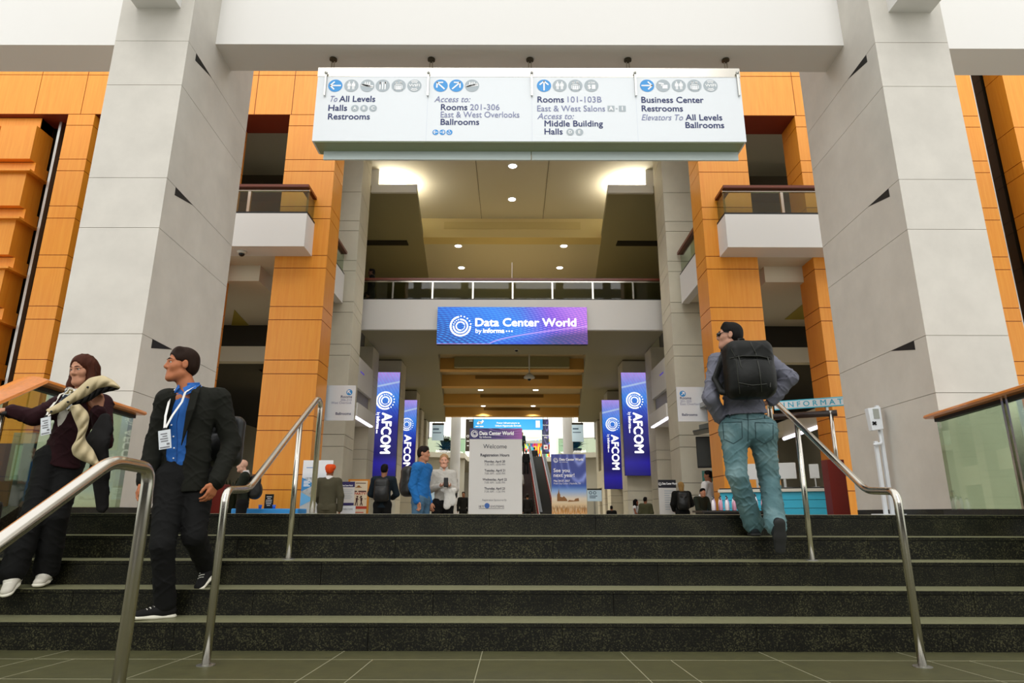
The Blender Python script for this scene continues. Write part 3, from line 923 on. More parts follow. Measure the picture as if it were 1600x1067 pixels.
def badge(xp, yp, r, kind, letter=None):
    u, v = P.hit(xp, yp)
    R_ = PW(r)
    Dk_, W = MB(), MB()
    (blu if kind in '<>^\\/w' else gry).sub.append(Dk_)
    wht.sub.append(W)
    disc(Dk_, P, u, v, R_, .003)
    o = .006
    if kind in '<>^\\/':
        a = {'<': 180, '>': 0, '^': 90, '\\': 135, '/': 45}[kind]
        c, s_ = math.cos(math.radians(a)), math.sin(math.radians(a))
        rot = lambda p, q: (u + (p * c - q * s_) * R_, v + (p * s_ + q * c) * R_)
        bar(W, P, *rot(-.8, 0), *rot(.6, 0), R_ * .2, o)
        bar(W, P, *rot(.76, -.06), *rot(.12, .62), R_ * .2, o); bar(W, P, *rot(.76, .06), *rot(.12, -.62), R_ * .2, o)
    elif kind == 'p':      # two standing figures
        for dx in (-.3, .3):
            disc(W, P, u + dx * R_, v + .52 * R_, R_ * .12, o, 12)
            rectp(W, P, u + (dx - .17) * R_, v - .1 * R_, u + (dx + .17) * R_, v + .36 * R_, o)
            for e in (-.09, .09): bar(W, P, u + (dx + e) * R_, v - .08 * R_, u + (dx + e) * R_, v - .62 * R_, R_ * .12, o)
            for e in (-.23, .23): bar(W, P, u + (dx + e * .8) * R_, v + .34 * R_, u + (dx + e) * R_, v - .12 * R_, R_ * .08, o)
    elif kind in 'eE':     # riders on a moving stair
        m = -1 if kind == 'e' else 1
        bar(W, P, u - .85 * R_, v - m * .12 * R_ - .0 * R_, u + .85 * R_, v + m * .12 * R_, R_ * .28, o)
        bar(W, P, u - .8 * R_, v - m * .2 * R_, u + .8 * R_, v + m * .3 * R_, R_ * .2, o)
        for dx in (-.3, 0, .3):
            rectp(W, P, u + (dx - .1) * R_, v, u + (dx + .1) * R_, v + .35 * R_, o); disc(W, P, u + dx * R_, v + .5 * R_, R_ * .1, o, 10)
    elif kind == 'f':      # knife, fork, spoon
        for dx in (-.36, 0, .36): bar(W, P, u + dx * R_, v - .62 * R_, u + dx * R_, v + .6 * R_, R_ * .16, o)
        rectp(W, P, u - .47 * R_, v + .2 * R_, u - .25 * R_, v + .62 * R_, o); disc(W, P, u + .36 * R_, v + .45 * R_, R_ * .18, o, 12)
    elif kind == 'l':      # lift
        for (a, b, c, d) in ((-.55, -.65, .55, -.55), (-.55, .1, .55, .2), (-.55, -.65, -.45, .2), (.45, -.65, .55, .2)): rectp(W, P, u + a * R_, v + b * R_, u + c * R_, v + d * R_, o)
        for dx in (-.25, 0, .25): rectp(W, P, u + (dx - .09) * R_, v - .55 * R_, u + (dx + .09) * R_, v - .02 * R_, o)
        for dx, m in ((-.28, 1), (.28, -1)):
            quadp(W, P, [(u + (dx - .2) * R_, v + (.5 - .1 * m) * R_), (u + (dx + .2) * R_, v + (.5 - .1 * m) * R_), (u + dx * R_, v + (.5 + .22 * m) * R_)][::m], o)
            bar(W, P, u + dx * R_, v + .3 * R_, u + dx * R_, v + .66 * R_, R_ * .08, o)
    elif kind == 'W':
        txt(W, P, 'WIFI', u, v - .17 * R_, R_ * .4, R_ * 1.5, bold=.02, align='C', off=o)
        arc(W, P, u, v, R_ * .5, R_ * .62, 50, 130, o); arc(W, P, u, v, R_ * .74, R_ * .85, 55, 125, o)
        arc(W, P, u, v, R_ * .5, R_ * .62, 230, 310, o); arc(W, P, u, v, R_ * .74, R_ * .85, 235, 305, o)
    elif kind == 'a':
        txt(W, P, 'ATM', u, v + .28 * R_, R_ * .3, R_ * .9, bold=.02, align='C', off=o)
        txt(W, P, '$', u - .3 * R_, v - .5 * R_, R_ * .6, None, bold=.03, align='C', off=o)
        rectp(W, P, u + .05 * R_, v - .55 * R_, u + .55 * R_, v + .12 * R_, o)
    elif kind == 'b':      # boxes, phone and screen
        rectp(W, P, u - .1 * R_, v - .5 * R_, u + .6 * R_, v + .1 * R_, o); bar(W, P, u - .6 * R_, v + .4 * R_, u + .1 * R_, v + .25 * R_, R_ * .22, o)
        bar(W, P, u - .3 * R_, v + .1 * R_, u - .05 * R_, v - .1 * R_, R_ * .16, o)
    elif kind == 'w':      # wheelchair
        arc(W, P, u - .05 * R_, v - .2 * R_, R_ * .35, R_ * .48, 150, 380, o); disc(W, P, u - .1 * R_, v + .6 * R_, R_ * .16, o, 10); bar(W, P, u - .08 * R_, v + .4 * R_, u + .05 * R_, v - .1 * R_, R_ * .16, o); bar(W, P, u, v, u + .4 * R_, v, R_ * .14, o)
    elif letter:
        txt(W, P, letter, u, v - .42 * R_, R_ * .85, None, bold=.02, align='C', off=o)
yb = 134
for xp, k in ((524, '<'), (549, 'p'), (574, 'e'), (598, 'f'), (623, 'l'), (647.5, 'W'), (688.5, '\\'), (713, '/'), (737.5, 'E'), (850, '^'), (874.5, 'p'), (899, 'l'), (924, 'a'), (1011, '>'), (1036, 'b'), (1060.5, 'p'), (1085, 'l'), (1110, 'W')):
    badge(xp, yb, 11.2, k)
for xp, k in ((680.5, '<'), (691.3, '>'), (702.2, 'w')): badge(xp, 206.8, 4.7, k)
for xp, yp, L_ in ((554.5, 169.3, 'A'), (568.8, 169.3, 'B'), (583, 169.3, 'C'), (891, 206.5, 'D'), (905.3, 206.5, 'E')): badge(xp, yp, 6, 'x', L_)
for xp, L_ in ((954.7, 'A'), (972.3, 'I')):
    u, v = P.hit(xp, 169.8); h = PW(5.4)
    rectp(gry, P, u - h, v - h * .95, u + h, v + h * .95); txt(wht, P, L_, u, v - h * .62, h * 1.25, None, bold=.02, align='C', off=.006)
u, v = P.hit(963.5, 170); rectp(gry, P, u - .012, v - .008, u + .012, v + .008)
navy.build('bold_lettering', M_NAVY, sg); lil.build('light_lettering', M_LILAC, sg); gry.build('grey_symbols', M_GREYP, sg); blu.build('blue_symbols', M_BLUEP, sg); wht.build('white_symbols', M_WHITEP, sg)

# ---------------------------------------------------------------- LED banner on the bridge
g = G('led_blue_wave')
xx = g.f('MULTIPLY', g.x, 4.0)
# fan of dotted rays: two warped wave trains multiplied
wv = g.f('ADD', g.f('MULTIPLY', g.x, 34), g.f('MULTIPLY', g.f('POWER', g.y, 1.4), 26))
wv2 = g.f('SUBTRACT', g.f('MULTIPLY', g.y, 62), g.f('MULTIPLY', g.f('POWER', g.x, 1.5), 40))
dots = g.f('MULTIPLY', g.f('ABSOLUTE', g.f('SINE', g.f('MULTIPLY', wv, 2.2))), g.f('ABSOLUTE', g.f('SINE', g.f('MULTIPLY', wv2, .9))))
base = g.ramp(g.f('ADD', g.x, g.f('MULTIPLY', g.f('SUBTRACT', g.y, .5), .3)), [(0, '#0b2f9e'), (.25, '#0f58de'), (.5, '#1a76f2'), (.72, '#3a48d8'), (.88, '#7a4fd8'), (1, '#9a6ae6')])
lightc = g.ramp(g.x, [(0, '#2fa8ff'), (.55, '#4fb4ff'), (.75, '#c07cff'), (1, '#ff9af4')])
c1 = g.mix(g.f('POWER', dots, 1.5, clamp=True), base, lightc)
# darker hollow at lower right under the sweep line
sw = g.f('SUBTRACT', g.f('MULTIPLY', g.f('POWER', g.f('SUBTRACT', g.x, .35, clamp=True), .6), .62), g.y)
hol = g.f('MULTIPLY', sw, 5.0, clamp=True)
c2 = g.mix(g.f('MULTIPLY', hol, .8), c1, g.ramp(g.x, [(0, '#1b62ee'), (.6, '#2a4bd0'), (.78, '#27406a'), (1, '#3a2c6e')]))
ln = g.f('SUBTRACT', 1, g.f('MULTIPLY', g.f('ABSOLUTE', sw), 40), clamp=True)
c3 = g.mix(g.f('MULTIPLY', ln, .7), c2, '#e7b6ff')
led = thing('led_banner', 'wide glowing blue LED event banner on the front of the bridge', 'screen', (0, 18.4, 5.1))
P = facing(18.3)
x0, z1 = P.hit(684, 479.5); x1, z0 = P.hit(918.5, 538)
slab(P, x0, z0, x1, z1, .18).build('casing', M_BLACK, led)
uv_sheet('screen', P, x0, z0, x1, z1, g.done(c3, 1.0), led)
mb = MB()
ptxt(mb, P, 'Data Center World', 743, 509.5, 12, 157, bold=.028, off=.008); ptxt(mb, P, 'by', 743, 520, 6.5, 9.5, bold=.006, off=.008); ptxt(mb, P, 'informa', 755, 520, 6.8, 33, bold=.028, off=.008)
for k in range(3):
    u, v = P.hit(791.5 + k * 4.2, 517.5); disc(mb, P, u, v, .024, .008, 10)
u, v = P.hit(719.5, 509.5); swirl(mb, P, u, v, .32, .008)
mb.build('lettering', M_LITW, led)

# ---------------------------------------------------------------- four upright AFCOM LED banners
def afcom_mat():
    g = G('led_violet_blue')
    c = g.ramp(g.y, [(0, '#120f66'), (.12, '#221a96'), (.2, '#120f5c'), (.48, '#11147e'), (.62, '#1a3fc4'), (.76, '#2f86f4'), (.88, '#7f86ee'), (1, '#d38af0')])
    d = g.f('MULTIPLY', g.f('ABSOLUTE', g.f('SINE', g.f('ADD', g.f('MULTIPLY', g.x, 26), g.f('MULTIPLY', g.y, 60)))), g.f('MULTIPLY', g.f('SUBTRACT', g.y, .52, clamp=True), 1.1))
    c = g.mix(d, c, '#7fc4ff')
    cv = g.f('ADD', g.f('MULTIPLY', g.x, .055), .85)
    ln = g.f('SUBTRACT', 1, g.f('MULTIPLY', g.f('ABSOLUTE', g.f('SUBTRACT', g.y, cv)), 70), clamp=True)
    c = g.mix(g.f('MULTIPLY', ln, .75), c, '#d8f0ff')
    c = g.mix(g.f('MULTIPLY', g.noise(3, 8, 1.5), .35), c, '#1a0f6e')
    return g.done(c, .95)
M_AF = afcom_mat()
def afcom(D, xa, ya, xb, yb, label, txl, full=True):
    """xa, ya = upper corner nearer the hall side; banner 1 wide, 3.6 high"""
    P = facing(D)
    u0, v1 = P.hit(xa, ya); u1 = P.hit(xb, ya)[0]; v0 = P.hit(xb, yb)[1]
    t = thing('led_banner', label, 'screen', ((u0 + u1) / 2, D, v0), 'upright blue banners on the piers')
    slab(P, u0, v0, u1, v1, .12).build('casing', M_BLACK, t)
    for zz in (v0 + .4, v1 - .4):
        mb = MB(); mb.box((u0 + u1) / 2 - .05, (u0 + u1) / 2 + .05, D + .11, (22.345 if D < 25 else 28.195), zz - .04, zz + .04); mb.build('wall_bracket', M_STEEL2, t)
    uv_sheet('screen', P, u0, v0, u1, v1, M_AF, t)
    w_, h = u1 - u0, v1 - v0
    mb = MB()
    swirl(mb, P, u0 + w_ * .5, v1 - h * .28, w_ * .34, .008, -60)
    Q = Plane(P.p(u0, v1), (0, 0, -1), (1, 0, 0))       # writing that runs downwards
    txt(mb, Q, 'AFCOM', h * .40, w_ * .42, w_ * .34, h * .385, bold=.03, off=.008)
    txt(mb, Q, 'by', h * .395, w_ * .22, w_ * .12, h * .03, off=.008); txt(mb, Q, 'informa', h * .435, w_ * .22, w_ * .12, h * .12, bold=.02, off=.008)
    for k in range(3): disc(mb, Q, h * (.567 + .012 * k), w_ * .25, w_ * .025, .008, 8)
    mb.build('lettering', M_LITW, t)
afcom(21.9, 583.5, 581.5, 625.5, 744.5, 'near left upright blue banner behind the man in dark jacket', '')
afcom(27.7, 622.5, 625, 652, 764, 'far left upright blue banner, partly behind the blue-jacketed man', '')
afcom(21.9, 970, 582, 1008.5, 743, 'near right upright blue banner, the outer one on the right', '')
afcom(27.7, 940, 625, 971, 764, 'far right upright blue banner, the inner and lower one on the right', '')

# ---------------------------------------------------------------- free-standing event boards
def swoosh(name, dark, mid, lite, fx=1.0):
    g = G(name)
    r = g.f('SQRT', g.f('ADD', g.f('POWER', g.f('SUBTRACT', g.x, .75 * fx), 2), g.f('POWER', g.f('MULTIPLY', g.f('SUBTRACT', g.y, 1.1), .9), 2)))
    s_ = g.f('POWER', g.f('ABSOLUTE', g.f('SINE', g.f('ADD', g.f('MULTIPLY', r, 17), g.f('MULTIPLY', g.noise(2, 2), 3)))), 9)
    c = g.mix(g.f('MULTIPLY', s_, g.f('MULTIPLY', g.x, .9)), g.ramp(g.y, [(0, dark), (1, mid)]), lite)
    return g, c
def board(name, label, D, xa, ya, xb, yb, m, th=.03, cat='sign', loczb=None, group=None):
    P = facing(D)
    u0, v1 = P.hit(xa, ya); u1, v0 = P.hit(xb, yb)
    v0 = ZF + .02 if loczb is None else loczb
    t = thing(name, label, cat, ((u0 + u1) / 2, D, v0), group)
    slab(P, u0, v0, u1, v1, th).build('panel', m, t)
    return t, P, u0, v0, u1, v1
M_BOARD = mat('board_white', '#d3d1cc', .6)
t, P, u0, v0, u1, v1 = board('event_board', 'tall white welcome board listing registration hours in the hall centre', 12.7, 734, 669, 816, 803, M_BOARD)
hb = P.hit(734, 686)[1]
g, c = swoosh('purple_swoosh', '#26235e', '#33306a', '#b48be0')
c = g.mix(g.f('POWER', g.x, 5), c, '#b060b0')
uv_sheet('header', P, u0, hb, u1, v1, g.done(c), t)
mb, md, mg = MB(), MB(), MB()
ptxt(mb, P, 'Data Center World', 749.5, 679.5, 5.6, 53, bold=.03, off=.006); ptxt(mb, P, 'by informa', 749.5, 684, 2.6, 18, bold=.01, off=.006)
u, v = P.hit(741.5, 677.5); swirl(mb, P, u, v, .072, .006)
mb.build('header_lettering', M_WHITEP, t)
um = (u0 + u1) / 2
def ctr(m, s, y, cap, w_, **kw):
    v = P.hit(775, y)[1]; h = P.hit(775, y - cap)[1] - v
    txt(m, P, s, um - .015, v, h, P.hit(775 + w_, y)[0] - P.hit(775, y)[0], align='C', off=.005, **kw)
ctr(md, 'Welcome', 700.5, 6.5, 37); ctr(md, 'Registration Hours', 713, 4.2, 45, bold=.02)
for i, (a, b) in enumerate((('Monday, April 20', '7:30 AM - 6:00 PM'), ('Tuesday, April 21', '7:00 AM - 6:00 PM'), ('Wednesday, April 22', '7:00 AM - 6:00 PM'), ('Thursday, April 23', '7:30 AM - 1:30 PM'))):
    ctr(md, a, 722.5 + i * 14.1, 3.4, 32 + (i == 2) * 6, bold=.015); ctr(mg, b, 727.3 + i * 14.1, 3.2, 32)
ctr(mg, 'Registration Sponsored By', 782.5, 2.8, 38)
v = P.hit(775, 793)[1]; txt(md, P, 'IET', P.hit(748.5, 790)[0], v, .04, .10, off=.005); txt(md, P, 'SYSTEMS', P.hit(766.5, 790)[0], v, .04, .26, off=.005)
rectp(md, P, P.hit(748, 794)[0], v - .022, P.hit(788, 794)[0], v - .016)
md.build('dark_lettering', M_TEXTD, t); mg.build('grey_lettering', M_TEXTG, t)
mb = MB(); u, v = P.hit(761, 790); disc(mb, P, u, v, .05, .005, 16); mb.build('sponsor_badge', mat('sponsor_blue', '#3a62a8', .5), t)
mb = MB(); mb.box(u0 + .1, u1 - .1, 12.6, 12.95, ZF, ZF + .03); mb.build('foot', M_STEEL2, t)

t, P, u0, v0, u1, v1 = board('event_board', 'blue see-you-next-year board with a city skyline at dusk', 19.0, 861, 709.5, 917.5, 803, M_BOARD)
zc = P.hit(880, 803)[1]
g, c = swoosh('blue_swoosh', '#2b56b8', '#46509e', '#9fb2ff', 1.1)
sky = g.ramp(g.y, [(0.0, '#c8822e'), (.3, '#e09a3e'), (.37, '#b8803a'), (.41, '#f0d6a8'), (.48, '#f3e6d2'), (.56, '#9cc0ee'), (.63, '#2f6fd0')])
up = g.f('MULTIPLY', g.f('SUBTRACT', g.y, .58), 12, clamp=True)
c = g.mix(up, sky, c)
lo = g.f('LESS_THAN', g.y, .40)
c = g.mix(g.f('MULTIPLY', lo, g.f('MULTIPLY', g.f('SUBTRACT', g.noise(26, 10, 1.6, 4), .42, clamp=True), 3, clamp=True)), c, '#ffe9c0')
c = g.mix(g.f('MULTIPLY', lo, g.f('MULTIPLY', g.f('SUBTRACT', g.noise(34, 5, 1.3, 2), .56, clamp=True), 6, clamp=True)), c, '#5a2c10')
uv_sheet('artwork', P, u0, v0, u1, v1, g.done(c), t)
mb = MB()
ptxt(mb, P, 'Data Center World', 874, 719.5, 3.8, 37, bold=.03, off=.006); ptxt(mb, P, 'by informa', 874, 722.5, 1.8, 13, off=.006)
u, v = P.hit(868.3, 719); swirl(mb, P, u, v, .07, .006)
ptxt(mb, P, 'See you', 865, 737.5, 5.6, 25, bold=.015, off=.006); ptxt(mb, P, 'next year!', 865, 745, 5.6, 32.5, bold=.015, off=.006)
ptxt(mb, P, 'May 24-27, 2027', 865.3, 752.5, 2.8, 25, bold=.02, off=.006); ptxt(mb, P, 'Music City Center | Nashville, TN', 865.3, 756.5, 2.6, 42, off=.006)
mb.build('lettering', M_WHITEP, t)
mb = MB()
Wd = u1 - u0
def sil(pts): quadp(mb, P, [P.hit(861 + a, b) for a, b in pts], .005)
sil([(9.5, 783), (9.5, 773), (11, 770), (12, 763), (13, 770), (14.5, 773), (14.5, 783)]); sil([(14.5, 783), (14.5, 776), (18, 777), (20, 775), (24, 779), (26, 783)])
sil([(26, 784), (28, 781), (36, 782), (38, 779), (43, 778), (44, 783)])
mb.build('skyline', mat('dusk_brick', '#9a6a3c', .7), t)
mb = MB(); mb.box(u0 + .1, u1 - .1, 18.85, 19.25, ZF, ZF + .03); mb.build('foot', M_STEEL2, t)

# ---------------------------------------------------------------- two Rooms signs beside the veneer columns
def rooms(D, xa, ya, xb, yb, s, label):
    P = facing(D)
    u0, v1 = P.hit(xa, ya); u1, v0 = P.hit(xb, yb)
    t = thing('room_sign', label, 'sign', ((u0 + u1) / 2, D, v0), 'white room signs flanking the hall')
    slab(P, u0, v0, u1, v1, .03).build('panel', M_SIGNW, t)
    xe = u0 if s < 0 else u1
    mb = MB(); mb.box(xe - .02 * 0, xe + s * .14, D + .04, D + .10, v0 + .01, v1 - .01); mb.build('acrylic_bracket', glass_mat('acrylic', '#f0d9c0', clear=.85, base=.05), t)
    mb = MB(); mb.box(xe + s * .02, s * 4.2, 13.6, D + .07, v0 + .3, v0 + .4); mb.build('wall_bracket', M_STEEL2, t)
    h = v1 - v0
    mb = MB()
    for zz in (v0 + .06, v1 - .06): mb.box(xe - s * .06, xe + s * .14, D + .03, D + .05, zz - .012, zz + .012)
    mb.build('bracket_bolt', M_STEEL2, t)
    md, ml, mbw, mw = MB(), MB(), MB(), MB()
    al, ue = ('R', u1 - .07) if s < 0 else ('L', u0 + .07)
    txt(md, P, 'Rooms', ue, v0 + h * .64, h * .07, .25, bold=.016, align=al); txt(md, P, 'Ballrooms', ue if s < 0 else ue + .02, v0 + h * .16, h * .07, .34, bold=.016, align=al)
    txt(ml, P, '206-210' if s < 0 else '201-205', ue, v0 + h * .55, h * .065, .25, align=al); txt(ml, P, 'West Overlook' if s < 0 else 'East Overlook', ue, v0 + h * .47, h * .065, .46, align=al)
    ud = ue + s * .065 if s < 0 else ue + .065
    ud = ue - .065 if s < 0 else ue + .065
    vd = v0 + h * .80
    disc(mbw, P, ud, vd, .068)
    c_ = .03 * (-1 if s < 0 else 1)
    bar(mw, P, ud - c_, vd - .03, ud + c_, vd + .03, .016, .006); bar(mw, P, ud + c_ * 1.2, vd + .036, ud - c_ * .5, vd + .036, .016, .006); bar(mw, P, ud + c_ * 1.2, vd + .036, ud + c_ * 1.2, vd - .02, .016, .006)
    md.build('bold_lettering', M_NAVY, t); ml.build('light_lettering', M_LILAC, t); mbw.build('arrow_disc', M_BLUEP, t); mw.build('arrow', M_WHITEP, t)
rooms(14.2, 507.5, 602, 552.5, 657, -1, 'white West Overlook room sign with blue arrow, left of hall')
rooms(14.2, 1056.5, 604.5, 1107, 658.5, 1, 'white East Overlook room sign with blue arrow, right of hall')

def hang(t, P, u0, u1, v1, D):
    """two drop rods up to the bridge truss of the far hall"""
    for u in (u0 + (u1 - u0) * .15, u1 - (u1 - u0) * .15):
        mb = MB(); mb.tube([(u, D + .03, v1 - .1), (u, D + .03, 6.62)], .02, 8); mb.build('hanger_rod', M_STEEL2, t)
mb = MB(); mb.box(-9, 9, 39.2, 41.4, 6.6, 6.8); struct('trim_far_truss', mb, M_WHITE)
# ---------------------------------------------------------------- far overhead banners and hanging signs
def hung(name, label, D, xa, ya, xb, yb, m, th=.05, cat='banner', rods=True):
    P = facing(D)
    u0, v1 = P.hit(xa, ya); u1, v0 = P.hit(xb, yb)
    t = thing(name, label, cat, ((u0 + u1) / 2, D, v0))
    slab(P, u0, v0, u1, v1, th).build('panel', m, t)
    return t, P, u0, v0, u1, v1
t, P, u0, v0, u1, v1 = hung('overhead_banner', 'bright cyan-blue sponsor banner spanning the far hall end', 40.5, 740, 654.5, 848, 671.5, mat('cyan_banner_with_glow', '#14a0ea', .5, emit=.12))  # faint glow added to the cloth to lift its colour
mb = MB()
ptxt(mb, P, 'Power Infrastructure to', 776, 662, 2.6, 36, bold=.02, off=.01); ptxt(mb, P, 'Unlock Hyperscale Growth', 774, 666.3, 2.6, 40, bold=.02, off=.01)
bar(mb, P, *P.hit(746, 662.5), *P.hit(749, 658.5), .12, .01); bar(mb, P, *P.hit(749, 658.5), *P.hit(751, 662), .12, .01); bar(mb, P, *P.hit(751, 662), *P.hit(755, 657), .12, .01)
for a in (743, 749.5): rectp(mb, P, *P.hit(a, 667), *P.hit(a + 5.2 + .6 * (a > 745), 665.6), .01)
a, b = P.hit(837, 668); c_, d = P.hit(843.5, 657); rectp(mb, P, a, b, c_, d, .01)
mb.build('lettering', M_WHITEP, t)
hang(t, P, u0, u1, v1, 40.5)
g, c = swoosh('navy_swoosh', '#1c2346', '#232c58', '#8a7ae0')
t, P, u0, v0, u1, v1 = hung('overhead_banner', 'narrow navy hanging banner right of the cyan-blue banner', 41.0, 846.5, 655, 858, 709, mat('navy_banner', '#20284e', .6))
hang(t, P, u0, u1, v1, 41.0)
uv_sheet('artwork', P, u0, v0, u1, v1, g.done(c), t)
mb = MB(); ptxt(mb, P, 'Innovation', 847.5, 681, 2.2, 10, bold=.02, off=.006); ptxt(mb, P, 'Alley', 850, 684.5, 2.2, 5, bold=.02, off=.006); ptxt(mb, P, 'Data Center', 848.3, 665, 2, 9, bold=.02, off=.006)
rectp(mb, P, *P.hit(849.5, 702), *P.hit(856, 695), .006); mb.build('lettering', M_WHITEP, t)
mb = MB(); ptxt(mb, P, 'ABB', 850.6, 700.5, 3, 4.2, bold=.03, off=.012); mb.build('red_mark', mat('red_print', '#d02020', .6), t)
t, P, u0, v0, u1, v1 = hung('overhead_banner', 'narrow dark hanging banner at the left end of the cyan-blue banner', 41.0, 728, 655, 741, 705, mat('dark_banner', '#26241c', .6, var=.5, scale=1.5, var2='#4a3a22'))
hang(t, P, u0, u1, v1, 41.0)
mb = MB(); rectp(mb, P, *P.hit(733, 658.5), *P.hit(738.5, 656.8), .006); arc(mb, P, *P.hit(731, 681.5), .05, .08, 0, 360, .006, 16); rectp(mb, P, *P.hit(729, 690), *P.hit(733, 688), .006); rectp(mb, P, *P.hit(729.5, 697), *P.hit(732.5, 695.5), .006); mb.build('lettering', M_WHITEP, t)
M_PALEB = mat('pale_blue_sign', '#c4dbe8', .4, emit=.2)
for D, xa, ya, xb, yb, lb in ((39.5, 675.5, 664, 693, 688, 'small pale blue hanging sign above the left mezzanine'), (39.5, 893.5, 663.5, 912, 690, 'small pale blue hanging sign above the right mezzanine')):
    t, P, u0, v0, u1, v1 = hung('hanging_sign', lb, D, xa, ya, xb, yb, M_PALEB)
    hang(t, P, u0, u1, v1, D)
    mb = MB(); rectp(mb, P, u0 + .05, v1 - .3, u1 - .3, v1 - .2); rectp(mb, P, u0 + .05, v1 - .5, u1 - .15, v1 - .44); mb.build('lettering', mat('slate_print', '#5d7890', .6), t)
    mb = MB(); mb.box(u0, u1, D - .01, D + .06, v1, v1 + .12); mb.build('top_rail', M_DARK, t)
for D, xa, ya, xb, yb, lb in ((24.0, 656.5, 764.5, 681, 783, 'pale blue wayfinding sign on a stand behind the woman in grey'), (24.0, 917.5, 765.5, 940.5, 783, 'pale blue wayfinding sign on a stand right of the skyline board')):
    t, P, u0, v0, u1, v1 = hung('standing_sign', lb, D, xa, ya, xb, yb, M_PALEB)
    mb = MB(); rectp(mb, P, u0, v1, u1, v1 + .05, -.01); rectp(mb, P, u0, v1 - .001, u1, v1 + .04); mb.build('top_rail', M_DARK, t)
    mb = MB(); mb.lathe(((u0 + u1) / 2, D + .06, ZF), [(.25, 0), (.25, .02), (.03, .03), (.03, v0 - ZF + .2)], 12); mb.build('post', M_STEEL2, t)
    mb = MB()
    arc(mb, P, u0 + .12, v1 - .1, .035, .06, 0, 360, .005, 16); arc(mb, P, u0 + .27, v1 - .1, .035, .06, 0, 360, .005, 16)
    rectp(mb, P, u0 + .08, v1 - .23, u0 + .36, v1 - .2); rectp(mb, P, u0 + .08, v1 - .29, u0 + .3, v1 - .26)
    mb.build('lettering', mat('slate_print', '#5d7890', .6), t)
# ================================================================== RAILS AND BALUSTRADES
def stair_rail(X, label):
    t = thing('stair_handrail', label, 'handrail', (X, 3.85, ZL + SL * .5), 'bent steel stair handrails')
    zb = zfloor(3.85)
    p = fillet([(X, 3.85, zb), (X, 3.85, .135), (X, 4.17, .150), (X, 5.47, .965), (X, 5.56, .93), (X, 5.56, 0)], .07, 6)
    mb = MB(); mb.tube(p, .0225, 16); mb.build('bent_tube', M_STEEL, t, smooth=True)
    y = 5.06
    mb = MB(); mb.tube([(X, y, -2 * RISE), (X, y, .15 + (y - 4.17) * .627 - .01)], .0205, 14); mb.build('middle_post', M_STEEL, t, smooth=True)
    for yy, zz in ((3.85, zb), (5.56, 0), (y, -2 * RISE)):
        mb = MB(); mb.lathe((X, yy, zz), [(.05, 0), (.05, .004), (.03, .007)], 18); mb.build('floor_flange', M_STEEL2, t)
stair_rail(-1.675, 'bent steel handrail rising up the steps right of the man in the blazer')
stair_rail(2.255, 'bent steel handrail on the right of the steps beside the man climbing in jeans')
def near_rail(X, label, mid):
    t = thing('stair_handrail', label, 'handrail', (X, 2.42, zfloor(2.42)), 'bent steel stair handrails')
    zb = zfloor(2.42)
    p = fillet([(X, 2.42, zb), (X, 2.42, .165), (X, 2.18, .172), (X, .75, -.66), (X, .5, -.66)], .06, 6)
    mb = MB(); mb.tube(p, .0225, 16); mb.build('bent_tube', M_STEEL, t, smooth=True)
    zt = zfloor(YE) - RISE * 5
    mb = MB(); mb.tube([(X, .95, zt), (X, .95, -.55)], .0205, 12); mb.build('lower_post', M_STEEL, t, smooth=True)
    mb = MB(); mb.lathe((X, 2.42, zb), [(.05, 0), (.05, .004), (.03, .007)], 18); mb.build('floor_flange', M_STEEL2, t)
near_rail(-1.345, 'thick steel handrail in the left foreground sloping down towards the viewer', 1)
near_rail(1.95, 'steel handrail bend cut off by the right edge of the photo', 1)

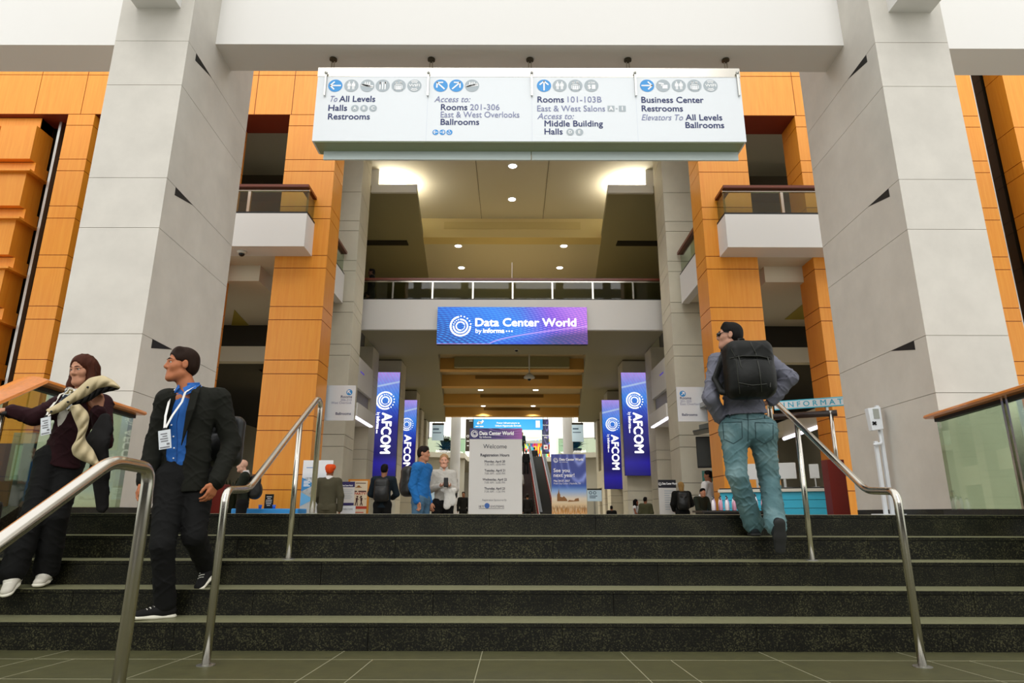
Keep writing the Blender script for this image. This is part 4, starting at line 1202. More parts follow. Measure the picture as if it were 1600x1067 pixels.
def balustrade(s, a, b, c, label, xpost):
    """level stretch a-b on the crest, sloping stretch b-c down the steps; wooden cap, glass, steel posts"""
    t = thing('glass_balustrade', label, 'balustrade', (a[0], a[1], 0), 'glass balustrades beside the steps')
    A, B, C = Vector((a[0], a[1], 0)), Vector((b[0], b[1], 0)), Vector((c[0], c[1], -.60 * (b[1] - c[1])))
    d1 = (B - A).normalized(); n1 = Vector((-d1.y, d1.x, 0))
    H = 1.0
    mb = MB()
    mb.prism([A - n1 * .007 + Vector((0, 0, .05)), B - n1 * .007 + Vector((0, 0, .05)), B + n1 * .007 + Vector((0, 0, .05)), A + n1 * .007 + Vector((0, 0, .05))],
             [A - n1 * .007 + Vector((0, 0, H)), B - n1 * .007 + Vector((0, 0, H)), B + n1 * .007 + Vector((0, 0, H)), A + n1 * .007 + Vector((0, 0, H))])
    mb.build('glass_pane', M_GLASSG, t)
    mb = MB()
    mb.prism([B - n1 * .007 + Vector((0, 0, .05)), C - n1 * .007 + Vector((0, 0, .05)), C + n1 * .007 + Vector((0, 0, .05)), B + n1 * .007 + Vector((0, 0, .05))],
             [B - n1 * .007 + Vector((0, 0, H)), C - n1 * .007 + Vector((0, 0, H)), C + n1 * .007 + Vector((0, 0, H)), B + n1 * .007 + Vector((0, 0, H))])
    mb.build('glass_pane', M_GLASSG, t)
    # cap: rounded board following both stretches
    prof = [(-.13, 0), (-.12, .022), (-.06, .045), (0, .052), (.06, .045), (.12, .022), (.13, 0), (.11, -.015), (-.11, -.015)]
    mb = MB()
    rings = []
    A2 = A - d1 * .02
    for p in (A2, B, C):
        rings.append([mb.b.verts.new(p + n1 * u + Vector((0, 0, H + .02 + v))) for u, v in prof])
    for i in range(2):
        for k in range(len(prof)):
            mb.b.faces.new((rings[i][k], rings[i][(k + 1) % len(prof)], rings[i + 1][(k + 1) % len(prof)], rings[i + 1][k]))
    mb.b.faces.new(rings[0]); mb.b.faces.new(rings[-1][::-1])
    mb.build('hand_rail', M_CAP, t)
    mb = MB()
    mb.prism([A - n1 * .03 + Vector((0, 0, H - .03)), B - n1 * .03 + Vector((0, 0, H - .03)), B + n1 * .03 + Vector((0, 0, H - .03)), A + n1 * .03 + Vector((0, 0, H - .03))],
             [A - n1 * .03 + Vector((0, 0, H + .006)), B - n1 * .03 + Vector((0, 0, H + .006)), B + n1 * .03 + Vector((0, 0, H + .006)), A + n1 * .03 + Vector((0, 0, H + .006))])
    mb.build('under_channel', M_BLACK, t)
    # black granite kerb
    mb = MB()
    e = Vector((0, 0, .05)); dn = Vector((0, 0, -.02))
    mb.prism([A - n1 * .09 + dn, B - n1 * .09 + dn, B + n1 * .09 + dn, A + n1 * .09 + dn], [A - n1 * .09 + e, B - n1 * .09 + e, B + n1 * .09 + e, A + n1 * .09 + e])
    mb.build('kerb', M_GRAN, t)
    mb = MB()
    dn = Vector((0, 0, -.12))
    mb.prism([B - n1 * .09 + dn, C - n1 * .09 + dn, C + n1 * .09 + dn, B + n1 * .09 + dn], [B - n1 * .09 + e, C - n1 * .09 + e, C + n1 * .09 + e, B + n1 * .09 + e])
    mb.build('kerb', M_GRAN, t)
    for f in xpost:
        p = A + (B - A) * f
        for o_ in (-.035, .035):
            q = p + d1 * o_
            mb = MB(); mb.obox(q + Vector((0, 0, .53)), d1 * .016, n1 * .035, (0, 0, .49)); mb.build('post', M_STEEL, t)
balustrade(1, (4.60, 6.9), (4.33, 5.15), (4.25, 4.2), 'glass balustrade with wooden cap on the right in front of the stone pillar', (.735,))
balustrade(-1, (-4.01, 6.75), (-3.88, 5.08), (-3.96, 3.7), 'glass balustrade with wide wooden cap on the left behind the woman', (.6,))

# ================================================================== FURNITURE, STANDS AND SMALL THINGS
# --- information desk, seen past the climbing man -------------------------
dx = Vector((.885, -.465, 0)).normalized(); dn_ = Vector((dx.y, -dx.x, 0))       # along the front, out of the front
O = Vector((3.75, 11.84, ZF))
desk = thing('information_desk', 'blue fronted information desk with pale counter behind the climbing man', 'desk', O)
M_DESKB = mat('ribbed_blue_laminate', '#35b4d2', .45)
mb = MB()
for k in range(8):
    z = ZF + .03 + k * .138
    mb.obox(O + dx * 1.0 - dn_ * .30 + Vector((0, 0, z - ZF + .066)), dx * 1.0, dn_ * (.30 if k % 2 else .306), (0, 0, .0655))
mb.build('front', M_DESKB, desk)
mb = MB(); mb.obox(O + dx * 1.0 - dn_ * .28 + Vector((0, 0, 1.155)), dx * 1.02, dn_ * .34, (0, 0, .025)); mb.build('counter_top', mat('pale_counter', '#cfcabb', .4), desk)
mb = MB(); mb.obox(O + dx * 1.0 - dn_ * .28 + Vector((0, 0, 1.19)), dx * 1.0, dn_ * .30, (0, 0, .012)); mb.build('counter_mat', M_BLACK, desk)
for f in (.30, 1.95):
    mb = MB(); q = O + dx * f + dn_ * .02; mb.tube([(q.x, q.y, .44), (q.x, q.y, 1.72)], .035, 14); mb.build('steel_pole', M_STEEL, desk, smooth=True)
mb = MB(); q0, q1 = O + dx * .2, O + dx * 2.05
mb.tube([(q0.x, q0.y, 1.68), (q1.x, q1.y, 1.68)], .055, 14); mb.build('cross_tube', mat('dark_tube', '#2b1a12', .3), desk, smooth=True)
Pi = Plane(O + dx * .0 + dn_ * .04 + Vector((0, 0, -ZF)), dx, (0, 0, 1))
u0, v1 = Pi.hit(1209, 627); v0 = Pi.hit(1215.5, 640.5)[1]
s_ = slab(Pi, u0, v0, u0 + 1.85, v1, .03); s_.build('name_board', mat('cyan_board', '#3fc3e0', .4), desk)
mb = MB(); rectp(mb, Pi, u0, v0 + .018, u0 + 1.85, v1 - .018, .002); mb.build('name_board_face', M_SIGNW, desk)
mb = MB(); ua = Pi.hit(1225, 636)[0]; ub = Pi.hit(1312, 628)[0]
txt(mb, Pi, 'I N F O R M A T I O N', ua, v0 + .035, v1 - v0 - .07, (ub - ua) * 1.46, bold=.01, off=.005); mb.build('lettering', mat('cyan_print', '#27aecb', .5), desk)
mb = MB()
for k in range(3): disc(mb, Pi, u0 + .08, v0 + .045 + k * .03, .012, .005, 8)
mb.build('red_dots', mat('red_print', '#d02020', .6), desk)
for f in (.35, 1.9):
    mb = MB(); q = O + dx * f + dn_ * .0; mb.box(q.x - .02, q.x + .02, q.y - .02, q.y + .02, 1.7, 1.86); mb.build('board_bracket', M_STEEL2, desk)
mb = MB(); mb.box(4.74, 4.99, 9.75, 9.95, ZF, .80); struct('trim_red_panel_right', mb, mat('dark_red_veneer', '#6a1408', .45))
mb = MB(); mb.box(-4.55, -4.27, 9.75, 9.95, ZF, .42); struct('trim_red_panel_left', mb, mat('dark_red_veneer', '#6a1408', .45))
M_MONW = mat('white_monitor_shell', '#d7d8d4', .4)
def monitor(f, w_, h, lbl):
    q = O + dx * f - dn_ * .3
    t = thing('monitor', lbl, 'monitor', (q.x, q.y, ZF + 1.2), 'white monitors on the information desk')
    mb = MB(); mb.obox((q.x, q.y, ZF + 1.36 + h / 2), dx * w_ / 2, dn_ * .018, (0, 0, h / 2)); mb.build('shell', M_MONW, t, bevel=.006)
    r = Vector((q.x, q.y, 0)) - dn_ * .021
    mb = MB(); mb.obox((r.x, r.y, ZF + 1.36 + h / 2), dx * (w_ / 2 - .012), dn_ * .003, (0, 0, h / 2 - .012)); mb.build('screen', M_BLACK, t)
    mb = MB(); mb.obox((q.x, q.y, ZF + 1.29), dx * .02, dn_ * .012, (0, 0, .09)); mb.build('neck', M_STEEL2, t)
    mb = MB(); mb.obox((q.x, q.y, ZF + 1.208), dx * .11, dn_ * .08, (0, 0, .006)); mb.build('foot', M_STEEL2, t)
monitor(.62, .40, .28, 'white-backed monitor at the left end of the information desk')
monitor(1.08, .40, .28, 'white-backed monitor in the middle of the information desk')
q = O + dx * 1.58 - dn_ * .1
t = thing('tablet_stand', 'small white tablet on a thin stand at right end of information desk', 'tablet', (q.x, q.y, ZF + 1.2))
mb = MB(); mb.obox((q.x, q.y, ZF + 1.47), dx * .075, dn_ * .01, (0, 0, .12)); mb.build('tablet', M_MONW, t, bevel=.004)
mb = MB(); mb.tube([(q.x, q.y, ZF + 1.2), (q.x, q.y, ZF + 1.37)], .012, 8); mb.build('stand', M_STEEL2, t)
mb = MB(); mb.lathe((q.x, q.y, ZF + 1.202), [(.06, 0), (.06, .008)], 16); mb.build('foot', M_STEEL2, t)

a_, b_ = at(1225, 685.5, 16.9), at(1281, 666, 15.3)
mb = MB(); mb.tube([a_, b_], .045, 8); struct('trim_aisle_light', mb, mat('violet_white_strip', '#efeaff', .4, emit=3.0))
mb = MB(); mb.prism([a_ + Vector((0, 0, .05)), b_ + Vector((0, 0, .05)), b_ + Vector((.0, .6, .05)), a_ + Vector((.0, .6, .05))], [a_ + Vector((0, 0, .45)), b_ + Vector((0, 0, .45)), b_ + Vector((.0, .6, .45)), a_ + Vector((.0, .6, .45))]); struct('trim_aisle_canopy', mb, M_PLASTER)
# --- display table with bottles between the man's legs ------------------------
t = thing('display_table', 'black draped display table behind the legs of the climbing man', 'table', (3.7, 10.85, ZF))
mb = MB(); mb.box(3.08, 4.25, 10.6, 11.1, ZF + .02, .03); mb.build('drape', M_BLACK, t)
mb = MB(); mb.box(3.04, 4.29, 10.56, 11.14, .03, .06); mb.build('table_top', mat('dark_top', '#241f1a', .4), t)
bt_cols = ['#e7dfe2', '#d8aebd', '#f0eded', '#c890a6', '#e4e2ea', '#b6a4c4']
bcount = 0
def bottle(x, y, z, c, h, label, group):
    global bcount
    t = thing('bottle', label, 'bottle', (x, y, z), group)
    mb = MB(); mb.lathe((x, y, z), [(.026, 0), (.03, .01), (.03, h * .55), (.02, h * .75), (.012, h * .82), (.012, h * .9)], 12); mb.build('flask', mat('bottle_' + c[1:], c, .2), t, smooth=True)
    mb = MB(); mb.lathe((x, y, z + h * .9), [(.015, 0), (.015, h * .1)], 10); mb.build('cap', mat('dark_cap', '#3a3a40', .4), t)
for k in range(12):
    x = 3.27 + k * .037 + .012 * (k % 2)
    bottle(x, 10.72 + .11 * (k % 3), .06, bt_cols[(k * 5) % 6], .19 + .025 * (k % 3), 'small pale bottle on the black display table left of the man\'s calf', 'bottles left on the display table')
for k in range(10):
    x = 3.84 + k * .04 + .01 * (k % 2)
    bottle(x, 10.72 + .11 * (k % 3), .06, bt_cols[(k * 7 + 1) % 6], .22 + .025 * ((k + 1) % 3), 'pale bottle on the black display table seen between the man\'s calves', 'bottles right on the display table')

# --- directory kiosk ------------------------------------------------------------
Dk = 15.4
Pk = facing(Dk)
kx0, kz1 = Pk.hit(1088, 682); kx1, kz0 = Pk.hit(1113, 731)
t = thing('directory_kiosk', 'dark directory kiosk with screens and slanted canopy left of the climbing man', 'kiosk', ((kx0 + kx1) / 2 + .3, Dk + .2, ZF))
a = Vector((.95, -.31, 0)).normalized(); b = Vector((.31, .95, 0))
cc = Vector(((kx0 + kx1) / 2, Dk, (kz0 + kz1) / 2))
mb = MB(); mb.obox(cc, a * (kx1 - kx0) / 2 * 1.08, b * .03, (0, 0, (kz1 - kz0) / 2)); mb.build('screen_housing', M_BLACK, t, bevel=.01)
mb = MB(); mb.obox(cc - b * .032, a * (kx1 - kx0) / 2 * .96, b * .004, (0, 0, (kz1 - kz0) / 2 * .9)); mb.build('screen', mat('dim_screen', '#24251b', .45, var=.4, scale=5, emit=.06), t)
c2 = Vector((Pk.hit(1109, 752)[0], Dk + .05, Pk.hit(1109, 752)[1]))
mb = MB(); mb.obox(c2, a * .15, b * .02, (0, 0, .25)); mb.build('lower_panel', mat('teal_panel', '#0c6a5a', .3), t)
cx = cc + Vector((.15, 0, (kz1 - kz0) / 2 + .15))
mb = MB(); mb.obox(cx, a * .36 + Vector((0, 0, .055)), b * .42, (0, 0, .012)); mb.build('canopy', mat('kiosk_grey', '#4c4f4c', .35), t)
mb = MB(); mb.obox(cx + Vector((.06, 0, .10)), a * .27 + Vector((0, 0, .055)), b * .3, (0, 0, .055)); mb.build('top_fitting', mat('kiosk_pale', '#8f948f', .35, .6), t)
for dxx, m_, r in ((.34, M_BLACK, .05), (.42, M_STEEL, .022), (.47, M_STEEL, .022)):
    mb = MB(); mb.tube([(cc.x + dxx * 1.25, Dk + .08, ZF), (cc.x + dxx * 1.25, Dk + .08, cx.z)], r, 12); mb.build('post', m_, t, smooth=True)
for zz in (.2, .5):
    mb = MB(); mb.obox((cc.x + .45, Dk + .06, zz), (.16, 0, 0), (0, .05, 0), (0, 0, .04)); mb.build('clamp', M_BLACK, t)
mb = MB(); mb.obox(cc + Vector((.25, .05, 0)), (.22, 0, 0), (0, .02, 0), (0, 0, .03)); mb.build('screen_arm', M_BLACK, t)
mb = MB(); mb.obox((c2.x + .17, Dk + .08, c2.z), (.2, 0, 0), (0, .02, 0), (0, 0, .03)); mb.build('panel_arm', M_BLACK, t)
mb = MB(); mb.lathe((cc.x + .50, Dk + .08, ZF), [(.3, 0), (.3, .03), (.06, .05)], 20); mb.build('base', M_BLACK, t)

# --- hand sanitiser stand by the right pillar --------------------------------------
Ds = 8.05
Pd = facing(Ds)
sx, sz = Pd.hit(1361, 637)
t = thing('sanitizer_stand', 'white hand sanitizer dispenser on a slim two-legged stand by right pillar', 'stand', (sx, Ds, 0))
mb = MB(); mb.box(sx + .065, sx + .105, Ds, Ds + .035, 0, sz + .03); mb.build('pole', M_SIGNW, t)
mb = MB(); mb.box(sx - .015, sx + .025, Ds, Ds + .035, 0, sz - .42); mb.build('pole', M_SIGNW, t)
mb = MB(); mb.box(sx - .12, sx + .2, Ds - .14, Ds + .12, 0, .012); mb.build('foot_plate', M_SIGNW, t)
mb = MB(); mb.prism([(sx - .07, Ds - .09, sz - .30), (sx + .07, Ds - .09, sz - .28), (sx + .07, Ds, sz - .28), (sx - .07, Ds, sz - .30)], [(sx - .09, Ds - .09, sz - .02), (sx + .07, Ds - .09, sz), (sx + .07, Ds, sz), (sx - .09, Ds, sz - .02)]); mb.build('dispenser', M_SIGNW, t, bevel=.008)
mb = MB(); mb.box(sx - .035, sx + .035, Ds - .10, Ds - .085, sz - .15, sz - .03); mb.build('window', mat('grey_window', '#9fa39b', .2), t)
mb = MB(); mb.obox((sx - .04, Ds - .097, sz - .21), (.022, 0, .018), (0, .003, 0), (-.006, 0, .008)); mb.obox((sx - .04, Ds - .097, sz - .21), (.022, 0, -.018), (0, .003, 0), (.006, 0, .008)); mb.build('black_mark', M_BLACK, t)
mb = MB(); mb.tube(fillet([(sx + .06, Ds - .0, sz - .29), (sx + .06, Ds - .02, sz - .45), (sx - .06, Ds - .06, sz - .47)], .04), .018, 10); mb.build('drip_tray', M_SIGNW, t, smooth=True)

# --- left: blue table, small sign, roll-up, posters --------------------------------
M_TB = mat('blue_tablecloth', '#2f93dc', .6)
zt = Plane((0, 12.45, 0)).hit(400, 794.5)[1]
bx0, bx1 = facing(12.45).hit(361, 795)[0], facing(12.45).hit(466, 795)[0]
t = thing('table', 'low table under a bright blue cloth in front of the left wood column', 'table', ((bx0 + bx1) / 2, 12.7, ZF))
mb = MB(); mb.box(bx0, bx1, 12.45, 12.98, ZF + .03, zt); mb.build('tablecloth', M_TB, t, bevel=.02)
mb = MB(); mb.box(bx0 + .05, bx1 - .05, 12.5, 12.93, ZF, ZF + .03); mb.build('frame', M_BLACK, t)
P = facing(12.6)
t = thing('tabletop_sign', 'small black printed sign standing on the blue table', 'sign', (P.hit(421, 795)[0], 12.6, zt))
a0, b1 = P.hit(414.5, 772); a1 = P.hit(428, 772)[0]
slab(P, a0, zt, a1, b1, .01).build('card', M_BLACK, t)
mb = MB()
for k, (f0, f1) in enumerate(((.2, .8), (.3, .7), (.15, .85), (.15, .85), (.2, .8), (.3, .7))):
    v = b1 - (b1 - zt) * (.2 + .12 * k); rectp(mb, P, a0 + (a1 - a0) * f0, v, a0 + (a1 - a0) * f1, v + .011)
mb.build('lettering', M_WHITEP, t)
for xp, lb in ((408, 'small blue cup left of the black sign on the table'), (429.5, 'small blue cup right of the black sign on the table')):
    q = P.hit(xp, 792)[0]
    t = thing('cup', lb, 'cup', (q, 12.55, zt), 'blue cups on the table')
    mb = MB(); mb.lathe((q, 12.55, zt), [(.025, 0), (.034, .07), (.031, .07), (.022, .006)], 14); mb.build('cup_wall', mat('blue_plastic', '#2a6ae0', .4), t, smooth=True)
# roll-up banner
P = facing(13.1)
a0, b1 = P.hit(474.5, 719); a1 = P.hit(521, 720)[0]
t = thing('rollup_banner', 'tall roll-up banner with blue triangles and a grey building, behind the orange turban', 'banner', ((a0 + a1) / 2, 13.1, ZF))
b0 = ZF + .09
g = G('rollup_print')
c = g.ramp(g.y, [(0, '#dfe3e6'), (.3, '#e9eaec'), (.44, '#c9c6bd'), (.62, '#b4b4ae'), (.78, '#d8dde2'), (.86, '#f2f4f6'), (1, '#f4f6f8')])
c = g.mix(g.f('MULTIPLY', g.f('MULTIPLY', g.f('GREATER_THAN', g.y, .58), g.f('LESS_THAN', g.y, .80)), g.f('MULTIPLY', g.f('SUBTRACT', g.noise(5, 9, 1.2, 4), .48, clamp=True), 5, clamp=True)), c, '#4a5140')
uv_ = g.done(c)
slab(P, a0, b0, a1, b1, .006).build('sheet', M_SIGNW, t)
uv_sheet('artwork', P, a0, b0, a1, b1, uv_, t)
mb = MB(); H_ = b1 - b0; W_ = a1 - a0
def tri(m, y0, y1, ex): quadp(m, P, [(a0, b1 - H_ * y0), (a0, b1 - H_ * y1), (a0 + W_ * ex, b1 - H_ * (y0 + y1) / 2)], .004)
zz = lambda y: (b1 - P.hit(480, y)[1]) / H_
tri(mb, zz(746), zz(768), .45); mb.build('blue_triangle', mat('mid_blue_print', '#3d8cc4', .6), t)
mb = MB(); tri(mb, zz(769), zz(791), .45); mb.build('light_blue_triangle', mat('light_blue_print', '#6fb4de', .6), t)
mb = MB()
for k in range(4): rectp(mb, P, a0 + .04, b1 - H_ * zz(752.5 + k * 2.4), a0 + .04 + .10 + .03 * (k % 2), b1 - H_ * zz(751.2 + k * 2.4), .006)
mb.build('lettering', M_WHITEP, t)
mb = MB(); disc(mb, P, a0 + W_ * .42, b1 - H_ * zz(725), .035, .004, 6); rectp(mb, P, a0 + W_ * .12, b1 - H_ * zz(731.2), a0 + W_ * .46, b1 - H_ * zz(730), .004); mb.build('blue_mark', mat('pale_blue_mark', '#7d9fd0', .6), t)
mb = MB(); mb.box(a0 - .03, a1 + .03, 13.03, 13.18, ZF, ZF + .09); mb.build('base', M_STEEL2, t)
# small sign on an A-frame
P = Plane((0, 13.6, 0))
a0, b1 = P.hit(533, 752.5); a1, b0 = P.hit(552.5, 789.5)
t = thing('a_frame_sign', 'white A-frame with a small printed notice under a purple header', 'sign', ((a0 + a1) / 2, 13.6, ZF))
slab(P, a0, b0, a1, b1, .012).build('notice', M_BOARD, t)
mb = MB(); rectp(mb, P, a0, b1 - .11, a1, b1); rectp(mb, P, a0, b0, a1, b0 + .05); mb.build('printed_band', mat('deep_purple', '#231a58', .5), t)
mb = MB(); ptxt(mb, P, 'Data Center World', 535, 759.5, 2.2, 16, bold=.02, off=.005); mb.build('lettering', M_WHITEP, t)
mb = MB()
for k in range(6): rectp(mb, P, a0 + .04, b1 - .17 - k * .035, a1 - .04 - .03 * (k % 2), b1 - .16 - k * .035, .004)
mb.build('text_lines', M_GREYP, t)
for s_ in (-1, 1):
    xm = (a0 + a1) / 2 + s_ * (a1 - a0) * .35
    for yy in (0, .5):
        mb = MB(); mb.tube([(xm, 13.63, b0 + .02), (xm + s_ * .14, 13.52 + yy, ZF + .01)], .022, 6); mb.build('leg', M_SIGNW, t)
mb = MB(); mb.prism([(a0 + .02, 13.62, b0 - .02), (a1 - .02, 13.62, b0 - .02), (a1 - .02, 13.64, b0 - .02), (a0 + .02, 13.64, b0 - .02)][::1], [(a0 + .02, 13.62, b0 + .06), (a1 - .02, 13.62, b0 + .06), (a1 - .02, 13.64, b0 + .06), (a0 + .02, 13.64, b0 + .06)]); mb.build('cross_piece', M_SIGNW, t)
mb = MB(); mb.box(a0 - .0, a1 + .05, 13.56, 13.575, ZF + .25, b0 - .01); mb.build('welcome_panel', M_SIGNW, t)
Pq = facing(13.558)
mb = MB(); ptxt(mb, Pq, 'WELCOME', 536, 797, 3, 15, off=.002); mb.build('welcome_lettering', M_TEXTG, t)
# poster with two dancing figures
P = facing(15.0)
a0, b1 = P.hit(544.5, 748.5); a1 = P.hit(578, 750)[0]; b0 = -.02
t = thing('poster_board', 'cream dance-party poster in an orange frame on an easel', 'poster', ((a0 + a1) / 2, 15, ZF))
slab(P, a0, b0, a1, b1, .02).build('frame', mat('orange_frame', '#d98a1e', .5), t)
mb = MB(); rectp(mb, P, a0 + .045, b0 + .02, a1 - .045, b1 - .04, .003); mb.build('sheet', mat('cream_paper', '#ecdfc2', .7), t)
mb = MB()
ptxt(mb, P, 'PARTY!', 553.5, 773, 3.6, 19, bold=.03, off=.006); rectp(mb, P, *P.hit(553, 801), *P.hit(568, 799.8), .006)
u, v = P.hit(553, 795); u2, v2 = P.hit(573, 791); rectp(mb, P, u, v, u2, v2, .006); mb.build('red_lettering', mat('brick_red_print', '#c8402a', .6), t)
mb = MB()
rectp(mb, P, *P.hit(556, 755.5), *P.hit(572, 754.3), .006); rectp(mb, P, *P.hit(554, 768.6), *P.hit(558, 766.6), .006); rectp(mb, P, *P.hit(560, 768.6), *P.hit(572.5, 766.6), .006)
for s_ in (-1, 1):
    u, v = P.hit(561 + s_ * 3.6, 782)
    disc(mb, P, u - s_ * .01, v + .085, .02, .006, 12); bar(mb, P, u - s_ * .025, v + .085 + .012, u + s_ * .01, v + .1, .012, .006)
    quadp(mb, P, [(u - .025, v + .06), (u + .025, v + .06), (u + .018, v - .01), (u - .018, v - .01)][::-1], .006)
    bar(mb, P, u - .008, v - .005, u + s_ * .03, v - .11, .02, .006); bar(mb, P, u + .008, v - .005, u - s_ * .02, v - .11, .018, .006)
    bar(mb, P, u, v + .05, u - s_ * .05, v + .02 + .05 * (s_ > 0), .012, .006)
mb.build('dark_figures', mat('maroon_print', '#4a1410', .6), t)
mb = MB(); u, v = P.hit(560.5, 761); rectp(mb, P, u - .07, v - .012, u + .07, v + .004, .006); arc(mb, P, u, v, 0.001, .04, 0, 180, .006, 12)
u, v = P.hit(571, 778); arc(mb, P, u, v, .014, .028, 200, 520 - 180, .006, 14); mb.build('tan_marks', mat('tan_print', '#a8702c', .6), t)
for s_ in (-1, 1):
    mb = MB(); mb.tube([((a0 + a1) / 2 + s_ * .1, 15.03, b1 - .1), ((a0 + a1) / 2 + s_ * .28, 15.02, ZF)], .015, 6); mb.build('easel_leg', M_CAP, t)
mb = MB(); mb.tube([((a0 + a1) / 2, 15.03, b1 - .1), ((a0 + a1) / 2, 15.6, ZF)], .015, 6); mb.build('easel_leg', M_CAP, t)
# schedule board behind the fair-haired woman
t, P, u0, v0, u1, v1 = board('event_board', 'white agenda board with black header left of the fair-haired woman', 16.2, 1028, 749.5, 1059, 803, M_BOARD)
hb = P.hit(1028, 762)[1]
mb = MB(); rectp(mb, P, u0, hb, u1, v1, .002); mb.build('header', mat('near_black_print', '#14121f', .5), t)
mb = MB(); ptxt(mb, P, 'Data Center World', 1034.8, 757, 3.2, 23, bold=.03, off=.005); u, v = P.hit(1031.3, 756); swirl(mb, P, u, v, .04, .005); mb.build('header_lettering', M_WHITEP, t)
mb = MB()
for k in range(9):
    v = P.hit(1030, 767.5 + k * 3.6)[1]; rectp(mb, P, u0 + .14, v, u0 + .36 - .05 * (k % 3), v + .02, .004)
mb.build('text_lines', M_GREYP, t)
mb = MB(); mb.box(u0 + .05, u1 - .05, 16.1, 16.38, ZF, ZF + .03); mb.build('foot', M_STEEL2, t)

# --- dome cameras ------------------------------------------------------------------
def dome(x, y, z, s_, label, stem_top=None):
    t = thing('dome_camera', label, 'camera', (x, y, z))
    mb = MB(); mb.lathe((x, y, z), [(.10 * s_, 0), (.10 * s_, -.03 * s_), (.07 * s_, -.05 * s_)][::-1], 18); mb.build('housing', mat('camera_white', '#d8d6cc', .4), t, smooth=True)
    mb = MB(); mb.ball((x, y, z - .05 * s_), .065 * s_, 14); mb.build('dark_dome', mat('smoked_dome', '#0b0b0b', .08), t, smooth=True)
    if stem_top:
        mb = MB(); mb.tube([(x, y, z), (x, y, stem_top)], .025, 10); mb.build('drop_tube', mat('camera_white', '#d8d6cc', .4), t)
        mb = MB(); mb.lathe((x, y, z), [(.05, .16), (.2, .03), (.2, -.02), (.12, -.04)][::-1], 18); mb.build('shade', mat('camera_white', '#d8d6cc', .4), t, smooth=True)
p = atz(378, 393, 5.5); dome(p.x, p.y, 5.5, 1.0, 'black dome camera under the left white balcony')
p = at(827, 590, 22.6); dome(p.x, 22.6, p.z, 1.0, 'dome camera hanging on a tube below the bridge', 5.87)
p = atz(807, 545.5, 5.35); dome(p.x, p.y, 5.35, .8, 'small dome camera on the underside of the bridge')
p = at(800, 425, 18.58)
t = thing('flag_pole', 'thin upright white rod rising from the bridge railing', 'pole', (p.x, 18.62, 6.3))
mb = MB(); mb.tube([(p.x, 18.59, 6.9), (p.x, 18.59, 7.55)], .012, 6); mb.build('rod', M_WHITE, t)

# --- plants ----------------------------------------------------------------------------
M_LEAF = mat('dark_leaf', '#1d2a12', .5, var=.4, scale=20); M_POT = mat('dark_pot', '#2a2824', .5)
def plant(x, y, z, r, h, label, n=46, seed=1, group=None):
    rnd = random.Random(seed)
    t = thing('potted_plant', label, 'plant', (x, y, z), group)
    mb = MB(); mb.lathe((x, y, z), [(r * .35, 0), (r * .5, h * .3), (r * .45, h * .3), (r * .4, h * .27)], 18); mb.build('pot', M_POT, t, smooth=True)
    mb = MB()
    for k in range(n):
        a = rnd.uniform(0, 6.28); el = rnd.uniform(.2, 1.3); L = r * rnd.uniform(.8, 1.25)
        p0 = Vector((x, y, z + h * .28))
        d = Vector((math.cos(a) * math.cos(el), math.sin(a) * math.cos(el), math.sin(el)))
        sd = Vector((-math.sin(a), math.cos(a), 0))
        pts = [p0 + d * L * f + Vector((0, 0, (h * .9 - L * .6) * f * .5 - .5 * r * f * f * math.cos(el))) for f in (0, .3, .6, .85, 1.0)]
        wd = [.01, .10 * r, .11 * r, .06 * r, .004]
        prev = None
        for q, w_ in zip(pts, wd):
            cur = (mb.b.verts.new(q - sd * w_), mb.b.verts.new(q + sd * w_ + Vector((0, 0, .01))))
            if prev: mb.b.faces.new((prev[0], prev[1], cur[1], cur[0]))
            prev = cur
    mb.build('foliage', M_LEAF, t, fix=False)
p = at(366, 760, 15.0); plant(p.x, 15.0, ZF, .55, 1.7, 'bushy dark palm-like plant left of the bald man', 70, 3)
p = at(690, 703, 47.2); plant(p.x, 48.9, 4.25, .8, 1.5, 'dark round plant on the left mezzanine edge far back', 60, 5)
p = at(903, 703, 46.5); plant(p.x, 48.4, 4.25, 1.0, 1.6, 'dark spreading plant on the right mezzanine edge far back', 70, 8)

# --- far end: stairs, escalator, coloured artwork -------------------------------------------
t = thing('far_staircase', 'wide dark staircase climbing to the mezzanine far behind the welcome board', 'stairs', (.3, 41, ZF))
mb = MB()
for k in range(30):
    z0 = ZF + k * (5.0 / 30); y0 = 41 + k * .3
    mb.box(-1.6, 1.62 - k * .012, y0, y0 + .32, z0 - .2 if k else z0, z0 + 5.0 / 30)
mb.build('steps', mat('dark_red_brown_steps', '#2a1610', .6), t)
for x_ in (-1.62, .2):
    mb = MB(); mb.tube([(x_, 41, ZF + .95), (x_, 50, ZF + 5.95)], .04, 8); mb.build('hand_rail', M_STEEL2, t)
    for yy in (41.2, 44, 47, 49.8):
        z = ZF + (yy - 41) / 9 * 5.0
        mb = MB(); mb.tube([(x_, yy, z), (x_, yy, z + .95)], .03, 8); mb.build('rail_post', M_STEEL2, t)
t = thing('escalator', 'steel escalator with white and red side panels right of the far staircase', 'escalator', (2.3, 41, ZF))
def slope_panel(mb, xa, xb, dz0, dz1, th):
    mb.prism([(xa, 40.5, ZF + dz0), (xa + th, 40.5, ZF + dz0), (xb + th, 50, 4.25 + dz0), (xb, 50, 4.25 + dz0)], [(xa, 40.5, ZF + dz1), (xa + th, 40.5, ZF + dz1), (xb + th, 50, 4.25 + dz1), (xb, 50, 4.25 + dz1)])
M_RED = mat('red_panel', '#a83a28', .5)
